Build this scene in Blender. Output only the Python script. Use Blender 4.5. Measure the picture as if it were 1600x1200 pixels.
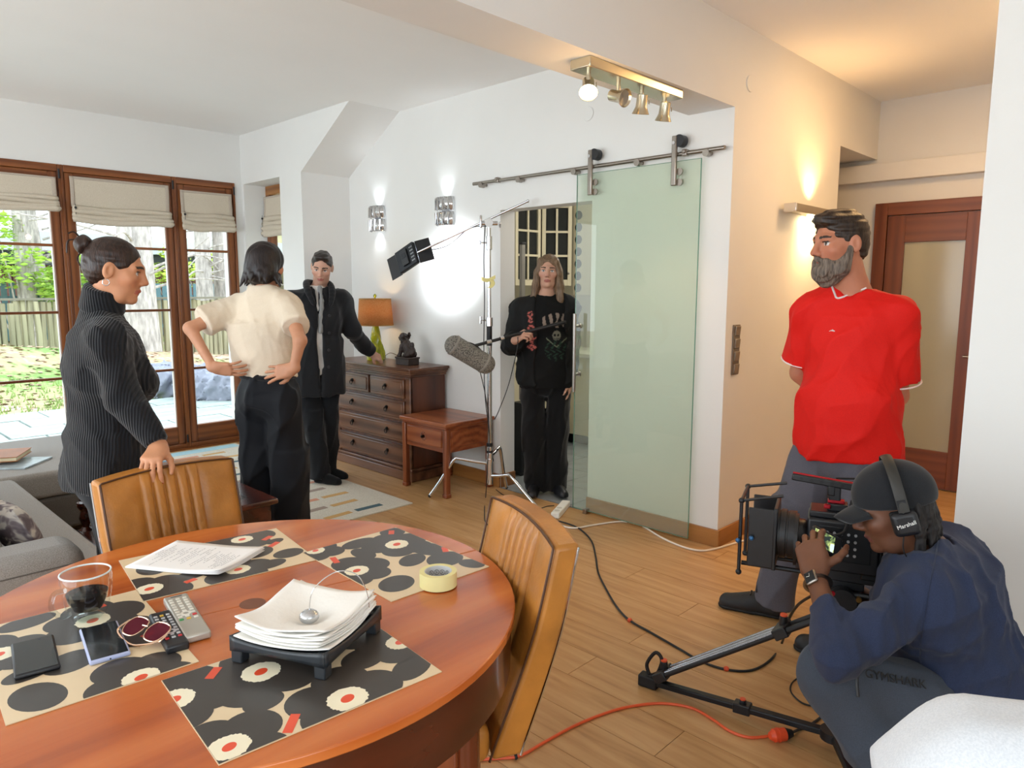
import bpy, bmesh, math, random
import numpy as np
from mathutils import Vector, Matrix, Euler

for _o in list(bpy.data.objects):
    bpy.data.objects.remove(_o)
random.seed(7)
RNG = np.random.RandomState(5)
SC = bpy.context.scene
COL = SC.collection
R = math.radians

# ------------------------------------------------------------------ camera
YAW, PITCH, ROLL, FPX, EYE = 0.771144912, -0.133830733, 0.00185907, 1117.01, 1.52
_f = np.array([math.cos(PITCH) * math.cos(YAW), math.cos(PITCH) * math.sin(YAW), math.sin(PITCH)])
_r = np.array([math.sin(YAW), -math.cos(YAW), 0.0])
_u = np.cross(_r, _f)
CR = math.cos(ROLL) * _r + math.sin(ROLL) * _u
CU = -math.sin(ROLL) * _r + math.cos(ROLL) * _u
CF = _f
CC = np.array([0.0, 0.0, EYE])
cam_data = bpy.data.cameras.new('camera')
cam_data.sensor_width = 36.0
cam_data.lens = FPX / 1600 * 36.0
cam_data.clip_start = 0.05
cam_data.clip_end = 200
cam = bpy.data.objects.new('camera', cam_data)
cam.matrix_world = Matrix(((CR[0], CU[0], -CF[0], 0), (CR[1], CU[1], -CF[1], 0), (CR[2], CU[2], -CF[2], EYE), (0, 0, 0, 1)))
COL.objects.link(cam)
SC.camera = cam

# ------------------------------------------------------------------ daylight and exposure
SC.view_settings.view_transform = 'Standard'
SC.view_settings.look = 'None'
SC.view_settings.exposure = 0.15
SC.view_settings.gamma = 1.0
SC.view_settings.use_curve_mapping = False
world = bpy.data.worlds.new('overcast_sky')
SC.world = world
world.use_nodes = True
_nt = world.node_tree
_nt.nodes.clear()
_out = _nt.nodes.new('ShaderNodeOutputWorld')
_bg = _nt.nodes.new('ShaderNodeBackground')
_tc = _nt.nodes.new('ShaderNodeTexCoord')
_no = _nt.nodes.new('ShaderNodeTexNoise')
_no.inputs['Scale'].default_value = 3.0
_no.inputs['Detail'].default_value = 4.0
_rp = _nt.nodes.new('ShaderNodeValToRGB')
_rp.color_ramp.elements[0].position = 0.3
_rp.color_ramp.elements[0].color = (0.70, 0.86, 1.0, 1)
_rp.color_ramp.elements[1].position = 0.7
_rp.color_ramp.elements[1].color = (0.92, 0.97, 1.0, 1)
_nt.links.new(_tc.outputs['Generated'], _no.inputs['Vector'])
_nt.links.new(_no.outputs['Fac'], _rp.inputs['Fac'])
_nt.links.new(_rp.outputs['Color'], _bg.inputs['Color'])
_bg.inputs['Strength'].default_value = 3.6
_nt.links.new(_bg.outputs['Background'], _out.inputs['Surface'])


def area_light(name, loc, direction, sx, sy, power, color, spread=180):
    d = bpy.data.lights.new(name, 'AREA')
    d.shape = 'RECTANGLE'
    d.size, d.size_y = sx, sy
    d.energy = power
    d.color = color
    d.spread = R(spread)
    o = bpy.data.objects.new(name, d)
    o.location = loc
    o.rotation_euler = Vector(direction).to_track_quat('-Z', 'Y').to_euler()
    COL.objects.link(o)
    return o


# daylight coming in through the garden windows of the side wall and the back wall, outside the glass
area_light('daylight_side_windows', (-2.75, 4.0, 1.45), (1, 0, -0.05), 3.6, 2.2, 66, (0.97, 0.98, 0.98))
area_light('daylight_back_windows', (-0.9, -2.55, 1.5), (0, 1, -0.05), 2.2, 1.9, 24, (0.94, 0.97, 1.0))
SC.cycles.max_bounces = 8
SC.cycles.diffuse_bounces = 4
SC.cycles.transparent_max_bounces = 12
SC.cycles.sample_clamp_indirect = 6.0


# ------------------------------------------------------------------ helpers: places
def ray(x, y):
    return CF + CR * (x - 800) / FPX - CU * (y - 600) / FPX


def at(x, y, t):
    """a point of the room seen at pixel (x, y), t metres deep"""
    return CC + ray(x, y) * t


def atz(x, y, z=0.0):
    d = ray(x, y)
    return CC + d * (z - EYE) / d[2]


def atx(x, y, X):
    d = ray(x, y)
    return CC + d * X / d[0]


def aty(x, y, Y):
    d = ray(x, y)
    return CC + d * Y / d[1]


def unit(v):
    v = np.asarray(v, float)
    return v / (np.linalg.norm(v) + 1e-12)


# ------------------------------------------------------------------ helpers: materials
MATS = {}


def _nodes(name):
    m = bpy.data.materials.new(name)
    m.use_nodes = True
    nt = m.node_tree
    b = nt.nodes.get('Principled BSDF')
    return m, nt, b


def _coord(nt, scale=(1, 1, 1), rot=(0, 0, 0), src='Object'):
    tc = nt.nodes.new('ShaderNodeTexCoord')
    mp = nt.nodes.new('ShaderNodeMapping')
    mp.inputs['Scale'].default_value = scale
    mp.inputs['Rotation'].default_value = rot
    nt.links.new(tc.outputs[src], mp.inputs['Vector'])
    return mp.outputs['Vector']


def _ramp(nt, fac, stops):
    rp = nt.nodes.new('ShaderNodeValToRGB')
    el = rp.color_ramp.elements
    el[0].position, el[0].color = stops[0][0], (*stops[0][1], 1)
    el[1].position, el[1].color = stops[-1][0], (*stops[-1][1], 1)
    for p, c in stops[1:-1]:
        e = el.new(p)
        e.color = (*c, 1)
    nt.links.new(fac, rp.inputs['Fac'])
    return rp.outputs['Color']


def _noise(nt, vec, scale, detail=3, rough=0.55, dist=0.0):
    n = nt.nodes.new('ShaderNodeTexNoise')
    n.inputs['Scale'].default_value = scale
    n.inputs['Detail'].default_value = detail
    n.inputs['Roughness'].default_value = rough
    n.inputs['Distortion'].default_value = dist
    nt.links.new(vec, n.inputs['Vector'])
    return n.outputs['Fac']


def _bump(nt, b, h, strength, dist=0.01):
    bp = nt.nodes.new('ShaderNodeBump')
    bp.inputs['Strength'].default_value = strength
    bp.inputs['Distance'].default_value = dist
    nt.links.new(h, bp.inputs['Height'])
    nt.links.new(bp.outputs['Normal'], b.inputs['Normal'])


def srgb(h):
    h = h.lstrip('#')
    c = [int(h[i:i + 2], 16) / 255 for i in (0, 2, 4)]
    return tuple(x / 12.92 if x <= 0.04045 else ((x + 0.055) / 1.055) ** 2.4 for x in c)


def _c(c):
    return srgb(c) if isinstance(c, str) else tuple(c)


def plain(name, color, rough=0.5, metal=0.0, spec=0.5, vary=0.06, scale=8.0, bump=0.0, bscale=60.0, coat=0.0, sheen=0.0, stretch=(1, 1, 1)):
    """one colour with a slight mottling and a fine relief"""
    if name in MATS:
        return MATS[name]
    c = np.array(_c(color))
    m, nt, b = _nodes(name)
    v = _coord(nt, stretch)
    f = _noise(nt, v, scale, 3)
    col = _ramp(nt, f, [(0.3, tuple(np.clip(c * (1 - vary), 0, 1))), (0.7, tuple(np.clip(c * (1 + vary), 0, 1)))])
    nt.links.new(col, b.inputs['Base Color'])
    b.inputs['Roughness'].default_value = rough
    b.inputs['Metallic'].default_value = metal
    b.inputs['Specular IOR Level'].default_value = spec
    b.inputs['Coat Weight'].default_value = coat
    b.inputs['Coat Roughness'].default_value = 0.12
    b.inputs['Sheen Weight'].default_value = sheen
    if bump:
        _bump(nt, b, _noise(nt, v, bscale, 4), bump)
    MATS[name] = m
    return m


def wood(name, dark, mid, light, axis=1, rough=0.35, scale=1.0, coat=0.0, bump=0.08, ring=9.0, per_object=0.0, wave=0.35):
    """grain running along one axis"""
    if name in MATS:
        return MATS[name]
    m, nt, b = _nodes(name)
    st = [9.0 * scale] * 3
    st[axis] = 0.8 * scale
    v = _coord(nt, tuple(st))
    if per_object:
        oi = nt.nodes.new('ShaderNodeObjectInfo')
        ad = nt.nodes.new('ShaderNodeVectorMath')
        ad.operation = 'ADD'
        ml = nt.nodes.new('ShaderNodeVectorMath')
        ml.operation = 'SCALE'
        cb = nt.nodes.new('ShaderNodeCombineXYZ')
        for k in range(3):
            nt.links.new(oi.outputs['Random'], cb.inputs[k])
        nt.links.new(cb.outputs[0], ml.inputs[0])
        ml.inputs['Scale'].default_value = 37.0
        nt.links.new(v, ad.inputs[0])
        nt.links.new(ml.outputs[0], ad.inputs[1])
        v = ad.outputs[0]
    n1 = _noise(nt, v, 1.1, 5, 0.6, 0.9)
    w = nt.nodes.new('ShaderNodeTexWave')
    w.wave_type = 'RINGS'
    w.rings_direction = 'XYZ'[axis]
    w.inputs['Scale'].default_value = 0.35
    w.inputs['Distortion'].default_value = ring
    w.inputs['Detail'].default_value = 4
    w.inputs['Detail Scale'].default_value = 0.8
    nt.links.new(v, w.inputs['Vector'])
    mx = nt.nodes.new('ShaderNodeMath')
    mx.operation = 'MULTIPLY_ADD'
    nt.links.new(w.outputs['Fac'], mx.inputs[0])
    mx.inputs[1].default_value = wave
    mul = nt.nodes.new('ShaderNodeMath')
    mul.operation = 'MULTIPLY'
    nt.links.new(n1, mul.inputs[0])
    mul.inputs[1].default_value = 1.1 - wave
    nt.links.new(mul.outputs[0], mx.inputs[2])
    fac = mx.outputs[0]
    if per_object:
        a2 = nt.nodes.new('ShaderNodeMath')
        a2.operation = 'MULTIPLY_ADD'
        nt.links.new(oi.outputs['Random'], a2.inputs[0])
        a2.inputs[1].default_value = per_object
        nt.links.new(fac, a2.inputs[2])
        fac = a2.outputs[0]
    col = _ramp(nt, fac, [(0.22, _c(dark)), (0.5, _c(mid)), (0.85, _c(light))])
    nt.links.new(col, b.inputs['Base Color'])
    b.inputs['Roughness'].default_value = rough
    b.inputs['Coat Weight'].default_value = coat
    b.inputs['Coat Roughness'].default_value = 0.1
    if bump:
        _bump(nt, b, fac, bump, 0.004)
    MATS[name] = m
    return m


def fabric(name, color, color2=None, scale=420.0, rough=0.9, bump=0.25, mottled=0.12, sheen=0.15):
    if name in MATS:
        return MATS[name]
    c = np.array(_c(color))
    c2 = np.array(_c(color2)) if color2 is not None else c * (1 - mottled)
    m, nt, b = _nodes(name)
    v = _coord(nt)
    f = _noise(nt, v, scale, 2)
    col = _ramp(nt, f, [(0.35, tuple(c2)), (0.65, tuple(c))])
    nt.links.new(col, b.inputs['Base Color'])
    b.inputs['Roughness'].default_value = rough
    b.inputs['Specular IOR Level'].default_value = 0.25
    b.inputs['Sheen Weight'].default_value = sheen
    _bump(nt, b, f, bump, 0.003)
    MATS[name] = m
    return m


def glass(name, tint=(1, 1, 1), refl=1.0, milk=0.0, milkcol=(0.8, 0.9, 0.85), rough=0.0, ior=1.45):
    """thin pane: tinted see-through with a mirror-like reflection and an optional milky share"""
    if name in MATS:
        return MATS[name]
    m, nt, b = _nodes(name)
    nt.nodes.remove(b)
    out = nt.nodes.get('Material Output')
    tr = nt.nodes.new('ShaderNodeBsdfTransparent')
    tr.inputs['Color'].default_value = (*tint, 1)
    gl = nt.nodes.new('ShaderNodeBsdfGlossy')
    gl.inputs['Roughness'].default_value = rough
    gl.inputs['Color'].default_value = (refl, refl, refl, 1)
    fr = nt.nodes.new('ShaderNodeFresnel')
    fr.inputs['IOR'].default_value = ior
    mx = nt.nodes.new('ShaderNodeMixShader')
    ge = nt.nodes.new('ShaderNodeNewGeometry')      # reflect once, at the outer face of the pane
    iv = nt.nodes.new('ShaderNodeMath')
    iv.operation = 'SUBTRACT'
    iv.inputs[0].default_value = 1.0
    nt.links.new(ge.outputs['Backfacing'], iv.inputs[1])
    ml = nt.nodes.new('ShaderNodeMath')
    ml.operation = 'MULTIPLY'
    nt.links.new(fr.outputs[0], ml.inputs[0])
    nt.links.new(iv.outputs[0], ml.inputs[1])
    nt.links.new(ml.outputs[0], mx.inputs[0])
    first = tr.outputs[0]
    if milk:
        df = nt.nodes.new('ShaderNodeBsdfDiffuse')
        df.inputs['Color'].default_value = (*milkcol, 1)
        m2 = nt.nodes.new('ShaderNodeMixShader')
        m2.inputs[0].default_value = milk
        nt.links.new(tr.outputs[0], m2.inputs[1])
        nt.links.new(df.outputs[0], m2.inputs[2])
        first = m2.outputs[0]
    nt.links.new(first, mx.inputs[1])
    nt.links.new(gl.outputs[0], mx.inputs[2])
    nt.links.new(mx.outputs[0], out.inputs['Surface'])
    MATS[name] = m
    return m


def glow(name, color, strength):
    if name in MATS:
        return MATS[name]
    m, nt, b = _nodes(name)
    b.inputs['Base Color'].default_value = (*_c(color), 1)
    b.inputs['Emission Color'].default_value = (*_c(color), 1)
    b.inputs['Emission Strength'].default_value = strength
    MATS[name] = m
    return m


def vcol(name, rough=0.6, spec=0.3, bump=0.0, bscale=300.0, sss=0.0, sheen=0.0, vary=0.0, vscale=40.0):
    """colour stored with the surface points (skin and lips, printed cloth)"""
    if name in MATS:
        return MATS[name]
    m, nt, b = _nodes(name)
    a = nt.nodes.new('ShaderNodeAttribute')
    a.attribute_name = 'col'
    src = a.outputs['Color']
    if vary:
        mx = nt.nodes.new('ShaderNodeMix')
        mx.data_type = 'RGBA'
        mx.blend_type = 'MULTIPLY'
        mx.inputs[0].default_value = 1.0
        nz = _ramp(nt, _noise(nt, _coord(nt), vscale, 3), [(0.3, (1 - vary,) * 3), (0.7, (1, 1, 1))])
        nt.links.new(src, mx.inputs[6])
        nt.links.new(nz, mx.inputs[7])
        src = mx.outputs[2]
    nt.links.new(src, b.inputs['Base Color'])
    b.inputs['Roughness'].default_value = rough
    b.inputs['Specular IOR Level'].default_value = spec
    b.inputs['Subsurface Weight'].default_value = sss
    b.inputs['Subsurface Radius'].default_value = (0.012, 0.005, 0.003)
    b.inputs['Sheen Weight'].default_value = sheen
    if bump:
        _bump(nt, b, _noise(nt, _coord(nt), bscale, 3), bump, 0.002)
    MATS[name] = m
    return m


# ------------------------------------------------------------------ helpers: things
def tag(o, label=None, cat=None, group=None, kind=None):
    if label:
        o['label'] = label
    if cat:
        o['category'] = cat
    if group:
        o['group'] = group
    if kind:
        o['kind'] = kind
    return o


def thing(name, label, cat, loc=(0, 0, 0), rotz=0.0, group=None, kind=None):
    o = bpy.data.objects.new(name, None)
    o.empty_display_size = 0.1
    o.location = tuple(float(x) for x in loc)
    o.rotation_euler = (0, 0, rotz)
    COL.objects.link(o)
    tag(o, label, cat, group, kind)
    return o


def copy_tree(o, parent=None):
    c = o.copy()
    COL.objects.link(c)
    c.parent = parent
    for ch in [x for x in bpy.data.objects if x.parent == o]:
        copy_tree(ch, c)
    return c


def rootloc(p):
    while p.parent is not None:
        p = p.parent
    return np.array(p.location)


def frame(z, x=None):
    """3x3 with columns X, Y, Z; Z along z"""
    z = unit(z)
    x = np.array([1.0, 0, 0]) if x is None else np.asarray(x, float)
    if abs(np.dot(unit(x), z)) > 0.98:
        x = np.array([0, 1.0, 0])
    y = unit(np.cross(z, x))
    x = np.cross(y, z)
    return np.stack([x, y, z], axis=1)


def rz(a):
    return np.array([[math.cos(a), -math.sin(a), 0], [math.sin(a), math.cos(a), 0], [0, 0, 1.0]])


def rx(a):
    return np.array([[1.0, 0, 0], [0, math.cos(a), -math.sin(a)], [0, math.sin(a), math.cos(a)]])


def ry(a):
    return np.array([[math.cos(a), 0, math.sin(a)], [0, 1.0, 0], [-math.sin(a), 0, math.cos(a)]])


def spline(pts, n=8, closed=False):
    """Catmull-Rom through the points"""
    p = np.asarray(pts, float)
    out = []
    m = len(p)
    seg = m if closed else m - 1
    for i in range(seg):
        if closed:
            a, b, c, d = p[(i - 1) % m], p[i], p[(i + 1) % m], p[(i + 2) % m]
        else:
            a, b, c, d = p[max(i - 1, 0)], p[i], p[i + 1], p[min(i + 2, m - 1)]
        for k in range(n):
            t = k / n
            out.append(0.5 * ((2 * b) + (c - a) * t + (2 * a - 5 * b + 4 * c - d) * t * t + (3 * b - a - 3 * c + d) * t ** 3))
    if not closed:
        out.append(p[-1])
    return np.array(out)


class MB:
    """collects simple shapes for ONE mesh"""

    def __init__(self):
        self.v, self.f, self.mi, self.m = [], [], [], 0

    def add(self, verts, faces):
        o = len(self.v)
        self.v += [tuple(map(float, p)) for p in verts]
        self.f += [tuple(i + o for i in f) for f in faces]
        self.mi += [self.m] * len(faces)
        return self

    def box(self, c, s, rot=None, taper=(1, 1)):
        x, y, z = (k / 2 for k in s)
        tx, ty = taper
        p = np.array([(-x, -y, -z), (x, -y, -z), (x, y, -z), (-x, y, -z), (-x * tx, -y * ty, z), (x * tx, -y * ty, z), (x * tx, y * ty, z), (-x * tx, y * ty, z)])
        if rot is not None:
            p = p @ np.asarray(rot).T
        return self.add(p + np.asarray(c), [(3, 2, 1, 0), (4, 5, 6, 7), (0, 1, 5, 4), (1, 2, 6, 5), (2, 3, 7, 6), (3, 0, 4, 7)])

    def span(self, lo, hi):
        lo, hi = np.asarray(lo, float), np.asarray(hi, float)
        return self.box((lo + hi) / 2, hi - lo)

    def tube(self, pts, r, n=8, caps=True, flat=1.0, up=None):
        pts = np.asarray(pts, float)
        m = len(pts)
        rr = np.full(m, r, float) if np.isscalar(r) else np.asarray(r, float)
        tan = np.gradient(pts, axis=0) if m > 2 else np.repeat([pts[1] - pts[0]], 2, 0)
        ref = np.array([0, 0, 1.0]) if up is None else np.asarray(up, float)
        if up is None and abs(unit(tan[0])[2]) > 0.9:
            ref = np.array([1.0, 0, 0])
        vs, prev = [], None
        for i in range(m):
            t = unit(tan[i])
            s = np.cross(t, ref if prev is None else np.cross(prev, t))
            if np.linalg.norm(s) < 1e-6:
                s = np.cross(t, [0.3, 0.7, 0.2])
            s = unit(s)
            if prev is not None and np.dot(s, prev) < 0:
                s = -s
            w = np.cross(s, t)
            prev = s
            for k in range(n):
                a = 2 * math.pi * k / n
                vs.append(pts[i] + rr[i] * (math.cos(a) * s + flat * math.sin(a) * w))
        fs = []
        for i in range(m - 1):
            for k in range(n):
                k2 = (k + 1) % n
                fs.append((i * n + k, i * n + k2, (i + 1) * n + k2, (i + 1) * n + k))
        if caps:
            fs.append(tuple(range(n - 1, -1, -1)))
            fs.append(tuple((m - 1) * n + k for k in range(n)))
        return self.add(vs, fs)

    def lathe(self, prof, n=20, c=(0, 0, 0), rot=None, sx=1.0, sy=1.0, cap=True):
        vs = []
        for r, z in prof:
            for k in range(n):
                a = 2 * math.pi * k / n
                vs.append((r * math.cos(a) * sx, r * math.sin(a) * sy, z))
        m = len(prof)
        fs = [(i * n + k, i * n + (k + 1) % n, (i + 1) * n + (k + 1) % n, (i + 1) * n + k) for i in range(m - 1) for k in range(n)]
        if cap:
            fs.append(tuple(range(n - 1, -1, -1)))
            fs.append(tuple((m - 1) * n + k for k in range(n)))
        p = np.array(vs)
        if rot is not None:
            p = p @ np.asarray(rot).T
        return self.add(p + np.asarray(c), fs)

    def cyl(self, a, b, r, r2=None, n=16):
        a, b = np.asarray(a, float), np.asarray(b, float)
        L = np.linalg.norm(b - a)
        return self.lathe([(r, 0), (r if r2 is None else r2, L)], n, a, frame(b - a))

    def ball(self, c, r, n=14, m=9, rot=None):
        r = (r, r, r) if np.isscalar(r) else r
        vs = [(0, 0, -r[2])]
        for i in range(1, m):
            t = math.pi * i / m
            for k in range(n):
                a = 2 * math.pi * k / n
                vs.append((r[0] * math.sin(t) * math.cos(a), r[1] * math.sin(t) * math.sin(a), -r[2] * math.cos(t)))
        vs.append((0, 0, r[2]))
        fs = [(0, 1 + (k + 1) % n, 1 + k) for k in range(n)]
        for i in range(m - 2):
            for k in range(n):
                a, b = 1 + i * n + k, 1 + i * n + (k + 1) % n
                fs.append((a, b, b + n, a + n))
        L = len(vs) - 1
        fs += [(1 + (m - 2) * n + k, 1 + (m - 2) * n + (k + 1) % n, L) for k in range(n)]
        p = np.array(vs)
        if rot is not None:
            p = p @ np.asarray(rot).T
        return self.add(p + np.asarray(c), fs)

    def prism(self, poly, h0, h1, rot=None, c=(0, 0, 0)):
        n = len(poly)
        p = np.array([(x, y, h0) for x, y in poly] + [(x, y, h1) for x, y in poly], float)
        if rot is not None:
            p = p @ np.asarray(rot).T
        fs = [tuple(range(n - 1, -1, -1)), tuple(range(n, 2 * n))] + [(i, (i + 1) % n, n + (i + 1) % n, n + i) for i in range(n)]
        return self.add(p + np.asarray(c), fs)

    def grid(self, fn, nu, nv, thick=None):
        vs = [fn(i / nu, j / nv) for j in range(nv + 1) for i in range(nu + 1)]
        fs = [(j * (nu + 1) + i, j * (nu + 1) + i + 1, (j + 1) * (nu + 1) + i + 1, (j + 1) * (nu + 1) + i) for j in range(nv) for i in range(nu)]
        return self.add(vs, fs)

    def build(self, name, mat, parent=None, bevel=0.0, smooth=True, seg=2, solid=0.0, sub=0, local=False, flip=False, angle=40):
        me = bpy.data.meshes.new(name)
        off = np.zeros(3) if (parent is None or local) else rootloc(parent)
        me.from_pydata([tuple(np.subtract(p, off)) for p in self.v], [], self.f)
        mats = mat if isinstance(mat, (list, tuple)) else [mat]
        for k in mats:
            me.materials.append(k)
        if len(mats) > 1:
            me.polygons.foreach_set('material_index', self.mi)
        if smooth:
            me.shade_smooth()
            me.set_sharp_from_angle(angle=R(angle))
        me.update()
        o = bpy.data.objects.new(name, me)
        COL.objects.link(o)
        if parent is not None:
            o.parent = parent
        if solid:
            md = o.modifiers.new('solid', 'SOLIDIFY')
            md.thickness = solid
            md.offset = 0
        if bevel:
            md = o.modifiers.new('bevel', 'BEVEL')
            md.width = bevel
            md.segments = seg
            md.limit_method = 'ANGLE'
            md.angle_limit = R(35)
            md.harden_normals = False
        if sub:
            md = o.modifiers.new('sub', 'SUBSURF')
            md.levels = md.render_levels = sub
        return o


def text_mesh(name, body, size, mat, parent, origin, right, up, extrude=0.0006, align='CENTER'):
    """flat lettering as a mesh"""
    cu = bpy.data.curves.new(name, 'FONT')
    cu.body = body
    cu.size = size
    cu.extrude = extrude
    cu.align_x = align
    cu.align_y = 'CENTER'
    tmp = bpy.data.objects.new('lettering_tmp', cu)
    COL.objects.link(tmp)
    dg = bpy.context.evaluated_depsgraph_get()
    me = bpy.data.meshes.new_from_object(tmp.evaluated_get(dg))
    bpy.data.objects.remove(tmp)
    right, up = unit(right), unit(up)
    nrm = np.cross(right, up)
    off = rootloc(parent)
    for v in me.vertices:
        p = np.asarray(origin) + right * v.co.x + up * v.co.y + nrm * v.co.z - off
        v.co = tuple(p)
    me.materials.clear()
    me.materials.append(mat)
    o = bpy.data.objects.new(name, me)
    COL.objects.link(o)
    o.parent = parent
    return o
# ================================================================== THE ROOM
WX, WT = 3.768, 0.152          # wall with the sliding door and its thickness
HY = 1.967                     # hall wall
HX = 6.09                      # end of the hall
SX = 3.284                     # alcove wall with the small window
WY = 6.86                      # window wall
CZ, HZ, BZ = 2.965, 2.942, 2.502   # living ceiling, hall ceiling, beam underside
DY0, DY1, DZ = 2.94, 3.784, 2.081  # kitchen doorway

m_wall = plain('wall_paint', (0.755, 0.75, 0.725), 0.75, vary=0.015, scale=2.0, bump=0.04, bscale=90)
m_ceil = plain('ceiling_paint', (0.87, 0.865, 0.85), 0.8, vary=0.01, scale=2.0)
m_oak = wood('oak_floor', '#8A613A', '#B68A58', '#C89F6E', axis=1, rough=0.36, scale=1.9, bump=0.04, ring=18, wave=0.14, per_object=0.16)
m_base = wood('oak_skirting', '#7A4A22', '#96622F', '#AD7840', axis=1, rough=0.35, scale=1.4)
m_frame = wood('window_timber', '#522810', '#75401D', '#8C532A', axis=2, rough=0.35, scale=1.6)
m_framex = wood('window_timber_rail', '#522810', '#75401D', '#8C532A', axis=0, rough=0.35, scale=1.6)
m_steel = plain('brushed_steel', '#9B948C', 0.28, 1.0, vary=0.08, scale=60, stretch=(1, 1, 8))
m_chrome = plain('chrome', '#D8D8DA', 0.08, 1.0, vary=0.03)
m_black = plain('black_plastic', '#15161A', 0.42, vary=0.2, scale=30)
m_rubber = plain('black_rubber', '#101012', 0.65, vary=0.15)
m_pane = glass('window_pane', (0.97, 0.99, 0.99), 0.7)
m_white = plain('white_plastic', '#E8E4DA', 0.4, vary=0.03)


def struct(name, mb, mat, label, cat, parent=None, bevel=0.0):
    o = mb.build(name, mat, parent, bevel=bevel, smooth=False)
    if parent is None:
        tag(o, label, cat, kind='structure')
    return o


# floor: sub floor slab with single oak planks on it
m_sub = plain('sub_floor', '#5A4028', 0.7)
floor = struct('floor', MB().span((-2.6, -2.4, -0.12), (HX + 0.1, WY + 0.1, -0.012)), m_sub, 'warm oak plank floor of the living room and the hall', 'floor')
PW = 0.188
meshes = {}


def plank(x0, y0, y1, w=PW):
    key = (round(w, 3), round(y1 - y0, 3))
    if key not in meshes:
        o = MB().box((0, 0, -0.006), (w - 0.0022, y1 - y0 - 0.0022, 0.012)).build('plank', m_oak, floor, smooth=False, local=True)
        meshes[key] = o.data
    else:
        o = bpy.data.objects.new('plank', meshes[key])
        COL.objects.link(o)
        o.parent = floor
    o.location = (x0 + w / 2, (y0 + y1) / 2, random.uniform(-0.0003, 0.0003))


xs = -2.45
row = 0
while xs < HX - 0.01:
    w = min(PW, HX - xs)
    top = WY if xs + w / 2 < SX else (5.735 if xs + w / 2 < WX else HY)
    if xs + w / 2 > WX and xs + w / 2 > 5.32:
        top = 2.7
    y = -2.3 + random.uniform(-1.6, 0)
    while y < top - 0.02:
        L = random.choice((1.5, 1.8, 2.1))
        a, b = max(y, -2.3), min(y + L, top)
        if top - b < 0.25:
            b = top
        if b - a > 0.02:
            plank(xs, a, b, w)
        y = b
    xs += w
    row += 1

# kitchen floor with single slate tiles
kf = struct('floor_kitchen', MB().span((WX + 0.001, 2.3, -0.1), (7.4, 6.2, -0.014)), plain('grout', '#6A6C6C', 0.8), 'grey stone tiled kitchen floor behind the doorway', 'floor')
m_slate = plain('slate_tile', '#8F9496', 0.3, vary=0.25, scale=5, bump=0.06, bscale=20)
tile_mesh = None
for i in range(8):
    for j in range(9):
        x, y = WX + 0.004 + 0.2 + i * 0.41, 2.5 + j * 0.41
        if x > 5.5 and y < 2.9:
            continue
        if tile_mesh is None:
            o = MB().box((0, 0, -0.007), (0.404, 0.404, 0.014)).build('floor_tile', m_slate, kf, smooth=False, local=True)
            tile_mesh = o.data
        else:
            o = bpy.data.objects.new('floor_tile', tile_mesh)
            COL.objects.link(o)
            o.parent = kf
        o.location = (x, y, 0)

# ceilings and beam
struct('ceiling', MB().span((-2.6, 2.25, CZ), (WX + 0.2, WY + 0.3, CZ + 0.15)), m_ceil, 'white ceiling above the living room', 'ceiling')
struct('ceiling_hall', MB().span((-2.6, -2.4, HZ), (HX + 0.2, HY + 0.01, HZ + 0.17)), m_ceil, 'white ceiling on the hall side of the beam', 'ceiling')
struct('ceiling_beam', MB().span((-2.6, HY, BZ), (WX, 2.253, CZ + 0.15)), m_wall, 'white plastered beam across the ceiling carrying the spotlight bar', 'beam')

# walls
w = MB()
w.span((WX, HY, 0), (WX + WT, DY0, CZ + 0.1)).span((WX, DY0, DZ), (WX + WT, DY1, CZ + 0.1)).span((WX, DY1, 0), (WX + WT, 5.74, CZ + 0.1))
struct('wall_right', w, m_wall, 'white wall with the kitchen doorway and the sliding glass door', 'wall')
w = MB()
w.span((WX + WT, HY, 0), (5.325, 2.253, HZ + 0.1)).span((5.325, HY, 2.51), (HX, 2.253, HZ + 0.1))
struct('wall_hall', w, m_wall, 'white hall wall with the light switches and the long wall lamp', 'wall')
struct('wall_hall_end', MB().span((HX, 0.4, 0), (HX + 0.15, 2.9, HZ + 0.1)), m_wall, 'white wall at the end of the hall around the brown door', 'wall')
struct('wall_hall_niche', MB().span((5.2, 2.72, 0), (HX + 0.01, 2.8, 2.7)).span((5.25, 2.253, 0), (5.325, 2.72, 2.7)).span((5.25, 2.253, 2.62), (HX, 2.8, 2.7)), m_wall, 'white walls of the side passage off the hall', 'wall')
struct('wall_near', MB().span((2.95, -2.3, 0), (3.12, 0.602, HZ + 0.1)).span((3.12, 0.4, 0), (HX + 0.1, 0.602, HZ + 0.1)), m_wall, 'white wall end beside the crouching camera operator', 'wall')
# alcove: wall with the sloped top and the small window
w = MB()
prof = [(5.735, 0.0), (6.112, 0.0), (6.112, CZ + 0.05), (4.90, CZ + 0.05), (4.968, CZ), (5.735, 2.508)]
n = len(prof)
w.add([(SX, y, z) for y, z in prof] + [(WX + 0.02, y, z) for y, z in prof],
      [tuple(range(n - 1, -1, -1)), tuple(range(n, 2 * n))] + [(i, (i + 1) % n, n + (i + 1) % n, n + i) for i in range(n)])
w.span((SX, 6.112, 2.505), (SX + 0.30, WY + 0.14, CZ + 0.05)).span((SX, 6.112, 0), (SX + 0.30, WY + 0.14, 0.9)).span((SX, 6.815, 0.9), (SX + 0.30, WY + 0.14, 2.505))
struct('wall_alcove', w, m_wall, 'white wall corner with a sloping top beside the small window', 'wall')
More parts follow.
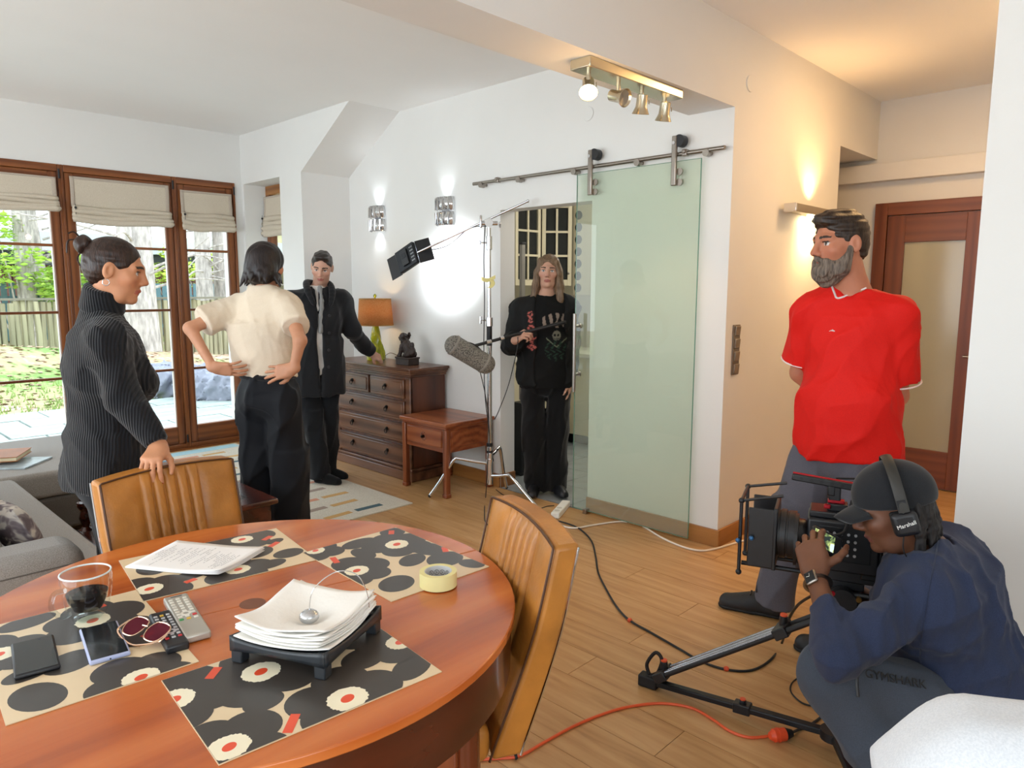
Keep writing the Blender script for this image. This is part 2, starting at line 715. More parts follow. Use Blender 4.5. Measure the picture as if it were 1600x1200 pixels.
# window wall: lintel, end strip, and the part left of the picture
UX = [-1.855, -0.956, -0.057, 0.842, 1.741, 2.64, 3.21]
w = MB()
w.span((-2.6, WY, 2.512), (SX, WY + 0.3, CZ + 0.05)).span((3.21, WY, 0), (SX, WY + 0.3, 2.512)).span((-2.6, WY, 0), (UX[0], WY + 0.3, 2.512))
struct('wall_window', w, m_wall, 'white wall above the tall timber garden windows', 'wall')
# side wall and back wall, both with wide windows (outside the picture)
w = MB()
w.span((-2.6, -2.4, 0), (-2.45, -0.4, CZ)).span((-2.6, 5.6, 0), (-2.45, WY, CZ)).span((-2.6, -0.4, 2.5), (-2.45, 5.6, CZ))
struct('wall_left', w, m_wall, 'white side wall with wide garden windows', 'wall')
w = MB()
w.span((-2.6, -2.4, 0), (-2.1, -2.25, HZ)).span((0.3, -2.4, 0), (2.95, -2.25, HZ)).span((-2.1, -2.4, 0), (0.3, -2.25, 0.5)).span((-2.1, -2.4, 2.45), (0.3, -2.25, HZ))
struct('wall_back', w, m_wall, 'white back wall with a wide window', 'wall')
# kitchen shell
w = MB()
w.span((6.35, 2.7, 0), (6.5, 6.2, 2.6)).span((WX + WT, 5.62, 0), (6.5, 5.74, 2.6)).span((WX + WT, 2.26, 0), (5.25, 2.36, 2.6)).span((5.2, 2.8, 0), (6.5, 2.86, 2.6))
struct('wall_kitchen', w, plain('kitchen_paint', (0.70, 0.66, 0.52), 0.8, vary=0.02), 'cream kitchen walls behind the doorway', 'wall')
struct('ceiling_kitchen', MB().span((WX + WT, 2.26, 2.6), (6.6, 6.2, 2.7)), m_ceil, 'white kitchen ceiling behind the doorway', 'ceiling')

# skirting
b = MB().span((WX - 0.016, HY - 0.016, 0), (WX, DY0, 0.104)).span((WX - 0.016, DY1, 0), (WX, 5.735, 0.104))
struct('baseboard_right', b, m_base, 'oak skirting along the wall of the sliding door', 'baseboard', bevel=0.003)
b = MB().span((WX, HY - 0.016, 0), (5.325, HY, 0.104)).span((WX + 0.001, DY1 - 0.014, 0), (WX + WT, DY1, 0.104))
struct('baseboard_hall', b, wood('oak_skirting_x', '#7A4A22', '#96622F', '#AD7840', axis=0, rough=0.35, scale=1.4), 'oak skirting along the hall wall', 'baseboard', bevel=0.003)
b = MB().span((SX, 5.719, 0), (WX - 0.016, 5.735, 0.104)).span((SX - 0.016, 5.719, 0), (SX, WY, 0.104))
struct('baseboard_alcove', b, MATS['oak_skirting_x'], 'oak skirting around the alcove corner', 'baseboard', bevel=0.003)
struct('trim_1', MB().span((HX - 0.09, 0.6, 2.336), (HX, 2.72, 2.467)), m_wall, 'white box ledge above the brown hall door', 'trim', bevel=0.003)


# ------------------------------------------------------------------ tall garden windows
def window_unit(name, x0, x1, label):
    t = thing(name, label, 'window', ((x0 + x1) / 2, WY, 0), kind='structure')
    y0, y1 = WY + 0.0, WY + 0.075
    f = MB()
    f.span((x0, y0 - 0.012, 0), (x0 + 0.022, y1, 2.512)).span((x1 - 0.022, y0 - 0.012, 0), (x1, y1, 2.512))
    f.build('outer_frame', m_frame, t, bevel=0.004)
    MB().span((x0 + 0.022, y0 - 0.012, 2.455), (x1 - 0.022, y1, 2.512)).span((x0 + 0.022, y0 - 0.012, 0), (x1 - 0.022, y1, 0.05)).build('head_rail', m_framex, t, bevel=0.004)
    sy0, sy1 = y0 - 0.004, y0 + 0.06
    a, b = x0 + 0.024, x1 - 0.024
    s = 0.066
    MB().span((a, sy0, 0.052), (a + s, sy1, 2.453)).span((b - s, sy0, 0.052), (b, sy1, 2.453)).build('sash_stile', m_frame, t, bevel=0.006)
    MB().span((a + s, sy0, 0.052), (b - s, sy1, 0.215)).build('bottom_rail', m_framex, t, bevel=0.006)
    MB().span((a + s, sy0, 2.37), (b - s, sy1, 2.453)).build('top_rail', m_framex, t, bevel=0.006)
    zz = [0.215, 0.756, 1.31, 1.86, 2.37]
    for z in zz[1:4]:
        MB().span((a + s, sy0 + 0.012, z - 0.011), (b - s, sy1 - 0.012, z + 0.011)).build('muntin', m_framex, t, bevel=0.003)
    MB().span((a + s, sy0 + 0.014, 0.215), (a + s + 0.007, sy1 - 0.02, 2.37)).span((b - s - 0.007, sy0 + 0.014, 0.215), (b - s, sy1 - 0.02, 2.37)).build('glazing_bead', m_white, t)
    for i in range(4):
        MB().span((a + s, sy0 + 0.028, zz[i] + 0.008), (b - s, sy0 + 0.032, zz[i + 1] - 0.008)).build('pane', m_pane, t, smooth=False)
    for hz in (0.06, 2.40):
        MB().cyl((x1 - 0.012, y0 - 0.018, hz), (x1 - 0.012, y0 - 0.018, hz + 0.075), 0.008).build('hinge', m_black, t)
    return t


wl = ['tall timber garden window far outside the picture on the left', 'tall timber garden window beyond the sofa', 'tall timber garden window just outside the left edge of the picture',
      'wide timber garden window at the left edge of the picture', 'wide timber garden door behind the woman in the turtleneck', 'narrow timber garden door beside the person in the cream tee']
for k in range(1, 6):
    window_unit('window_%d' % k, UX[k], UX[k + 1], wl[k])
struct('trim_2', MB().span((UX[1], WY - 0.06, 0), (SX - 0.02, WY - 0.012, 0.012)), m_framex, 'timber threshold strip under the garden windows', 'trim')

# small window in the alcove wall
t = thing('window_6', 'small recessed window in the white alcove wall', 'window', (SX + 0.2, 6.46, 0.9), kind='structure')
fx = SX + 0.22
MB().span((fx, 6.112, 2.42), (fx + 0.07, 6.815, 2.505)).span((fx, 6.112, 0.9), (fx + 0.07, 6.815, 0.98)).build('rail', m_base, t, bevel=0.004)
MB().span((fx, 6.112, 0.98), (fx + 0.07, 6.19, 2.42)).span((fx, 6.735, 0.98), (fx + 0.07, 6.815, 2.42)).build('stile', m_frame, t, bevel=0.004)
MB().span((fx + 0.03, 6.19, 0.98), (fx + 0.034, 6.735, 2.42)).build('pane', m_pane, t, smooth=False)
MB().span((SX + 0.0, 6.112, 0.88), (fx, 6.815, 0.9)).build('window_sill', m_white, t)

# ------------------------------------------------------------------ roman blinds
m_linen = fabric('linen_blind', '#D3C8B6', '#C4B8A4', scale=260, bump=0.15)
m_hem = fabric('linen_hem', '#BFB2A2', '#B0A396', scale=260, bump=0.15)


def roman_blind(label, p0, p1, nrm, ztop, zmid, zbot, sag, seed):
    """hangs between two points of the frame; nrm points into the room"""
    p0, p1, nrm = (np.asarray(q, float) for q in (p0, p1, nrm))
    t = thing('roman_blind', label, 'blind', (p0 + p1) / 2 * np.array([1, 1, 0]) + np.array([0, 0, zbot]), group='linen roman blinds at the garden windows')
    ex = unit(p1 - p0)
    L = np.linalg.norm(p1 - p0)
    up = np.array([0, 0, 1.0])
    rs = np.random.RandomState(seed)
    ph = rs.rand(4) * 6

    def flat(u, v):
        z = ztop + (zmid - ztop) * v
        b = 0.004 * math.sin(u * 9 + ph[0]) * v + 0.008 * v * math.sin(v * 5 + ph[1])
        return p0 + ex * (u * L) + nrm * (0.014 + b) + up * z
    MB().grid(flat, 24, 10).build('linen_panel', m_linen, t, solid=0.004)
    e = 0.03
    for q in ((0.0, e / L), (1 - e / L, 1.0)):
        MB().grid(lambda u, v: flat(q[0] + (q[1] - q[0]) * u, v) + nrm * 0.003, 3, 10).build('side_hem', m_hem, t, solid=0.002)
    MB().grid(lambda u, v: flat(u, v * 0.09) + nrm * 0.003, 24, 2).build('top_hem', m_hem, t, solid=0.002)
    # gathered folds
    nf = 4
    for k in range(nf):
        za = zmid - (zmid - zbot) * k / nf * 0.92 + 0.012
        zb = zmid - (zmid - zbot) * (k + 1) / nf

        def fold(u, v, za=za, zb=zb, k=k):
            a = v * math.pi
            z = za + (zb - za) * v - sag * math.sin(math.pi * u) * (0.2 + 0.2 * k) * 0.3 + 0.006 * math.sin(u * 7 + ph[k])
            out = 0.016 + 0.034 * math.sin(a) ** 0.7 * (0.8 + 0.3 * math.sin(u * 5 + ph[k])) + 0.006 * k
            wide = 0.014 * math.sin(a) * (k + 1) / nf
            return p0 + ex * (-wide + u * (L + 2 * wide)) + nrm * out + up * z
        MB().grid(fold, 24, 8).build('fold', m_linen, t, solid=0.004)
    c = p0 + ex * 0.02 + nrm * 0.05
    MB().tube([c + up * (zmid + 0.02), c + up * zbot], 0.002, 5).ball(c + up * (zmid - 0.01), 0.01).build('cord', m_black, t)
    return t


by = WY - 0.014
roman_blind('linen roman blind gathered at the left edge of the picture', (0.93, by, 0), (1.70, by, 0), (0, -1, 0), 2.405, 2.24, 2.125, 0.03, 1)
roman_blind('wide linen roman blind above the woman with the hair bun', (1.80, by, 0), (2.585, by, 0), (0, -1, 0), 2.425, 2.18, 2.055, 0.06, 2)
roman_blind('narrow linen roman blind right of the wide blind', (2.685, by, 0), (3.165, by, 0), (0, -1, 0), 2.40, 2.19, 2.045, 0.05, 3)
roman_blind('linen roman blind inside the small recessed window', (fx - 0.012, 6.80, 0), (fx - 0.012, 6.125, 0), (-1, 0, 0), 2.40, 2.20, 2.02, 0.05, 4)

# ------------------------------------------------------------------ sliding glass door with rail
gx = WX - 0.045
m_green = glass('green_glass', (0.905, 0.94, 0.89), 1.0, milk=0.10, milkcol=(0.72, 0.80, 0.72), ior=1.5)
m_gedge = plain('glass_edge', '#5E8F7C', 0.15, vary=0.05)
GY0, GY1, GZ0, GZ1 = 2.133, 3.03, 0.02, 2.246
door = thing('door_1', 'greenish glass sliding door hanging from a steel rail', 'door', (gx, 2.58, 0), kind='structure')
MB().span((gx - 0.004, GY0 + 0.002, GZ0 + 0.002), (gx + 0.004, GY1 - 0.002, GZ1 - 0.002)).build('glass_panel', m_green, door, smooth=False)
MB().span((gx - 0.0045, GY0, GZ0), (gx + 0.0045, GY0 + 0.002, GZ1)).span((gx - 0.0045, GY1 - 0.002, GZ0), (gx + 0.0045, GY1, GZ1)).span((gx - 0.0045, GY0, GZ1 - 0.002), (gx + 0.0045, GY1, GZ1)).span((gx - 0.0045, GY0, GZ0), (gx + 0.0045, GY1, GZ0 + 0.002)).build('polished_edge', m_gedge, door, smooth=False)
hb = MB()
hb.cyl((gx - 0.06, 2.987, 0.835), (gx - 0.06, 2.987, 1.352), 0.0125)
han = hb.build('door_handle', m_steel, door)
for z in (0.95, 1.27):
    MB().cyl((gx - 0.06, 2.987, z), (gx - 0.002, 2.987, z), 0.009).cyl((gx - 0.014, 2.987, z), (gx - 0.004, 2.987, z), 0.017).build('handle_stud', m_steel, han)
MB().span((gx - 0.02, 2.90, 0), (gx + 0.02, 2.93, 0.035)).build('floor_guide', m_steel, door, bevel=0.003)
for y in (2.295, 2.905):
    hg = MB()
    hg.span((gx - 0.034, y - 0.016, 2.105), (gx - 0.014, y + 0.016, 2.385))
    h = hg.build('hanger', m_steel, door, bevel=0.005)
    MB().cyl((gx - 0.03, y - 0.028, 2.355), (gx + 0.018, y - 0.028, 2.355), 0.034, n=24).build('roller', m_black, h)
    MB().cyl((gx - 0.042, y, 2.345), (gx - 0.03, y, 2.345), 0.010).build('axle_cap', m_chrome, h)
    for z in (2.125, 2.185):
        MB().cyl((gx - 0.014, y - 0.028, z), (gx - 0.004, y - 0.028, z), 0.021, n=20).build('clamp_disc', m_steel, h)
rail = thing('sliding_door_rail', 'slim steel rail on brackets above the doorway', 'rail', (gx, 3.0, 2.28))
MB().cyl((gx - 0.002, 1.992, 2.284), (gx - 0.002, 4.02, 2.284), 0.0125).build('rail_bar', m_steel, rail)
for y in (2.10, 2.56, 3.05, 3.55, 3.93):
    br = MB().cyl((gx - 0.002, y, 2.272), (WX, y, 2.272), 0.011).cyl((gx - 0.02, y, 2.268), (gx + 0.016, y, 2.268), 0.02, n=20)
    br.build('rail_bracket', m_steel, rail)
for y in (2.235, 3.76):
    st = MB().box((gx - 0.004, y, 2.286), (0.036, 0.03, 0.038)).cyl((gx - 0.03, y, 2.292), (gx - 0.02, y, 2.292), 0.012)
    st.build('rail_stop', m_steel, rail, bevel=0.004)

# ------------------------------------------------------------------ hall door
m_mahog = wood('hall_door_timber', '#5A2C16', '#6B361B', '#784020', axis=2, rough=0.4, scale=1.5)
m_mahogx = wood('hall_door_timber_cross', '#5E2E17', '#6E381B', '#7A4222', axis=1, rough=0.4, scale=1.5)
m_frost = glass('hall_door_glass', (0.55, 0.55, 0.46), 0.9, milk=0.55, milkcol=(0.62, 0.60, 0.48), rough=0.12)
t = thing('door_2', 'brown timber hall door with a tall glass pane', 'door', (HX - 0.03, 1.47, 0), kind='structure')
MB().span((HX - 0.05, 1.85, 0), (HX, 1.94, 2.17)).span((HX - 0.05, 1.0, 0), (HX, 1.09, 2.17)).build('door_frame', m_mahog, t, bevel=0.003)
MB().span((HX - 0.05, 1.09, 2.075), (HX, 1.85, 2.17)).build('door_head', m_mahogx, t, bevel=0.003)
MB().span((HX - 0.04, 1.72, 0.01), (HX - 0.002, 1.845, 2.07)).span((HX - 0.04, 1.095, 0.01), (HX - 0.002, 1.315, 2.07)).build('door_stile', m_mahog, t, bevel=0.002)
MB().span((HX - 0.04, 1.315, 1.868), (HX - 0.002, 1.72, 2.07)).span((HX - 0.04, 1.315, 0.01), (HX - 0.002, 1.72, 0.295)).build('door_rail', m_mahogx, t, bevel=0.002)
MB().span((HX - 0.022, 1.315, 0.295), (HX - 0.012, 1.72, 1.868)).build('pane', m_frost, t, smooth=False)
MB().cyl((HX - 0.09, 1.14, 1.03), (HX - 0.04, 1.14, 1.03), 0.01).cyl((HX - 0.09, 1.14, 1.03), (HX - 0.09, 1.26, 1.03), 0.009).build('door_handle', m_steel, t)

# ------------------------------------------------------------------ light switches, wall discs
m_taupe = plain('switch_taupe', '#7C6F60', 0.4, 0.3, vary=0.05)
t = thing('light_switch', 'four-gang taupe light switch panel on the hall wall', 'light switch', (3.887, HY - 0.005, 1.16))
MB().span((3.85, HY - 0.009, 1.018), (3.93, HY, 1.31)).build('switch_plate', m_taupe, t, bevel=0.003)
for k in range(4):
    z = 1.054 + k * 0.0735
    r_ = MB().box((3.89, HY - 0.012, z), (0.055, 0.012, 0.055), rx(R(5)))
    r_.build('rocker', plain('switch_rocker', '#8A7C6B', 0.35, 0.3, vary=0.05), t, bevel=0.003)
tag(MB().cyl((WX, 2.985, 2.628), (WX - 0.006, 2.985, 2.628), 0.045, n=28).build('wall_cover_plate', m_wall, bevel=0.002), 'round white cover plate under the spotlight bar', 'cover plate', 'round cover plates')
tag(MB().cyl((3.93, HY, 2.654), (3.93, HY - 0.006, 2.654), 0.045, n=28).build('wall_cover_plate', m_wall, bevel=0.002), 'round white cover plate high on the hall wall', 'cover plate', 'round cover plates')
# ================================================================== FURNITURE
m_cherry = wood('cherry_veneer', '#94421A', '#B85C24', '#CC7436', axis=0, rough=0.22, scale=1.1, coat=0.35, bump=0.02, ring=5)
m_cherryd = wood('cherry_apron', '#2C0F06', '#40170A', '#54200F', axis=0, rough=0.25, scale=1.0, coat=0.3, bump=0.02)  # cherry tones darkened to hold the shade the apron lies in
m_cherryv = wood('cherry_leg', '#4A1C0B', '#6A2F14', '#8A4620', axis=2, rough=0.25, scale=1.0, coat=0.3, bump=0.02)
m_leather = plain('tan_leather', '#AC702C', 0.38, spec=0.5, vary=0.24, scale=7, bump=0.14, bscale=90)
m_leatherd = plain('leather_piping', '#4A2A10', 0.5, vary=0.1)
m_chinese = wood('rosewood', '#642E17', '#8A4624', '#A25E36', axis=1, rough=0.3, scale=1.6, coat=0.2, bump=0.03)
m_chinesez = wood('rosewood_upright', '#5A2814', '#7C3E20', '#94532F', axis=2, rough=0.3, scale=1.6, coat=0.2, bump=0.03)
m_chestx = wood('chest_walnut', '#3C2015', '#5E3A26', '#7A5238', axis=1, rough=0.34, scale=1.2, coat=0.15, bump=0.03, ring=6)
m_chests = wood('chest_side', '#3A1C10', '#552C19', '#6A3B24', axis=2, rough=0.34, scale=1.4, coat=0.1, bump=0.03)
m_iron = plain('dark_iron', '#2A2522', 0.35, 0.8, vary=0.2)
m_dark = wood('dark_mahogany', '#26100A', '#3A1810', '#552518', axis=1, rough=0.22, scale=1.4, coat=0.3)

# ------------------------------------------------------------------ round dining table
TC = np.array([0.753, 1.622])
TR, TZ = 0.648, 0.75
table = thing('dining_table', 'round cherry wood dining table with a deep apron', 'table', (TC[0], TC[1], 0))
SEAM = R(-11.6)


def halfdisc(r, a0, a1, gap, n=48):
    c, s = math.cos(SEAM), math.sin(SEAM)
    side = np.array([-s, c]) * gap * (1 if a1 > 0.1 and a0 >= 0 else -1)
    return [tuple(TC + side + r * np.array([math.cos(SEAM + a0 + (a1 - a0) * k / n), math.sin(SEAM + a0 + (a1 - a0) * k / n)])) for k in range(n + 1)]


for a0, a1, g in ((0, math.pi, 0.0004), (-math.pi, 0, 0.0004)):
    MB().prism(halfdisc(TR - 0.001, a0, a1, g), TZ - 0.022, TZ).build('table_leaf', m_cherry, table, bevel=0.003)
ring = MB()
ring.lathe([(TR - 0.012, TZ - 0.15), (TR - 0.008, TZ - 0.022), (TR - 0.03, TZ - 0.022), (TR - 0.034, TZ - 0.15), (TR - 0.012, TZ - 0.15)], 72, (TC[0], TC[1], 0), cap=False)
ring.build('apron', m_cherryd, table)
MB().lathe([(0.0, TZ), (0.031, TZ), (0.031, TZ + 0.0004), (0.0, TZ + 0.0004)], 32, (TC[0], TC[1] - 0.003, 0), cap=False).build('inlay', wood('walnut_inlay', '#4A2412', '#6A361C', '#7E4828', axis=1, rough=0.25), table)
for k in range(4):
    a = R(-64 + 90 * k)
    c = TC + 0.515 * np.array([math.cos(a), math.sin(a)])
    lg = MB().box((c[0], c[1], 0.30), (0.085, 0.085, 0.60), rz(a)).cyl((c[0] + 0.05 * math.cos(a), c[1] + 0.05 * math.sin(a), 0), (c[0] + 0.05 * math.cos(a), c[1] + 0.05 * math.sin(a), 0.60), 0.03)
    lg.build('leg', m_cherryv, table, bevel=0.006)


# ------------------------------------------------------------------ leather chairs (local: faces +Y)
def make_chair(label, loc, facing):
    a = math.atan2(facing[1], facing[0]) - math.pi / 2
    t = thing('dining_chair', label, 'chair', (loc[0], loc[1], 0), a, group='tan leather chairs at the round table')
    z0, z1, rec = 0.37, 0.905, 0.155
    yb = -0.205

    def bk(u, v, off):
        """u across -1..1, v up 0..1; off from the front face"""
        hw = 0.205 + 0.024 * min(1, v * 1.6)
        crown = 0.012 * (1 - u * u) * v
        y = yb - rec * v ** 1.15 - 0.02 * math.sin(math.pi * v) - 0.018 * (1 - u * u)
        return np.array([u * hw, y + off, z0 + (z1 - z0) * v + crown])
    core = MB()
    nu, nv = 16, 14
    fr = [[bk(-1 + 2 * i / nu, j / nv, 0.0) for i in range(nu + 1)] for j in range(nv + 1)]
    bkk = [[bk(-1 + 2 * i / nu, j / nv, -0.082 + 0.015 * (j / nv)) for i in range(nu + 1)] for j in range(nv + 1)]
    vs = [p for r_ in fr for p in r_] + [p for r_ in bkk for p in r_]
    N = (nu + 1) * (nv + 1)
    fs = []
    for j in range(nv):
        for i in range(nu):
            q = j * (nu + 1) + i
            fs.append((q + 1, q, q + nu + 1, q + nu + 2))
            fs.append((N + q, N + q + 1, N + q + nu + 2, N + q + nu + 1))
    for i in range(nu):
        fs.append((i, i + 1, N + i + 1, N + i))
        q = nv * (nu + 1) + i
        fs.append((q + 1, q, N + q, N + q + 1))
    for j in range(nv):
        q, q2 = j * (nu + 1), (j + 1) * (nu + 1)
        fs.append((q2, q, N + q, N + q2))
        fs.append((q + nu, q2 + nu, N + q2 + nu, N + q + nu))
    core.add(vs, fs)
    b_ = core.build('backrest', m_leather, t, bevel=0.012, seg=3, local=True)
    # stitched channels between two flat side panels
    cuts = [-0.965, -0.44, -0.265, -0.09, 0.09, 0.265, 0.44, 0.965]
    for k in range(7):
        u0, u1 = cuts[k] + 0.008, cuts[k + 1] - 0.008
        hgt = 0.013 if 0 < k < 6 else 0.009

        def ch(u, v, u0=u0, u1=u1, hgt=hgt, k=k):
            w_ = (1 - (2 * u - 1) ** 4) * (1 - (2 * v - 1) ** 12)
            rip = 0.0022 * math.sin(v * 70 + 8 * math.sin(u * 5 + k)) * math.sin(3.1 * v) if 0 < k < 6 else 0.0012 * math.sin(v * 19 + u * 7)
            return bk(u0 + (u1 - u0) * u, 0.02 + 0.965 * v, 0.0 + (hgt + rip) * w_)
        MB().grid(ch, 8, 40).build('channel' if 0 < k < 6 else 'side_panel', m_leather, b_, local=True)
    pipe = [bk(-0.985, v, 0.004) for v in np.linspace(0.0, 0.99, 12)] + [bk(u, 0.995, 0.004) for u in np.linspace(-0.96, 0.96, 10)] + [bk(0.985, v, 0.004) for v in np.linspace(0.99, 0.0, 12)]
    MB().tube(pipe, 0.0035, 6).build('piping', m_leatherd, b_, local=True)
    edge = [bk(s * 1.0, v, -0.078 + 0.015 * v) for s in (1,) for v in np.linspace(0, 0.985, 14)]
    for s in (-1, 1):
        MB().tube([bk(s * 1.0, v, -0.078 + 0.015 * v) for v in np.linspace(0, 0.985, 14)], 0.0032, 6).build('edge_strip', m_chrome, b_, local=True)
    seat = MB().box((0, 0.02, 0.41), (0.40, 0.46, 0.10))
    seat.build('seat', m_leather, t, bevel=0.03, seg=4, local=True)
    for sx_ in (-1, 1):
        for sy_ in (-1, 1):
            MB().box((sx_ * 0.165, 0.02 + sy_ * 0.19, 0.18), (0.032, 0.032, 0.36)).build('leg', m_cherryv, t, bevel=0.004, local=True)
    return t


make_chair('tan leather chair under the turtleneck woman\'s hand', (0.925, 2.125), (0.098, -0.995))
make_chair('tan leather chair seen from its side against the right edge of the round table', (1.020, 1.428), (-0.906, 0.423))


# ------------------------------------------------------------------ placemats with printed poppies
m_mat = [plain('mat_cream', '#E0C9A4', 0.35, vary=0.04, coat=0.2), plain('mat_charcoal', '#3C3733', 0.35, vary=0.06, coat=0.2),
         plain('mat_ivory', '#F2E9CC', 0.35, vary=0.03, coat=0.2), plain('mat_red', '#E2502F', 0.35, vary=0.04, coat=0.2)]


def clip_rect(poly, w, h):
    def cut(p, axis, lim, sgn):
        out = []
        for i in range(len(p)):
            a, b_ = p[i], p[(i + 1) % len(p)]
            ia, ib = sgn * a[axis] <= sgn * lim, sgn * b_[axis] <= sgn * lim
            if ia:
                out.append(a)
            if ia != ib:
                k = (lim - a[axis]) / (b_[axis] - a[axis])
                out.append((a[0] + (b_[0] - a[0]) * k, a[1] + (b_[1] - a[1]) * k))
        return out
    for ax, lim, s in ((0, w / 2, 1), (0, -w / 2, -1), (1, h / 2, 1), (1, -h / 2, -1)):
        if poly:
            poly = cut(poly, ax, lim, s)
    return poly


def placemat(label, c, ang, w, h, flowers, bars, blobs, seed):
    rs = np.random.RandomState(seed)
    t = thing('placemat', label, 'placemat', (c[0], c[1], TZ + 0.0005), ang, group='poppy print placemats on the round table')
    MB().box((0, 0, 0.001), (w, h, 0.002)).build('mat_sheet', m_mat[0], t, local=True, smooth=False)
    pr = MB()
    ca, sa = math.cos(-ang), math.sin(-ang)

    def loc(p):
        d = np.asarray(p) - np.asarray(c)
        return np.array([ca * d[0] - sa * d[1], sa * d[0] + ca * d[1]])
    z = [0.0021]

    def lay(poly, m_):
        poly = clip_rect([tuple(q) for q in poly], w - 0.002, h - 0.002)
        if len(poly) >= 3:
            pr.m = m_
            z[0] += 0.000012
            pr.add([(x, y, z[0]) for x, y in poly], [tuple(range(len(poly)))])

    def ell(cc, a, b_, th, n=28, jag=0.0):
        r_ = []
        for k in range(n):
            q = 2 * math.pi * k / n
            j = 1 + jag * rs.uniform(-1, 1)
            e = np.array([a * math.cos(q) * j, b_ * math.sin(q) * j])
            r_.append((cc[0] + math.cos(th) * e[0] - math.sin(th) * e[1], cc[1] + math.sin(th) * e[0] + math.cos(th) * e[1]))
        return r_
    for p in blobs:
        q = loc(p[:2])
        lay(ell(q, p[2], p[3], p[4]), 1)
    for f in flowers:
        q, rad, ph = loc(f[:2]), f[2] * 1.08, f[3]
        for k in range(5):
            a = ph + k * 2 * math.pi / 5 + rs.uniform(-0.12, 0.12)
            L = rad * rs.uniform(0.9, 1.08)
            lay(ell(q + L * 0.60 * np.array([math.cos(a), math.sin(a)]), L * 0.52, L * 0.53, a), 1)
        lay(ell(q, rad * 0.6, rad * 0.6, 0), 1)
    for b_ in bars:
        q = loc(b_[:2])
        lay(ell(q, 0.004, 0.004, 0, 4), 0)
        L, W_, th = b_[2], 0.008, b_[3] - ang
        d = np.array([math.cos(th), math.sin(th)])
        nn = np.array([-d[1], d[0]])
        lay([q - d * L - nn * W_, q + d * L - nn * W_, q + d * L + nn * W_ * 1.2, q - d * L + nn * W_ * 1.2], 3)
    for f in flowers:
        q, rad = loc(f[:2]), f[2]
        lay(ell(q, rad * 0.40, rad * 0.37, 0.4, 64, 0.05), 2)
        lay(ell(q, rad * 0.15, rad * 0.115, 0.5), 3)
    pr.build('poppy_print', m_mat, t, local=True, smooth=False)
    return t


placemat('poppy placemat under the black napkin tray', (0.668, 1.228), R(-5.2), 0.44, 0.33,
         [(0.616, 1.302, 0.098, 0.3), (0.455, 1.325, 0.095, 0.9), (0.466, 1.115, 0.09, 0.5), (0.685, 1.096, 0.10, 0.1), (0.885, 1.20, 0.08, 0.2)],
         [(0.548, 1.365, 0.022, 0.75), (0.573, 1.100, 0.028, 0.8)], [(0.79, 1.20, 0.05, 0.04, 0.3), (0.80, 1.36, 0.06, 0.045, 0), (0.84, 1.10, 0.055, 0.035, 0.5), (0.83, 1.28, 0.05, 0.045, 0.2), (0.57, 1.20, 0.04, 0.03, 0.2), (0.72, 1.37, 0.05, 0.03, 0)], 3)
placemat('poppy placemat under the phones and the mug', (0.398, 1.68), R(-4), 0.33, 0.47,
         [(0.449, 1.792, 0.092, 0.2), (0.262, 1.760, 0.085, 0.4), (0.440, 1.452, 0.09, 0.8)],
         [(0.475, 1.86, 0.022, 0.1), (0.52, 1.63, 0.02, 0.3)], [(0.36, 1.62, 0.055, 0.045, 0.5), (0.50, 1.67, 0.06, 0.09, 0.1), (0.34, 1.89, 0.06, 0.035, 0.2), (0.29, 1.63, 0.05, 0.03, 0.3), (0.28, 1.52, 0.045, 0.06, 0.3)], 5)
placemat('poppy placemat under the stapled script pages', (0.815, 1.953), R(-8), 0.45, 0.335,
         [(0.937, 2.065, 0.082, 0.2), (0.605, 1.884, 0.085, 0.5), (0.822, 1.845, 0.082, 0.1)],
         [(0.985, 1.955, 0.022, 0.5), (0.997, 2.02, 0.02, 0.5), (0.70, 1.86, 0.016, 0.2)], [(0.98, 1.86, 0.045, 0.035, 0.2), (0.92, 1.93, 0.05, 0.04, 0.6), (1.01, 2.06, 0.03, 0.04, 0), (0.90, 1.82, 0.05, 0.03, 0.2), (0.72, 1.90, 0.06, 0.03, 0.3), (0.66, 2.02, 0.04, 0.05, 0), (1.0, 1.98, 0.03, 0.02, 0.4)], 7)
placemat('poppy placemat under the roll of masking tape', (1.166, 1.601), R(-2), 0.325, 0.45,
         [(1.244, 1.692, 0.092, 0.3), (1.045, 1.606, 0.085, 0.2), (1.045, 1.82, 0.07, 0.4)],
         [(1.045, 1.715, 0.024, 1.3), (1.297, 1.79, 0.018, 0.9), (1.318, 1.555, 0.02, 1.0)], [(1.17, 1.78, 0.06, 0.035, 0.1), (1.27, 1.50, 0.06, 0.05, 0.4), (1.07, 1.46, 0.055, 0.045, 0.5), (1.18, 1.43, 0.04, 0.04, 0), (1.285, 1.60, 0.045, 0.07, 0.2), (1.20, 1.56, 0.05, 0.035, 0.5), (1.30, 1.42, 0.03, 0.04, 0.3), (1.30, 1.79, 0.04, 0.04, 0), (1.13, 1.70, 0.03, 0.05, 0)], 9)

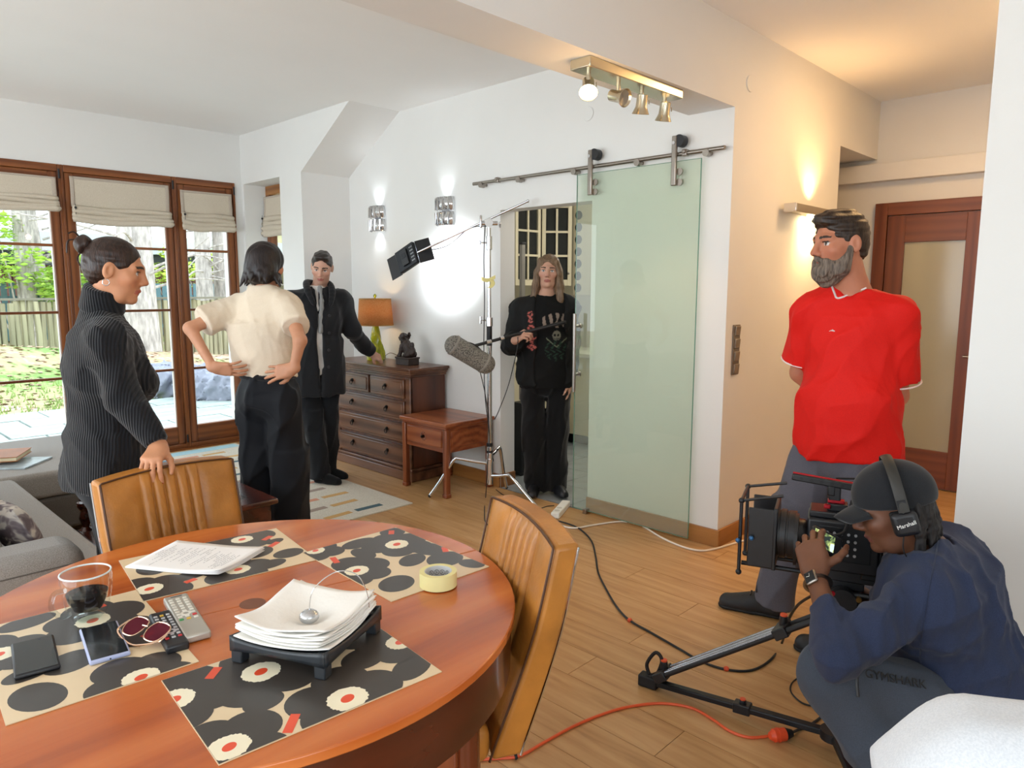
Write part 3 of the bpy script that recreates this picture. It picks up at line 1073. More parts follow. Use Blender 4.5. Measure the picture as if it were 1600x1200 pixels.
# ------------------------------------------------------------------ carved chest of drawers
CX0, CX1, CY0, CY1, CH = 3.385, 3.745, 4.385, 5.475, 0.90
t = thing('chest_of_drawers', 'carved walnut chest of drawers against the white wall', 'chest of drawers', ((CX0 + CX1) / 2, (CY0 + CY1) / 2, 0))
MB().span((CX0 + 0.012, CY0 + 0.012, 0.10), (CX1, CY1 - 0.012, CH - 0.06)).build('body', m_chests, t, bevel=0.004)
pl = MB().span((CX0 - 0.018, CY0 - 0.018, 0), (CX1, CY1 + 0.018, 0.075)).span((CX0 - 0.008, CY0 - 0.008, 0.075), (CX1, CY1 + 0.008, 0.10))
pl.build('plinth', m_chestx, t, bevel=0.006)
tp = MB()
for k, (o_, za, zb) in enumerate(((0.0, CH - 0.075, CH - 0.055), (0.012, CH - 0.055, CH - 0.038), (0.026, CH - 0.038, CH - 0.022), (0.04, CH - 0.022, CH))):
    tp.span((CX0 - o_, CY0 - o_, za), (CX1 + 0.004, CY1 + o_, zb))
tp.build('cornice_top', m_chestx, t, bevel=0.005)
for ya in (CY0 + 0.012, CY1 - 0.075):
    MB().span((CX0 + 0.004, ya, 0.10), (CX0 + 0.03, ya + 0.063, CH - 0.075)).build('corner_post', m_chestx, t, bevel=0.006)
rows = [(0.655, 0.805), (0.475, 0.635), (0.30, 0.455), (0.12, 0.28)]


def drawer(y0, y1, z0, z1, pulls):
    d = MB().span((CX0 - 0.008, y0, z0), (CX0 + 0.02, y1, z1)).build('drawer', m_chestx, t, bevel=0.006)
    MB().span((CX0 - 0.014, y0 + 0.022, z0 + 0.022), (CX0 - 0.004, y1 - 0.022, z1 - 0.022)).build('drawer_field', m_chestx, d, bevel=0.005)
    for y in pulls:
        z = (z0 + z1) / 2
        MB().cyl((CX0 - 0.02, y, z + 0.012), (CX0 - 0.008, y, z + 0.012), 0.016).ball((CX0 - 0.026, y, z + 0.012), 0.009).tube([(CX0 - 0.03, y + 0.016 * math.sin(a), z - 0.004 + 0.018 * math.cos(a)) for a in np.linspace(0, 2 * math.pi, 17)], 0.0035, 6).build('ring_pull', m_iron, d)


ym = (CY0 + CY1) / 2
drawer(CY0 + 0.08, ym - 0.012, *rows[0], [CY0 + 0.31])
drawer(ym + 0.012, CY1 - 0.08, *rows[0], [CY1 - 0.31])
for r_ in rows[1:]:
    drawer(CY0 + 0.08, CY1 - 0.08, *r_, [CY0 + 0.30, CY1 - 0.30])

# ------------------------------------------------------------------ small side table with one drawer
X0, X1, Y0, Y1, SH = 3.275, 3.745, 3.842, 4.362, 0.552
t = thing('side_table', 'low rosewood side table with one drawer beside the chest', 'side table', ((X0 + X1) / 2, (Y0 + Y1) / 2, 0))
MB().span((X0 - 0.012, Y0 - 0.012, SH - 0.028), (X1 + 0.008, Y1 + 0.012, SH)).build('tabletop', m_chinese, t, bevel=0.006)
MB().span((X0 + 0.04, Y0 + 0.04, SH - 0.004), (X1 - 0.04, Y1 - 0.04, SH + 0.0012)).build('top_field', m_chinese, t, bevel=0.002)
MB().span((X0 + 0.002, Y0 + 0.002, SH - 0.048), (X1 - 0.002, Y1 - 0.002, SH - 0.028)).build('waist', m_chinese, t, bevel=0.004)
for lx in (X0 + 0.022, X1 - 0.022):
    for ly in (Y0 + 0.022, Y1 - 0.022):
        MB().span((lx - 0.021, ly - 0.021, 0), (lx + 0.021, ly + 0.021, SH - 0.048)).span((lx - 0.025, ly - 0.025, 0), (lx + 0.025, ly + 0.025, 0.03)).build('leg', m_chinesez, t, bevel=0.006)
MB().span((X0 + 0.014, Y0 + 0.043, 0.33), (X1 - 0.02, Y1 - 0.043, SH - 0.048)).span((X0 + 0.043, Y0 + 0.012, 0.33), (X1 - 0.043, Y1 - 0.012, SH - 0.048)).build('frieze', m_chinese, t, bevel=0.004)
MB().span((X0 + 0.06, Y0 + 0.006, 0.365), (X1 - 0.06, Y0 + 0.02, SH - 0.065)).build('side_panel', m_chinese, t, bevel=0.004)
d = MB().span((X0 + 0.004, Y0 + 0.06, 0.365), (X0 + 0.03, Y1 - 0.06, SH - 0.065)).build('drawer', m_chinese, t, bevel=0.005)
yc, zc = (Y0 + Y1) / 2, 0.427
ros = MB()
for k in range(10):
    a = k * math.pi / 5
    ros.ball((X0 + 0.003, yc + 0.026 * math.cos(a), zc + 0.026 * math.sin(a)), (0.004, 0.010, 0.010), 8, 5)
ros.build('carved_rosette', m_chinesez, d)
MB().cyl((X0 - 0.012, yc, zc), (X0 + 0.004, yc, zc), 0.011).ball((X0 - 0.014, yc, zc), 0.009).build('knob', m_iron, d)

# ------------------------------------------------------------------ grey corner sofa
m_sofa = fabric('sofa_grey', '#A6A19B', '#867F78', scale=330, bump=0.35)
m_sofad = fabric('sofa_base', '#6E6862', '#57514B', scale=330, bump=0.3)
t = thing('corner_sofa', 'grey wool corner sofa behind the dining table', 'sofa', (0.4, 4.2, 0))
MB().span((-0.5, 2.87, 0.06), (0.725, 3.12, 0.585)).build('armrest', m_sofa, t, bevel=0.07, seg=5)
MB().tube([(x, 2.872, 0.525) for x in (-0.4, 0.67)], 0.003, 6).build('arm_seam', m_sofad, t)
MB().span((-0.5, 3.12, 0.06), (0.86, 4.86, 0.27)).span((-0.5, 4.87, 0.06), (1.5, 6.05, 0.27)).build('base', m_sofad, t, bevel=0.02)
MB().span((-0.4, 3.13, 0.27), (0.88, 4.85, 0.43)).build('seat_cushion', m_sofa, t, bevel=0.04, seg=4)
MB().span((-0.5, 4.86, 0.27), (1.52, 6.06, 0.43)).build('chaise_cushion', m_sofa, t, bevel=0.03, seg=4)
bc = MB().box((0.36, 3.95, 0.58), (0.30, 1.55, 0.34), ry(R(-16)))
bc.build('back_cushion', m_sofa, t, bevel=0.08, seg=5)
MB().span((-0.5, 3.12, 0.27), (0.16, 4.86, 0.72)).build('backrest', m_sofa, t, bevel=0.05, seg=4)
for p in ((0.6, 2.95), (0.75, 4.7), (1.4, 5.0), (1.4, 5.95), (-0.4, 2.95), (-0.4, 5.95)):
    MB().cyl((p[0], p[1], 0), (p[0], p[1], 0.06), 0.02).build('foot', m_black, t)


def pillow(name, label, c, size, rot, mats):
    mb = MB()
    n = 14

    def surf(u, v, s):
        a, b_ = 2 * u - 1, 2 * v - 1
        e = max(0.0, (1 - abs(a) ** 2.6)) ** 0.55 * max(0.0, (1 - abs(b_) ** 2.6)) ** 0.55
        pinch = 1 - 0.08 * (a * a * b_ * b_) - 0.03 * (1 - abs(a * b_))
        return np.array([a * size[0] / 2 * pinch, b_ * size[1] / 2 * pinch, s * size[2] / 2 * e]) @ np.asarray(rot).T + np.asarray(c)
    mb.grid(lambda u, v: surf(u, v, 1), n, n)
    mb.grid(lambda u, v: surf(1 - u, v, -1), n, n)
    return tag(mb.build(name, mats), label, name.replace('_', ' '))


m_mauve, nt, b_ = _nodes('mauve_print')
v_ = _coord(nt, (9, 9, 9))
nt.links.new(_ramp(nt, _noise(nt, v_, 1.3, 2, 0.5, 1.5), [(0.45, srgb('#6F6266')), (0.52, srgb('#8E8284')), (0.60, srgb('#D8CFC4'))]), b_.inputs['Base Color'])
b_.inputs['Roughness'].default_value = 0.9
pillow('sofa_pillow', 'mauve patterned pillow leaning in the corner of the grey sofa', (0.60, 3.42, 0.545), (0.26, 0.32, 0.12), rz(R(10)) @ ry(R(66)), m_mauve)

# book and magazine on the sofa
bk_ = thing('leather_book', 'brown leather book lying on the grey sofa', 'book', (0.93, 5.32, 0.445))
MB().box((0.93, 5.32, 0.462), (0.20, 0.28, 0.004), rz(R(-28))).box((0.93, 5.32, 0.487), (0.20, 0.28, 0.004), rz(R(-28))).build('book_cover', plain('book_leather', '#A5622E', 0.5, vary=0.12), bk_, bevel=0.001)
MB().box((0.93, 5.32, 0.4745), (0.19, 0.27, 0.02), rz(R(-28))).build('pages', plain('book_pages', '#D9CBA8', 0.8), bk_)
tag(MB().box((0.985, 5.20, 0.4365), (0.21, 0.29, 0.010), rz(R(-42))).build('magazine', plain('magazine_cover', '#A9B6BC', 0.3, vary=0.3, scale=14), bevel=0.001), 'pale blue magazine half under the brown book', 'magazine')

# ------------------------------------------------------------------ dark coffee table
X0, X1, Y0, Y1, SH = 1.05, 1.70, 3.30, 4.42, 0.46
t = thing('coffee_table', 'dark mahogany coffee table with shelf behind the leather chair', 'coffee table', ((X0 + X1) / 2, (Y0 + Y1) / 2, 0))
MB().span((X0, Y0, SH - 0.03), (X1, Y1, SH)).build('tabletop', m_dark, t, bevel=0.01, seg=3)
MB().span((X0 + 0.03, Y0 + 0.03, SH - 0.13), (X1 - 0.03, Y1 - 0.03, SH - 0.03)).build('frieze', m_dark, t, bevel=0.004)
MB().span((X0 + 0.005, Y0 + 0.005, 0.155), (X1 - 0.005, Y1 - 0.005, 0.18)).build('shelf', m_dark, t, bevel=0.008, seg=3)
MB().span((X0 + 0.11, Y0 + 0.12, SH), (X1 - 0.11, Y1 - 0.12, SH + 0.005)).build('glass_inset', glass('table_glass', (0.9, 0.95, 0.95), 1.0, ior=1.6), t, smooth=False)
for lx in (X0 + 0.05, X1 - 0.05):
    for ly in (Y0 + 0.05, Y1 - 0.05):
        MB().lathe([(0.03, 0.0), (0.036, 0.02), (0.022, 0.05), (0.036, 0.09), (0.036, 0.155), (0.036, 0.18), (0.018, 0.20), (0.032, 0.25), (0.022, 0.29), (0.038, 0.32), (0.038, 0.34)], 16, (lx, ly, 0)).build('leg', m_dark, t)
MB().span((X1 - 0.032, 3.5, SH - 0.115), (X1 - 0.026, 3.8, SH - 0.045)).build('drawer', m_dark, t, bevel=0.003)
dish = MB().lathe([(0.0, 0.465), (0.05, 0.466), (0.075, 0.485), (0.078, 0.49), (0.07, 0.489), (0.048, 0.472), (0.0, 0.471)], 24, (1.50, 3.60, 0), cap=False)
tag(dish.build('glass_dish', m_chrome), 'shiny glass dish on the dark coffee table', 'dish')

# ------------------------------------------------------------------ rug
m_rug = [fabric('rug_cream', '#D9D2C2', '#C4BCAB', scale=160, bump=0.5), fabric('rug_red', '#9A4238', scale=160), fabric('rug_blue', '#5E8599', scale=160),
         fabric('rug_petrol', '#2F5560', scale=160), fabric('rug_ochre', '#CFA05A', scale=160), fabric('rug_taupe', '#9A8678', scale=160), fabric('rug_salmon', '#D08A68', scale=160),
         fabric('rug_pale_blue', '#A9D0DA', scale=160)]
rg = MB()
RX0, RX1, RY0, RY1 = 1.75, 3.03, 3.925, 6.72
rg.span((RX0, RY0, 0.0005), (RX1, RY1, 0.009))
rs = np.random.RandomState(12)
ord_ = [4, 3, 1, 2, 5, 4, 5, 2, 6]
k = 0
for i in range(8):
    for j in range(12):
        x = RX1 - 0.28 - i * 0.245 - (j % 2) * 0.06
        y = RY0 + 0.13 + j * 0.215
        if y > RY1 - 0.25 or x < RX0 + 0.15:
            continue
        k += 1
        rg.m = ord_[(j * 3 + i * 5 + k) % 9]
        rg.box((x, y, 0.0094), (0.205, 0.052, 0.0012), rz(R(rs.uniform(-3, 3))))
rg.m = 7
rg.span((RX0 + 0.05, RY1 - 0.16, 0.009), (RX1 - 0.03, RY1 - 0.02, 0.0098))
rg.m = 0
tag(rg.build('area_rug', m_rug), 'cream rug with rows of coloured dashes under the men by the window', 'rug')
# ================================================================== SOFT FORMS (blended rounded shapes turned into one continuous surface)
def _rc(P, a, b, ra, rb):
    ba = b - a
    L = max(float(ba @ ba), 1e-9)
    q = P - a
    t = np.clip((q @ ba) / L, 0, 1)
    return np.sqrt(((q - t[..., None] * ba) ** 2).sum(-1)) - (ra + (rb - ra) * t)


def rc(a, b, ra, rb, k=0.02, op='u'):
    a, b = np.array(a, float), np.array(b, float)
    m = max(ra, rb)
    return dict(f=lambda P: _rc(P, a, b, ra, rb), k=k, op=op, lo=np.minimum(a, b) - m, hi=np.maximum(a, b) + m)


def fc(a, b, ra, rb, k=0.02, op='u', edge=0.006, axis=None, flat=1.0):
    """cone with flat ends; cross-section squeezed along axis"""
    a, b = np.array(a, float), np.array(b, float)
    d = unit(b - a)
    L = float(np.linalg.norm(b - a))
    ax = None if axis is None else unit(np.array(axis, float) - d * float(np.dot(axis, d)))

    def f(P):
        q = P - a
        h = q @ d
        t = np.clip(h / L, 0, 1)
        rad = q - h[..., None] * d
        if ax is not None:
            rad = rad + (rad @ ax)[..., None] * ax * (1 / flat - 1)
        r = np.sqrt((rad ** 2).sum(-1)) - (ra + (rb - ra) * t) + edge
        if ax is not None:
            r = r * (0.5 + 0.5 * flat)
        w = np.abs(h - L / 2) - L / 2 + edge
        return np.minimum(np.maximum(r, w), 0) + np.sqrt(np.maximum(r, 0) ** 2 + np.maximum(w, 0) ** 2) - edge
    m = max(ra, rb) * max(1, flat)
    return dict(f=f, k=k, op=op, lo=np.minimum(a, b) - m, hi=np.maximum(a, b) + m)


def el(c, r, rot=None, k=0.02, op='u'):
    c, r = np.array(c, float), np.array(r if not np.isscalar(r) else (r, r, r), float)
    rot = np.eye(3) if rot is None else np.asarray(rot, float)

    def f(P):
        q = (P - c) @ rot
        k0 = np.sqrt(((q / r) ** 2).sum(-1))
        k1 = np.sqrt(((q / (r * r)) ** 2).sum(-1)) + 1e-9
        return k0 * (k0 - 1) / k1
    m = r.max()
    return dict(f=f, k=k, op=op, lo=c - m, hi=c + m)


def rbx(c, h, rot=None, rd=0.01, k=0.01, op='u'):
    c, h = np.array(c, float), np.array(h, float) - rd
    rot = np.eye(3) if rot is None else np.asarray(rot, float)

    def f(P):
        q = np.abs((P - c) @ rot) - h
        return np.sqrt((np.maximum(q, 0) ** 2).sum(-1)) + np.minimum(q.max(-1), 0) - rd
    m = float(np.linalg.norm(h)) + rd
    return dict(f=f, k=k, op=op, lo=c - m, hi=c + m)


def half(c, n, k=0.004):
    """keep the side behind the plane"""
    c, n = np.array(c, float), unit(n)
    return dict(f=lambda P: (P - c) @ n, k=k, op='i', lo=None, hi=None)


def grown(p, g, k=None):
    f = p['f']
    q = dict(p)
    q['f'] = lambda P: f(P) - g
    if q['lo'] is not None:
        q['lo'], q['hi'] = p['lo'] - g, p['hi'] + g
    if k is not None:
        q['k'] = k
    return q


def chain(pts, rs, k=0.02):
    return [rc(pts[i], pts[i + 1], rs[i], rs[i + 1], k) for i in range(len(pts) - 1)]


def _mix(D, d, k, op):
    if op == 'u':
        if k <= 0:
            return np.minimum(D, d)
        h = np.clip(0.5 + 0.5 * (d - D) / k, 0, 1)
        return d + (D - d) * h - k * h * (1 - h)
    d = -d if op == 's' else d
    if k <= 0:
        return np.maximum(D, d)
    h = np.clip(0.5 - 0.5 * (d - D) / k, 0, 1)
    return d + (D - d) * h + k * h * (1 - h)


_EDG = [(0, 1), (2, 3), (4, 5), (6, 7), (0, 2), (1, 3), (4, 6), (5, 7), (0, 4), (1, 5), (2, 6), (3, 7)]
_COR = np.array([(i, j, k) for i in (0, 1) for j in (0, 1) for k in (0, 1)])


def sdf_mesh(prims, res, disp=None, lo=None, hi=None):
    B = 8
    us = [p for p in prims if p['op'] == 'u']
    blo = np.min([p['lo'] for p in us], 0) - 0.03
    bhi = np.max([p['hi'] for p in us], 0) + 0.03
    if lo is not None:
        blo, bhi = np.maximum(blo, lo), np.minimum(bhi, hi)
    s = B * res
    nb = np.maximum(np.ceil((bhi - blo) / s).astype(int), 1)
    g = np.stack(np.meshgrid(*[np.arange(n) for n in nb], indexing='ij'), -1).reshape(-1, 3)
    cen = blo + (g + 0.5) * s
    hd = 0.5 * s * 1.7321
    D = np.full(len(cen), 1.0)
    rel = []
    for p in prims:
        d = p['f'](cen)
        D = _mix(D, d, p['k'], p['op'])
        rel.append((np.abs(d) if p['op'] != 'u' else d) < hd * 1.3 + p['k'] + 0.02)
        if p['op'] != 'u':
            rel[-1] |= (d < 0) if p['op'] == 's' else (d > 0)
    keep = np.abs(D) < hd * 1.35 + 0.02
    g = g[keep]
    rel = [r_[keep] for r_ in rel]
    ax = np.arange(B + 1) * res
    off = np.stack(np.meshgrid(ax, ax, ax, indexing='ij'), -1).reshape(-1, 3)
    P = (blo + g * s)[:, None, :] + off[None]
    V = np.full(P.shape[:2], 0.2)
    for p, r_ in zip(prims, rel):
        if r_.any():
            Q = P[r_]
            V[r_] = _mix(V[r_], p['f'](Q), p['k'], p['op'])
    if disp is not None:
        near = np.abs(V).min(1) < 0.03
        V[near] += disp(P[near])
    n1 = B + 1
    V = V.reshape(-1, n1, n1, n1)
    neg = V < 0
    cs = np.stack([V[:, i:i + B, j:j + B, k:k + B] for i, j, k in _COR], -1)
    sg = cs < 0
    msk = sg.any(-1) & ~sg.all(-1)
    bi, ix, iy, iz = np.nonzero(msk)
    c = cs[bi, ix, iy, iz]
    acc = np.zeros((len(bi), 3))
    cnt = np.zeros(len(bi))
    for a, b in _EDG:
        m = (c[:, a] < 0) != (c[:, b] < 0)
        t = c[:, a] / np.where(m, c[:, a] - c[:, b], 1)
        acc += np.where(m[:, None], _COR[a] + t[:, None] * (_COR[b] - _COR[a]), 0)
        cnt += m
    loc = np.stack([ix, iy, iz], -1)
    cell = g[bi] * B + loc
    verts = blo + (cell + acc / cnt[:, None]) * res
    NN = nb * B + 2

    def cid(q):
        return ((q[:, 0] + 1) * NN[1] + (q[:, 1] + 1)) * NN[2] + (q[:, 2] + 1)
    ids = cid(cell)
    order = np.argsort(ids)
    sid = ids[order]
    quads = []
    for axn in range(3):
        sl0 = [slice(0, B)] * 3
        sl1 = [slice(0, B)] * 3
        sl1[axn] = slice(1, B + 1)
        n0 = neg[(slice(None), *sl0)]
        n1_ = neg[(slice(None), *sl1)]
        bb, i, j, k = np.nonzero(n0 != n1_)
        pt = g[bb] * B + np.stack([i, j, k], -1)
        inside = n0[bb, i, j, k]
        u, v = (axn + 1) % 3, (axn + 2) % 3
        q4 = []
        for du, dv in ((-1, -1), (0, -1), (0, 0), (-1, 0)):
            qq = pt.copy()
            qq[:, u] += du
            qq[:, v] += dv
            w = cid(qq)
            pos = np.clip(np.searchsorted(sid, w), 0, len(sid) - 1)
            q4.append(np.where(sid[pos] == w, order[pos], -1))
        q4 = np.stack(q4, -1)
        q4[~inside] = q4[~inside][:, ::-1]
        quads.append(q4[(q4 >= 0).all(-1)])
    return verts, np.concatenate(quads)


def soft(name, prims, mat, parent=None, res=0.006, disp=None, fine=(), color=None, shade=True):
    """fine: [(centre, half size, res)] boxes rendered with a denser surface"""
    v, q = sdf_mesh(prims, res, disp)
    for c, h, r_ in fine:
        lo, hi = np.array(c) - h, np.array(c) + h
        m = v[q].mean(1)
        ins = ((m > lo + r_) & (m < hi - r_)).all(-1)
        q = q[~ins]
        v2, q2 = sdf_mesh(prims, r_, disp, lo - 0.02, hi + 0.02)
        m2 = v2[q2].mean(1)
        q2 = q2[((m2 > lo - res * 0.3) & (m2 < hi + res * 0.3)).all(-1)]
        q = np.concatenate([q, q2 + len(v)])
        v = np.concatenate([v, v2])
    used = np.zeros(len(v), bool)
    used[q.ravel()] = True
    mp = np.cumsum(used) - 1
    v, q = v[used], mp[q]
    off = np.zeros(3) if parent is None else rootloc(parent)
    me = bpy.data.meshes.new(name)
    me.vertices.add(len(v))
    me.vertices.foreach_set('co', (v - off).astype(np.float32).ravel())
    me.loops.add(q.size)
    me.loops.foreach_set('vertex_index', q.astype(np.int32).ravel())
    me.polygons.add(len(q))
    me.polygons.foreach_set('loop_start', np.arange(0, q.size, 4, dtype=np.int32))
    me.update(calc_edges=True)
    me.validate()
    if color is not None:
        at_ = me.attributes.new('col', 'FLOAT_COLOR', 'POINT')
        cc = np.ones((len(v), 4), np.float32)
        cc[:, :3] = color(v)
        at_.data.foreach_set('color', cc.ravel())
    me.materials.append(mat)
    if shade:
        me.shade_smooth()
    o = bpy.data.objects.new(name, me)
    COL.objects.link(o)
    if parent is not None:
        o.parent = parent
    return o


def sdf_eval(prims, P, disp=None):
    D = np.full(P.shape[:-1], 0.5)
    for p in prims:
        D = _mix(D, p['f'](P), p['k'], p['op'])
    return D if disp is None else D + disp(P)


def on_surface(prims, x, y, t0, t1, disp=None, lift=0.0):
    """where the line of sight through (x, y) first meets a soft form, and the surface normal there"""
    t = np.linspace(t0, t1, 700)
    P = CC + ray(x, y) * t[:, None]
    d = sdf_eval(prims, P, disp)
    if not (d < 0).any():
        return None, None
    i = int(np.argmax(d < 0))
    p = P[i]
    e = 0.004
    g = np.array([float(sdf_eval(prims, (p + v)[None])[0] - sdf_eval(prims, (p - v)[None])[0]) for v in np.eye(3) * e])
    n = unit(g)
    return p + n * lift, n


def trace(prims, path, t0, t1, disp=None, lift=0.0):
    """a line drawn on a soft form along a path"""
    pts = [on_surface(prims, x, y, t0, t1, disp, lift)[0] for x, y in path]
    return [p for p in pts if p is not None]


def wrinkle(seed, amp, freq=30.0, along=(0, 0, 1), squash=0.35, warp=0.02):
    """folds in cloth: warped waves, slower along one direction"""
    rs = np.random.RandomState(seed)
    al = unit(along)
    ks = []
    for i in range(5):
        d = rs.normal(size=3)
        d = unit(d - al * (d @ al) * (1 - squash))
        ks.append((d * freq * rs.uniform(0.55, 1.5), rs.rand() * 6.28, rs.uniform(0.5, 1)))
    wd = [(rs.normal(size=3) * 14, rs.rand() * 6.28) for _ in range(3)]

    def f(P):
        W = P + warp * np.stack([np.sin(P @ k + p) for k, p in wd], -1)
        s = 0
        for k, p, a in ks:
            x = np.sin(W @ k + p)
            s = s + a * ((1 - np.abs(x)) ** 2 * 3.0 - 0.7)
        return -s * amp * 0.55
    return f
# ================================================================== PEOPLE
FH = unit([math.cos(YAW), math.sin(YAW), 0])      # straight away from the viewer, level
RH = np.array([FH[1], -FH[0], 0])                 # to the right, level
UPV = np.array([0, 0, 1.0])


def ah(x, y, q):
    """point seen at (x, y) on the upright plane q metres away"""
    d = ray(x, y)
    return CC + d * q / (d @ FH)


def head_frame(fwd, up=(0, 0, 1)):
    f = unit(fwd)
    r_ = unit(np.cross(f, up))
    return np.stack([r_, f, np.cross(r_, f)], 1)     # columns: right, forward, up


def head_prims(c, H, s=1.0, nose=1.0, jaw=1.0):
    L = lambda x, y, z: np.asarray(c) + H @ (np.array([x, y, z]) * s)
    p = [el(L(0, -0.014, 0.030), np.array([0.073, 0.092, 0.084]) * s, H, 0.02),
         el(L(0, 0.018, -0.035), np.array([0.059 * jaw, 0.070, 0.078]) * s, H, 0.03),
         rc(L(-0.030 * jaw, 0.030, -0.088), L(0.030 * jaw, 0.030, -0.088), 0.020 * s, 0.020 * s, 0.03),
         el(L(0, 0.066, -0.097), np.array([0.022, 0.018, 0.017]) * s, H, 0.022)]
    for x in (-1, 1):
        p.append(el(L(x * 0.043, 0.055, -0.020), np.array([0.020, 0.020, 0.018]) * s, H, 0.03))
        p.append(rc(L(x * 0.012, 0.079, 0.026), L(x * 0.043, 0.066, 0.024), 0.011 * s, 0.010 * s, 0.018))
    p.append(rc(L(0, 0.081, 0.020), L(0, 0.104 + 0.006 * (nose - 1), -0.026), 0.0085 * s, 0.0115 * s * nose, 0.014))
    for x in (-1, 1):
        p.append(el(L(x * 0.011, 0.092, -0.032), np.array([0.009, 0.010, 0.008]) * s, H, 0.008))
    for x in (-1, 1):
        e = el(L(x * 0.031, 0.090, 0.004), np.array([0.017, 0.014, 0.0115]) * s, H, 0.010, 's')
        p.append(e)
        p.append(el(L(x * 0.031, 0.066, 0.004), 0.0130 * s, None, 0.003))
        p.append(rc(L(x * 0.020, 0.0775, 0.0125), L(x * 0.042, 0.0715, 0.0120), 0.0040 * s, 0.0040 * s, 0.003))
    p.append(rc(L(-0.019, 0.077, -0.0625), L(0, 0.0855, -0.0600), 0.0045 * s, 0.0062 * s, 0.005))
    p.append(rc(L(0.019, 0.077, -0.0625), L(0, 0.0855, -0.0600), 0.0045 * s, 0.0062 * s, 0.005))
    p.append(rc(L(-0.013, 0.078, -0.0715), L(0.013, 0.078, -0.0715), 0.0072 * s, 0.0072 * s, 0.006))
    for x in (-1, 1):
        p.append(el(L(x * 0.076, -0.012, -0.004), np.array([0.008, 0.019, 0.031]) * s, H @ rz(x * 0.35), 0.008))
        p.append(el(L(x * 0.083, -0.006, -0.002), np.array([0.006, 0.009, 0.016]) * s, H, 0.006, 's'))
    return p


def head_color(c, H, s, skin, brow, lips, beard=None, eye='#4A3A2C', stub=0.0):
    skin, brow, lips, eye = (np.array(_c(q)) for q in (skin, brow, lips, eye))
    white = np.array([0.62, 0.60, 0.58])

    def f(P):
        q = ((P - c) @ H) / s
        x, y, z = np.abs(q[:, 0]), q[:, 1], q[:, 2]
        col = np.repeat(skin[None], len(P), 0)
        ins = (np.abs(q) < 0.16).all(-1)
        blush = np.exp(-(((x - 0.045) / 0.022) ** 2 + ((z + 0.03) / 0.022) ** 2)) * (y > 0.02) * ins + np.exp(-((x / 0.016) ** 2 + ((z + 0.028) / 0.014) ** 2)) * (y > 0.08) * ins
        col = col * (1 - blush[:, None] * np.array([0.04, 0.16, 0.16]))
        if stub:
            w = np.clip((-z - 0.045) / 0.02, 0, 1) * (y > -0.01) * ins * stub
            col = col * (1 - w[:, None] * 0.6) + w[:, None] * 0.6 * brow
        w = ins & (np.abs(z + 0.0655) < 0.011 - 0.25 * np.maximum(x - 0.006, 0)) & (x < 0.024) & (y > 0.070)
        col[w] = lips
        d = np.sqrt((x - 0.031) ** 2 + (y - 0.066) ** 2 + (z - 0.004) ** 2)
        w = ins & (d < 0.0150) & (np.abs(z - 0.0035) < 0.0062) & (np.abs(x - 0.031) < 0.0125)
        col[w] = white
        col[w & (np.hypot(x - 0.031, z - 0.004) < 0.0058)] = eye
        w = ins & (y > 0.05) & (np.abs(z - 0.0105) < 0.0022) & (np.abs(x - 0.031) < 0.014)
        col[w] = brow * 0.6
        arch = 0.027 + 0.05 * (x - 0.014) * (x < 0.035) + 0.001 * (x >= 0.035) - 0.18 * np.maximum(x - 0.037, 0)
        w = ins & (np.abs(z - arch) < 0.0048 - 0.06 * np.maximum(x - 0.03, 0)) & (x > 0.012) & (x < 0.052) & (y > 0.045)
        col[w] = brow
        w = ins & (np.abs(x - 0.006) < 0.0035) & (np.abs(z + 0.036) < 0.003) & (y > 0.09)
        col[w] = skin * 0.35
        return col
    return f


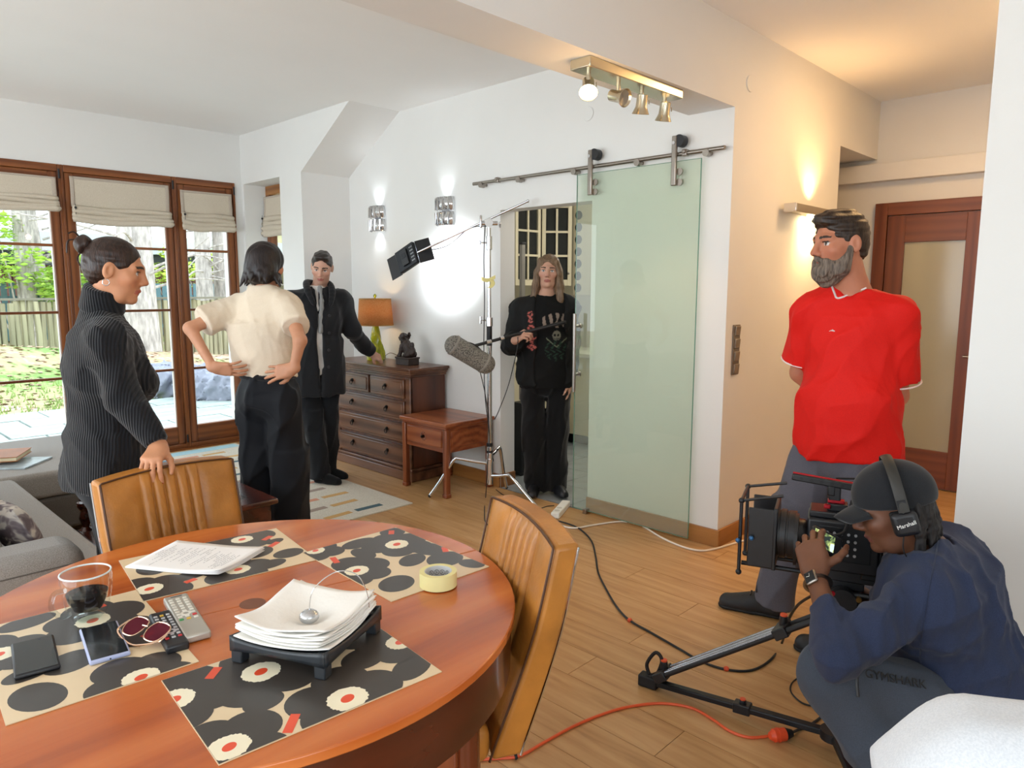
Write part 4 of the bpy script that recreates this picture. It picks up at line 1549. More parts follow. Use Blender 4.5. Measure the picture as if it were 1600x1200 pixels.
def hand_prims(wr, ydir, back, side, curl=(25, 30, 20), spread=6, thumb=(35, 20), s=1.0, each=None):
    """wrist, finger direction, normal of the back of the hand; side +1 when the thumb lies on ydir x back"""
    y = unit(ydir)
    z = unit(np.asarray(back, float) - y * float(np.dot(back, y)))
    x = np.cross(y, z) * side
    B_ = np.stack([x, y, z], 1)
    L = lambda a, b, c_: np.asarray(wr) + B_ @ (np.array([a, b, c_]) * s)
    p = [rc(L(0, -0.01, 0), L(0, 0.02, 0), 0.024 * s, 0.024 * s, 0.02)]
    base = [(0.029, 0.088), (0.010, 0.092), (-0.010, 0.088), (-0.028, 0.078)]
    ln = [(0.042, 0.025, 0.020), (0.046, 0.029, 0.021), (0.042, 0.027, 0.020), (0.033, 0.020, 0.018)]
    for i, (bx_, by_) in enumerate(base):
        p.append(rc(L(bx_ * 0.7, 0.018, 0), L(bx_, by_, 0), 0.016 * s, 0.0125 * s, 0.014))
    p.append(rc(L(0.02, 0.02, -0.008), L(0.028, 0.055, -0.006), 0.017 * s, 0.014 * s, 0.014))
    tips = []
    for i, (bx_, by_) in enumerate(base):
        cu = each[i] if each is not None else curl
        sp = R(spread * (1.5 - i) * 0.8)
        pos = np.array([bx_, by_, 0.0])
        ang = 0.0
        rr = (0.0094, 0.0086, 0.0078, 0.0066)
        if i == 3:
            rr = (0.0080, 0.0074, 0.0068, 0.0058)
        for k in range(3):
            ang += R(cu[k])
            d = np.array([math.sin(sp) * math.cos(ang), math.cos(sp) * math.cos(ang), -math.sin(ang)])
            nx = pos + d * ln[i][k]
            p.append(rc(L(*pos), L(*nx), rr[k] * s, rr[k + 1] * s, 0.0035))
            pos = nx
        tips.append((L(*pos), B_ @ d))
    pos = np.array([0.030, 0.030, -0.008])
    a0, b0 = R(thumb[0]), R(thumb[1])
    d = np.array([math.sin(a0) * math.cos(b0), math.cos(a0) * math.cos(b0), -math.sin(b0)])
    for k, (l_, r0, r1) in enumerate(((0.038, 0.0135, 0.0110), (0.030, 0.0108, 0.0095), (0.024, 0.0095, 0.0072))):
        nx = pos + d * l_
        p.append(rc(L(*pos), L(*nx), r0 * s, r1 * s, 0.006))
        pos = nx
        d = unit(d + np.array([-0.22, 0.22, -0.12]))
    tips.append((L(*pos), B_ @ d))
    return p, tips


def torso_prims(j, w=1.0, d=1.0, g=0.0, k=0.05, bust=0.0, belly=0.0):
    """trunk from the shoulders to the hips; w width, d depth, g extra looseness"""
    up = unit(j['neck'] - j['pel'])
    r_ = unit((j['shR'] - j['shL']) - up * float(np.dot(j['shR'] - j['shL'], up)))
    f = np.cross(up, r_)
    F = np.stack([r_, f, up], 1)
    H = float(np.linalg.norm(j['neck'] - j['pel']))
    at_ = lambda t, fw=0.0, rt=0.0: j['pel'] + up * (t * H) + f * fw + r_ * rt
    p = [el(at_(0.0), (0.165 * w + g, 0.115 * d + g, 0.13 + g), F, k),
         el(at_(0.30, 0.005), (0.142 * w + g, 0.104 * d + g, 0.17 + g), F, k),
         el(at_(0.66, 0.005), (0.160 * w + g, 0.118 * d + g, 0.20 + g), F, k),
         rc(j['shL'] + up * -0.012, j['shR'] + up * -0.012, 0.050 + g, 0.050 + g, k),
         rc(j['neck'] - up * 0.015, j['shL'] + up * 0.012, 0.046 + g * 0.5, 0.036 + g * 0.6, 0.04), rc(j['neck'] - up * 0.015, j['shR'] + up * 0.012, 0.046 + g * 0.5, 0.036 + g * 0.6, 0.04),
         rc(at_(0.9), j['neck'] + up * 0.02, 0.075 + g * 0.6, 0.056 + g * 0.3, 0.045)]
    if bust:
        for s in (-1, 1):
            p.append(el(at_(0.60, 0.085 * d, s * 0.07 * w), (0.062 + g, 0.058 * bust + g, 0.062 + g), F, 0.04))
    if belly:
        p.append(el(at_(0.22, 0.05 * d), (0.13 * w + g, 0.09 * belly + g, 0.14 + g), F, 0.06))
    return p, F


def limb(a, b, c, r0, r1, r2, k=0.02):
    return [rc(a, b, r0, r1, k), rc(b, c, r1 * 0.97, r2, k)]


def sleeve(a, b, c, r0, r1, r2, end=1.0, k=0.03, flare=0.004):
    """a shoulder, b elbow, c wrist; end: how far down the sleeve reaches (0..1 upper arm, 1..2 forearm)"""
    if end <= 1:
        e = a + (b - a) * end
        return [rc(a, a + (b - a) * end * 0.55, r0, r0 * 0.97, k), fc(a, e, r0, r1 + flare, k, edge=0.005)]
    e = b + (c - b) * (end - 1)
    return [rc(a, b, r0, r1, k), rc(b, b + (e - b) * 0.7, r1, r1 + (r2 - r1) * 0.7, k), fc(b + (e - b) * 0.3, e, r1 + (r2 - r1) * 0.3, r2 + flare, 0.02, edge=0.005)]


def shoe_prims(heel, toe, s=1.0, hgt=0.07):
    heel, toe = np.array(heel, float), np.array(toe, float)
    d = unit(toe - heel)
    L = float(np.linalg.norm(toe - heel))
    h2, t2 = heel + d * 0.035, toe - d * 0.042
    z = UPV
    p = [rc(h2 + z * 0.034, heel + d * L * 0.55 + z * 0.034, 0.034 * s, 0.037 * s, 0.02),
         rc(heel + d * L * 0.55 + z * 0.034, t2 + z * 0.026, 0.039 * s, 0.038 * s, 0.02),
         rc(h2 + z * 0.05 + d * 0.02, h2 + z * (hgt + 0.025) + d * 0.03, 0.036 * s, 0.036 * s, 0.03),
         rc(h2 + z * (hgt + 0.01) + d * 0.04, heel + d * L * 0.68 + z * 0.04, 0.032 * s, 0.028 * s, 0.03),
         half(heel + z * 0.012, (0, 0, -1), 0.003)]
    sole = [rc(h2 + z * 0.02, heel + d * L * 0.5 + z * 0.02, 0.037 * s, 0.037 * s, 0.02), rc(heel + d * L * 0.5 + z * 0.02, t2 + z * 0.02, 0.038 * s, 0.042 * s, 0.02),
            half(heel + z * 0.018, (0, 0, 1), 0.002), half(heel + z * 0.0008, (0, 0, -1), 0.001)]
    return p, sole


m_skin = vcol('skin', 0.5, 0.35, bump=0.05, bscale=500, sss=0.08, vary=0.06)


def person(label, j, c, H, hs=1.0):
    foot = (j['anL'] + j['anR']) / 2
    return thing('person', label, 'person', (foot[0], foot[1], 0.0))


def nails(tips, nrm_out, color, parent, s=1.0):
    mb = MB()
    for p, d in tips[:4]:
        n = unit(np.asarray(nrm_out) - d * float(np.dot(nrm_out, d)))
        fr = np.stack([np.cross(d, n), d, n], 1)
        mb.ball(p + n * 0.0035 * s + d * 0.001, (0.0052 * s, 0.0068 * s, 0.0028 * s), 8, 5, fr)
    return mb.build('fingernails', plain('nail_' + color.strip('#'), color, 0.25, vary=0.03), parent)


def body_base(j, c, H, s=1.0, nose=1.0, jaw=1.0, neck=0.052, arm=1.0, w=1.0, d=1.0, leg=1.0):
    """skin of the whole figure without the hands"""
    tp, F = torso_prims(j, w * 0.93, d * 0.9, -0.012)
    up = H[:, 2]
    p = tp + [rc(j['neck'] - UPV * 0.03, c - up * 0.055 - H[:, 1] * 0.02, neck * 1.08, neck, 0.025)]
    p += head_prims(c, H, s, nose, jaw)
    for S in 'LR':
        p += limb(j['sh' + S], j['el' + S], j['wr' + S], 0.047 * arm, 0.038 * arm, 0.0255 * arm, 0.02)
        p += limb(j['hip' + S], j['kn' + S], j['an' + S], 0.078 * leg, 0.052 * leg, 0.036 * leg, 0.03)
        p += [rc(j['an' + S], j['an' + S] + (j['to' + S] - j['an' + S]) * 0.3, 0.026, 0.016, 0.02)]
    return p, F
def joints(N, pel, r_, sw, hw=0.095, sd=0.055):
    up = unit(N - pel)
    return dict(neck=N, pel=pel, shL=N - r_ * sw - up * sd, shR=N + r_ * sw - up * sd, hipL=pel - r_ * hw - UPV * 0.02, hipR=pel + r_ * hw - UPV * 0.02)


def stand(j, f, spread=0.0):
    """legs straight down to the floor"""
    for S, s in (('L', -1), ('R', 1)):
        h = j['hip' + S]
        r_ = unit(j['hipR'] - j['hipL'])
        a = np.array([h[0], h[1], 0.085]) + r_ * s * spread
        j['kn' + S] = np.array([(h[0] + a[0]) / 2, (h[1] + a[1]) / 2, 0.085 + (h[2] - 0.085) * 0.5]) + f * 0.015
        j['an' + S] = a
        j['to' + S] = a + f * 0.13 - UPV * 0.05


def hair_mat(name, dark, light, rough=0.38):
    if name in MATS:
        return MATS[name]
    m, nt, b = _nodes(name)
    v = _coord(nt, (70, 70, 9))
    f = _noise(nt, v, 1.6, 4, 0.6, 0.6)
    nt.links.new(_ramp(nt, f, [(0.3, _c(dark)), (0.72, _c(light))]), b.inputs['Base Color'])
    b.inputs['Roughness'].default_value = rough
    b.inputs['Specular IOR Level'].default_value = 0.4
    _bump(nt, b, f, 0.5, 0.006)
    MATS[name] = m
    return m


def strands(seed, amp, axis, freq=260.0):
    rs = np.random.RandomState(seed)
    a = unit(axis)
    ks = []
    for i in range(4):
        d = rs.normal(size=3)
        d = unit(d - a * (d @ a) * 0.92)
        ks.append((d * freq * rs.uniform(0.4, 1.2), rs.rand() * 6))
    return lambda P: amp * sum(np.sin(P @ k + p) for k, p in ks) / 2


def tubes(name, paths, rad, mat, parent, n=6):
    mb = MB()
    for p in paths:
        mb.tube(p, rad, n)
    return mb.build(name, mat, parent)


def ribbed(name, color, axis_deg, scale=55.0):
    if name in MATS:
        return MATS[name]
    m, nt, b = _nodes(name)
    v = _coord(nt, (1, 1, 1), (0, 0, R(axis_deg)))
    w = nt.nodes.new('ShaderNodeTexWave')
    w.wave_type = 'BANDS'
    w.bands_direction = 'X'
    w.inputs['Scale'].default_value = scale
    w.inputs['Distortion'].default_value = 1.2
    w.inputs['Detail'].default_value = 1
    w.inputs['Detail Scale'].default_value = 0.4
    nt.links.new(v, w.inputs['Vector'])
    c = np.array(_c(color))
    nt.links.new(_ramp(nt, w.outputs['Fac'], [(0.2, tuple(c * 0.55)), (0.8, tuple(c * 1.25))]), b.inputs['Base Color'])
    b.inputs['Roughness'].default_value = 0.85
    b.inputs['Specular IOR Level'].default_value = 0.2
    b.inputs['Sheen Weight'].default_value = 0.2
    _bump(nt, b, w.outputs['Fac'], 0.6, 0.004)
    MATS[name] = m
    return m


# ------------------------------------------------------------------ woman in the turtleneck, hand on the chair
def woman():
    q = 2.63
    f = unit(RH * 0.82 + FH * 0.58)
    r_ = np.cross(f, UPV)
    N, pel = ah(158, 497, q), ah(172, 738, q)
    j = joints(N, pel, r_, 0.155, sd=0.07)
    j['elR'], j['wrR'] = ah(192, 622, q - 0.16), ah(249, 699, 2.435)
    j['elL'] = j['shL'] + np.array([0, 0, -0.28]) + f * 0.03
    j['wrL'] = j['elL'] + f * 0.05 + UPV * -0.24
    stand(j, f)
    c = ah(182, 423, q - 0.01)
    H = head_frame(unit(RH * 0.93 + FH * 0.30 - UPV * 0.20))
    t = person('woman in a charcoal turtleneck resting a hand on the leather chair', j, c, H)
    p, F = body_base(j, c, H, 0.97, 0.92, 0.93, 0.046, 0.88, 0.92, 0.92)
    hp, tips = hand_prims(j['wrR'], RH * 0.10 - UPV * 0.30 - FH * 0.93, -FH * 0.35 + UPV * 0.93, -1, curl=(42, 34, 14), spread=9, thumb=(40, 25), s=0.95)
    hl, _ = hand_prims(j['wrL'], f * 0.2 - UPV, r_ * -1, 1, s=0.9)
    soft('body', p + hp + hl, m_skin, t, 0.009, fine=[(c, 0.145, 0.0034), (j['wrR'] - UPV * 0.06 - FH * 0.04, 0.115, 0.0034)],
         color=head_color(c, H, 0.97, '#C48A66', '#2A1A12', '#A85E50'))
    nails(tips, -FH + UPV * 0.3, '#7E1420', t)
    MB().tube([j['wrR'] + unit(tips[2][0] - j['wrR']) * 0.1 + 0.0105 * (math.cos(a) * RH + math.sin(a) * FH) for a in np.linspace(0, 6.283, 15)], 0.0016, 5).build('ring', m_chrome, t)
    # knitted turtleneck
    k = ribbed('charcoal_knit', '#15161A', 44, 34.0)
    tp, F = torso_prims(j, 1.10, 1.06, 0.014, 0.06, bust=1.15)
    up = unit(N - pel)
    sw = tp + [el(pel + up * 0.01, (0.185, 0.142, 0.12), F, 0.06), fc(pel - up * 0.045, pel + up * 0.16, 0.180, 0.176, 0.05, axis=F[:, 1], flat=0.76)]
    sw += sleeve(j['shR'], j['elR'], j['wrR'], 0.064, 0.056, 0.040, 1.93)
    sw += sleeve(j['shL'], j['elL'], j['wrL'], 0.062, 0.054, 0.040, 1.9)
    sw += [half(pel - up * 0.035, -up)]
    soft('turtleneck', sw, k, t, 0.0075, disp=wrinkle(3, 0.0045, 26, (0, 0, 1), 0.5))
    nk = c - H[:, 2] * 0.07 - H[:, 1] * 0.03
    soft('rolled_collar', [fc(N - UPV * 0.005, nk, 0.072, 0.061, 0.01), fc(N + (nk - N) * 0.30, nk + (nk - N) * 0.02, 0.076, 0.066, 0.012)], k, t, 0.005)
    lg = []
    for S in 'LR':
        lg += [rc(j['hip' + S], j['kn' + S], 0.095, 0.062, 0.03), fc(j['kn' + S] + UPV * 0.05, j['an' + S], 0.062, 0.048, 0.03)]
    soft('trousers', lg + [el(pel - UPV * 0.02, (0.165, 0.125, 0.12), F, 0.04)], fabric('black_denim', '#17181C'), t, 0.011)
    for S in 'LR':
        sp, so = shoe_prims(np.array([*(j['an' + S] - f * 0.05)[:2], 0]), np.array([*(j['an' + S] + f * 0.19)[:2], 0]), 0.95)
        soft('shoe', sp, m_black, t, 0.008)
    # hair pulled into a bun
    L = lambda x, y, z: c + H @ (np.array([x, y, z]) * 0.97)
    hm = hair_mat('hair_dark_brown', '#120A08', '#3A2318')
    hr = [el(L(0, -0.019, 0.036), (0.0765, 0.095, 0.0835), H, 0.01), el(L(0, -0.055, -0.005), (0.064, 0.052, 0.062), H, 0.03),
          el(L(0, 0.098, -0.045), (0.078, 0.068, 0.112), H, 0.012, 's'), el(L(0, 0.03, -0.11), (0.1, 0.075, 0.075), H, 0.01, 's')]
    for s in (-1, 1):
        hr.append(el(L(s * 0.08, 0.0, -0.012), (0.022, 0.022, 0.036), H, 0.006, 's'))
    bun = [el(L(0, -0.118, 0.072), (0.036, 0.030, 0.034), H, 0.012), rc(L(0, -0.09, 0.06), L(0, -0.12, 0.07), 0.022, 0.022, 0.01)]
    soft('hair', hr, hm, t, 0.0045, disp=strands(4, 0.0011, H[:, 1]))
    soft('hair_bun', bun, hm, t, 0.004, disp=strands(6, 0.0022, H[:, 0] + H[:, 2], 200))
    tubes('loose_strand', [spline([L(0.01, -0.13, 0.085), L(0.015, -0.165, 0.075), L(0.01, -0.165, 0.03)], 5), spline([L(-0.02, -0.12, 0.06), L(-0.015, -0.135, 0.02), L(0.0, -0.12, -0.005)], 5), spline([L(0, -0.13, 0.09), L(0.02, -0.15, 0.11), L(0.03, -0.165, 0.10)], 5)], 0.003, hm, t)
    e = L(0.083, -0.012, -0.047)
    MB().tube([e + 0.011 * (math.cos(a) * H[:, 1] + math.sin(a) * H[:, 2]) for a in np.linspace(0, 6.283, 17)], 0.0018, 6).build('hoop_earring', m_chrome, t)


# ------------------------------------------------------------------ person in the cream tee, seen from behind
def tee():
    q = 4.05
    f = unit(FH * 0.93 + RH * 0.36)
    r_ = np.cross(f, UPV)
    N, pel = ah(412, 456, q), ah(420, 612, q)
    j = joints(N, pel, r_, 0.165, sd=0.08)
    j['elL'], j['wrL'] = ah(297, 513, q - 0.14), ah(333, 574, q - 0.20)
    j['elR'], j['wrR'] = ah(469, 532, q - 0.26), ah(459, 576, q - 0.26)
    stand(j, f, 0.03)
    c = ah(417, 414, q + 0.02)
    H = head_frame(unit(FH * 0.85 + RH * 0.5 - UPV * 0.12))
    t = person('person in a cream tee and black trousers seen from behind, hands on hips', j, c, H)
    p, F = body_base(j, c, H, 0.98, arm=0.9, w=0.95)
    hl, _ = hand_prims(j['wrL'], RH * 0.96 - UPV * 0.12 + FH * 0.1, -FH * 0.85 - UPV * 0.3, 1, curl=(14, 22, 16), spread=8, thumb=(30, 30))
    hrr, _ = hand_prims(j['wrR'], -RH * 0.9 - UPV * 0.2, -FH * 0.9 + UPV * 0.1, -1, curl=(12, 20, 14), spread=10, thumb=(35, 25))
    soft('body', p + hl + hrr, m_skin, t, 0.009, fine=[(j['wrL'] + RH * 0.07, 0.11, 0.0042), (j['wrR'] - RH * 0.07 - UPV * 0.02, 0.11, 0.0042), (c, 0.14, 0.006)], color=head_color(c, H, 0.98, '#C68E6E', '#120D0B', '#A06050'))
    tp, F = torso_prims(j, 1.02, 0.98, 0.022, 0.05)
    up = unit(N - pel)
    hem = ah(405, 586, q)
    sh = tp + [fc(hem + UPV * 0.005, hem + up * 0.30, 0.150, 0.18, 0.05, axis=F[:, 1], flat=0.78)]
    sh += sleeve(j['shL'], j['elL'], j['wrL'], 0.064, 0.078, 0.08, 0.74)
    sh += sleeve(j['shR'], j['elR'], j['wrR'], 0.063, 0.074, 0.08, 0.62)
    sh += [half(hem, -UPV, 0.01), half(N + UPV * 0.028 + F[:, 1] * 0.0, UPV - F[:, 1] * -0.15, 0.006)]
    w1, w2 = wrinkle(11, 0.0048, 15, unit(RH * 0.5 - UPV), 0.15), wrinkle(12, 0.0012, 40, UPV, 0.3)
    soft('tee_shirt', sh, fabric('cream_cotton', '#E2D2BC', '#D8C6AE', scale=500, bump=0.08), t, 0.007, disp=lambda P: w1(P) + w2(P))
    tubes('collar_rib', [[N + UPV * 0.012 + 0.073 * (math.cos(a) * F[:, 0] + 0.9 * math.sin(a) * F[:, 1]) + 0.012 * math.cos(a) ** 2 * UPV for a in np.linspace(0, 6.283, 25)]], 0.006, fabric('cream_rib', '#DCCBB4'), t)
    lg = [el(pel - UPV * 0.03, (0.172, 0.135, 0.14), F, 0.05), fc(pel + UPV * 0.02, pel + UPV * 0.11, 0.165, 0.150, 0.03, axis=F[:, 1], flat=0.78)]
    for S in 'LR':
        lg += [rc(j['hip' + S] - UPV * 0.02, j['kn' + S], 0.105, 0.098, 0.035), fc(j['kn' + S] + UPV * 0.1, j['an' + S] - UPV * 0.05, 0.098, 0.105, 0.03)]
    w3 = wrinkle(14, 0.010, 15, unit(UPV + RH * 0.3), 0.35)
    soft('trousers', lg, fabric('black_twill', '#14161C', '#0E1015', scale=500, bump=0.1, rough=0.75, sheen=0.05), t, 0.008, disp=w3)
    wb = pel + UPV * 0.092
    tubes('waistband', [[wb + 0.158 * (math.cos(a) * F[:, 0] + 0.78 * math.sin(a) * F[:, 1]) for a in np.linspace(0, 6.283, 33)]], 0.014, fabric('black_rib', '#0F1014'), t, 8)
    for S in 'LR':
        sp, so = shoe_prims(np.array([*(j['an' + S] - f * 0.05)[:2], 0]), np.array([*(j['an' + S] + f * 0.2)[:2], 0]))
        soft('shoe', sp, m_black, t, 0.008)
    L = lambda x, y, z: c + H @ np.array([x, y, z])
    hr = [el(L(0, -0.016, 0.030), (0.092, 0.110, 0.098), H, 0.02), el(L(0, -0.045, -0.04), (0.098, 0.082, 0.085), H, 0.03), el(L(0, 0.12, -0.05), (0.08, 0.07, 0.12), H, 0.01, 's')]
    rs = np.random.RandomState(3)
    for k in range(34):
        a = rs.uniform(-2.6, 2.6)
        b0 = L(0.088 * math.sin(a), -0.03 - 0.085 * math.cos(a), -0.05 - rs.uniform(0, 0.03))
        out = H @ np.array([math.sin(a), -math.cos(a), 0])
        hr.append(rc(b0, b0 - H[:, 2] * rs.uniform(0.02, 0.06) + out * rs.uniform(-0.01, 0.045), 0.017, 0.003, 0.008))
    soft('hair', hr, hair_mat('hair_black', '#070506', '#2A1C1A'), t, 0.0048, disp=strands(9, 0.002, H[:, 2] + 0.3 * H[:, 0], 220))


# ------------------------------------------------------------------ man in the long black coat
def coat():
    q = 5.52
    f = unit(-FH * 0.90 + RH * 0.42)
    r_ = np.cross(f, UPV)
    N, pel = ah(497, 455, q), ah(495, 575, q)
    j = joints(N, pel, r_, 0.178, sd=0.075)
    j['elL'], j['wrL'] = ah(550, 515, q + 0.10), ah(579, 551, 5.84)
    j['elR'], j['wrR'] = ah(464, 528, q), ah(471, 578, q - 0.12)
    stand(j, f, 0.0)
    j['anR'] = np.array([2.85, 4.86, 0.085])
    j['anL'] = np.array([2.98, 4.97, 0.085])
    for S in 'LR':
        j['kn' + S] = (j['hip' + S] + j['an' + S]) / 2 + f * 0.02
        j['to' + S] = j['an' + S] + unit(-FH * 0.35 + RH * 0.93) * 0.13 - UPV * 0.05
    c = ah(503, 418, q - 0.03)
    H = head_frame(unit(-FH * 0.90 + RH * 0.10 - UPV * 0.36), unit(UPV + RH * 0.10))
    t = person('man in a long black coat touching the chest of drawers', j, c, H)
    p, F = body_base(j, c, H, 1.0, 1.0, 1.0)
    hl, _ = hand_prims(j['wrL'], RH * 0.72 + FH * 0.3 - UPV * 0.5, UPV * 0.8 - FH * 0.5 + RH * 0.2, 1, curl=(35, 45, 30), spread=4, thumb=(30, 30))
    hrr, _ = hand_prims(j['wrR'], -UPV * 0.95 + RH * 0.2, -FH * 0.85 - RH * 0.3, -1, curl=(22, 26, 20), spread=5, thumb=(25, 30))
    soft('body', p + hl + hrr, m_skin, t, 0.010, fine=[(c, 0.145, 0.0036), (j['wrL'] + RH * 0.05 - UPV * 0.02, 0.10, 0.005), (j['wrR'] - UPV * 0.07, 0.10, 0.005)], color=head_color(c, H, 1.0, '#C69A84', '#2A1E18', '#A8665C', stub=0.35))
    up = unit(N - pel)
    tp, F = torso_prims(j, 1.0, 1.0, 0.012, 0.05)
    soft('dress_shirt', tp + [rc(N, N + UPV * 0.045 + F[:, 1] * 0.01, 0.064, 0.060, 0.02), half(N + UPV * 0.045, UPV)], fabric('white_shirt', '#DAD6D0', scale=500, bump=0.05), t, 0.009, disp=wrinkle(21, 0.004, 26))
    hem = np.array([pel[0], pel[1], 0.70])
    ct, F = torso_prims(j, 1.04, 1.05, 0.030, 0.05)
    ct += [fc(hem, pel + up * 0.22, 0.225, 0.185, 0.05, axis=F[:, 1], flat=0.78), rc(j['shL'], j['shR'], 0.074, 0.074, 0.04)]
    ct += sleeve(j['shL'], j['elL'], j['wrL'], 0.073, 0.064, 0.052, 1.93) + sleeve(j['shR'], j['elR'], j['wrR'], 0.073, 0.066, 0.054, 1.9)
    top = N + F[:, 1] * 0.15 + UPV * 0.05
    ct += [el(N + UPV * 0.10, (0.085, 0.09, 0.11), F, 0.02, 's'),
           rbx((N + pel) / 2 + F[:, 1] * 0.16 + UPV * 0.06 + F[:, 0] * 0.01, (0.018, 0.12, 0.34), F @ ry(R(4)), 0.01, 0.02, 's'),
           rbx(pel - UPV * 0.16 + F[:, 1] * 0.20, (0.008, 0.12, 0.25), F, 0.004, 0.02, 's'), half(hem, -UPV)]
    soft('coat', ct, fabric('black_wool', '#121317', '#0C0D10', scale=400, bump=0.12, rough=0.8), t, 0.0085, disp=wrinkle(23, 0.007, 17, UPV, 0.4))
    colr = []
    for s in (-1, 1):
        a0 = N - F[:, 1] * 0.07 + UPV * 0.06 + F[:, 0] * s * 0.02
        pts = [a0, N + F[:, 0] * s * 0.085 + UPV * 0.06, N + F[:, 0] * s * 0.09 + F[:, 1] * 0.09 + UPV * 0.0, N + F[:, 0] * s * 0.06 + F[:, 1] * 0.155 - UPV * 0.10]
        colr += chain(spline(pts, 4), list(np.linspace(0.020, 0.024, 9)) + [0.022, 0.020, 0.016, 0.01], 0.01)
    soft('coat_collar', colr, MATS['black_wool'], t, 0.007)
    mb = MB()
    for k in range(4):
        b0 = (N + pel) / 2 + F[:, 1] * 0.155 + F[:, 0] * -0.06 + up * (0.12 - 0.13 * k)
        mb.cyl(b0, b0 + F[:, 1] * 0.012, 0.011, n=12)
    mb.build('coat_button', m_black, t)['kind'] = 'stuff'
    tie = chain(spline([N + F[:, 1] * 0.072 + UPV * 0.03, N + F[:, 1] * 0.135 - UPV * 0.07, (N + pel) / 2 + F[:, 1] * 0.138], 4), [0.016] * 2 + [0.010] * 2 + list(np.linspace(0.016, 0.02, 5)), 0.01)
    soft('knotted_tie', tie, fabric('grey_tie', '#8A8A88', scale=300), t, 0.006)
    lg = [el(pel - UPV * 0.03, (0.165, 0.13, 0.13), F, 0.04)]
    for S in 'LR':
        lg += [rc(j['hip' + S], j['kn' + S], 0.092, 0.080, 0.03), fc(j['kn' + S] + UPV * 0.1, j['an' + S] - UPV * 0.035, 0.080, 0.078, 0.03)]
    soft('trousers', lg, fabric('black_slacks', '#15171B', scale=500, bump=0.1), t, 0.009, disp=wrinkle(24, 0.006, 20, UPV, 0.35))
    tf = unit(-FH * 0.35 + RH * 0.93)
    for S in 'LR':
        a = np.array([*j['an' + S][:2], 0])
        sp, so = shoe_prims(a - tf * 0.05, a + tf * 0.20, 0.98, 0.05)
        soft('sock', sp, fabric('black_sock', '#0D0E10', scale=300), t, 0.007)
    L = lambda x, y, z: c + H @ np.array([x, y, z])
    hr = [el(L(0, -0.016, 0.040), (0.078, 0.094, 0.085), H, 0.012), el(L(0, 0.045, 0.100), (0.052, 0.045, 0.026), H, 0.03), el(L(0, 0.094, -0.034), (0.085, 0.075, 0.118), H, 0.012, 's'),
          el(L(0, -0.02, -0.10), (0.12, 0.13, 0.085), H, 0.01, 's')]
    for s in (-1, 1):
        hr.append(el(L(s * 0.084, -0.008, -0.012), (0.02, 0.024, 0.038), H, 0.006, 's'))
    soft('hair', hr, hair_mat('hair_brown_black', '#0E0B0A', '#33261F'), t, 0.0048, disp=strands(15, 0.002, H[:, 1] + 0.5 * H[:, 2], 240))


# ------------------------------------------------------------------ boom operator in the doorway
HANDB = ah(809, 522, 4.93)


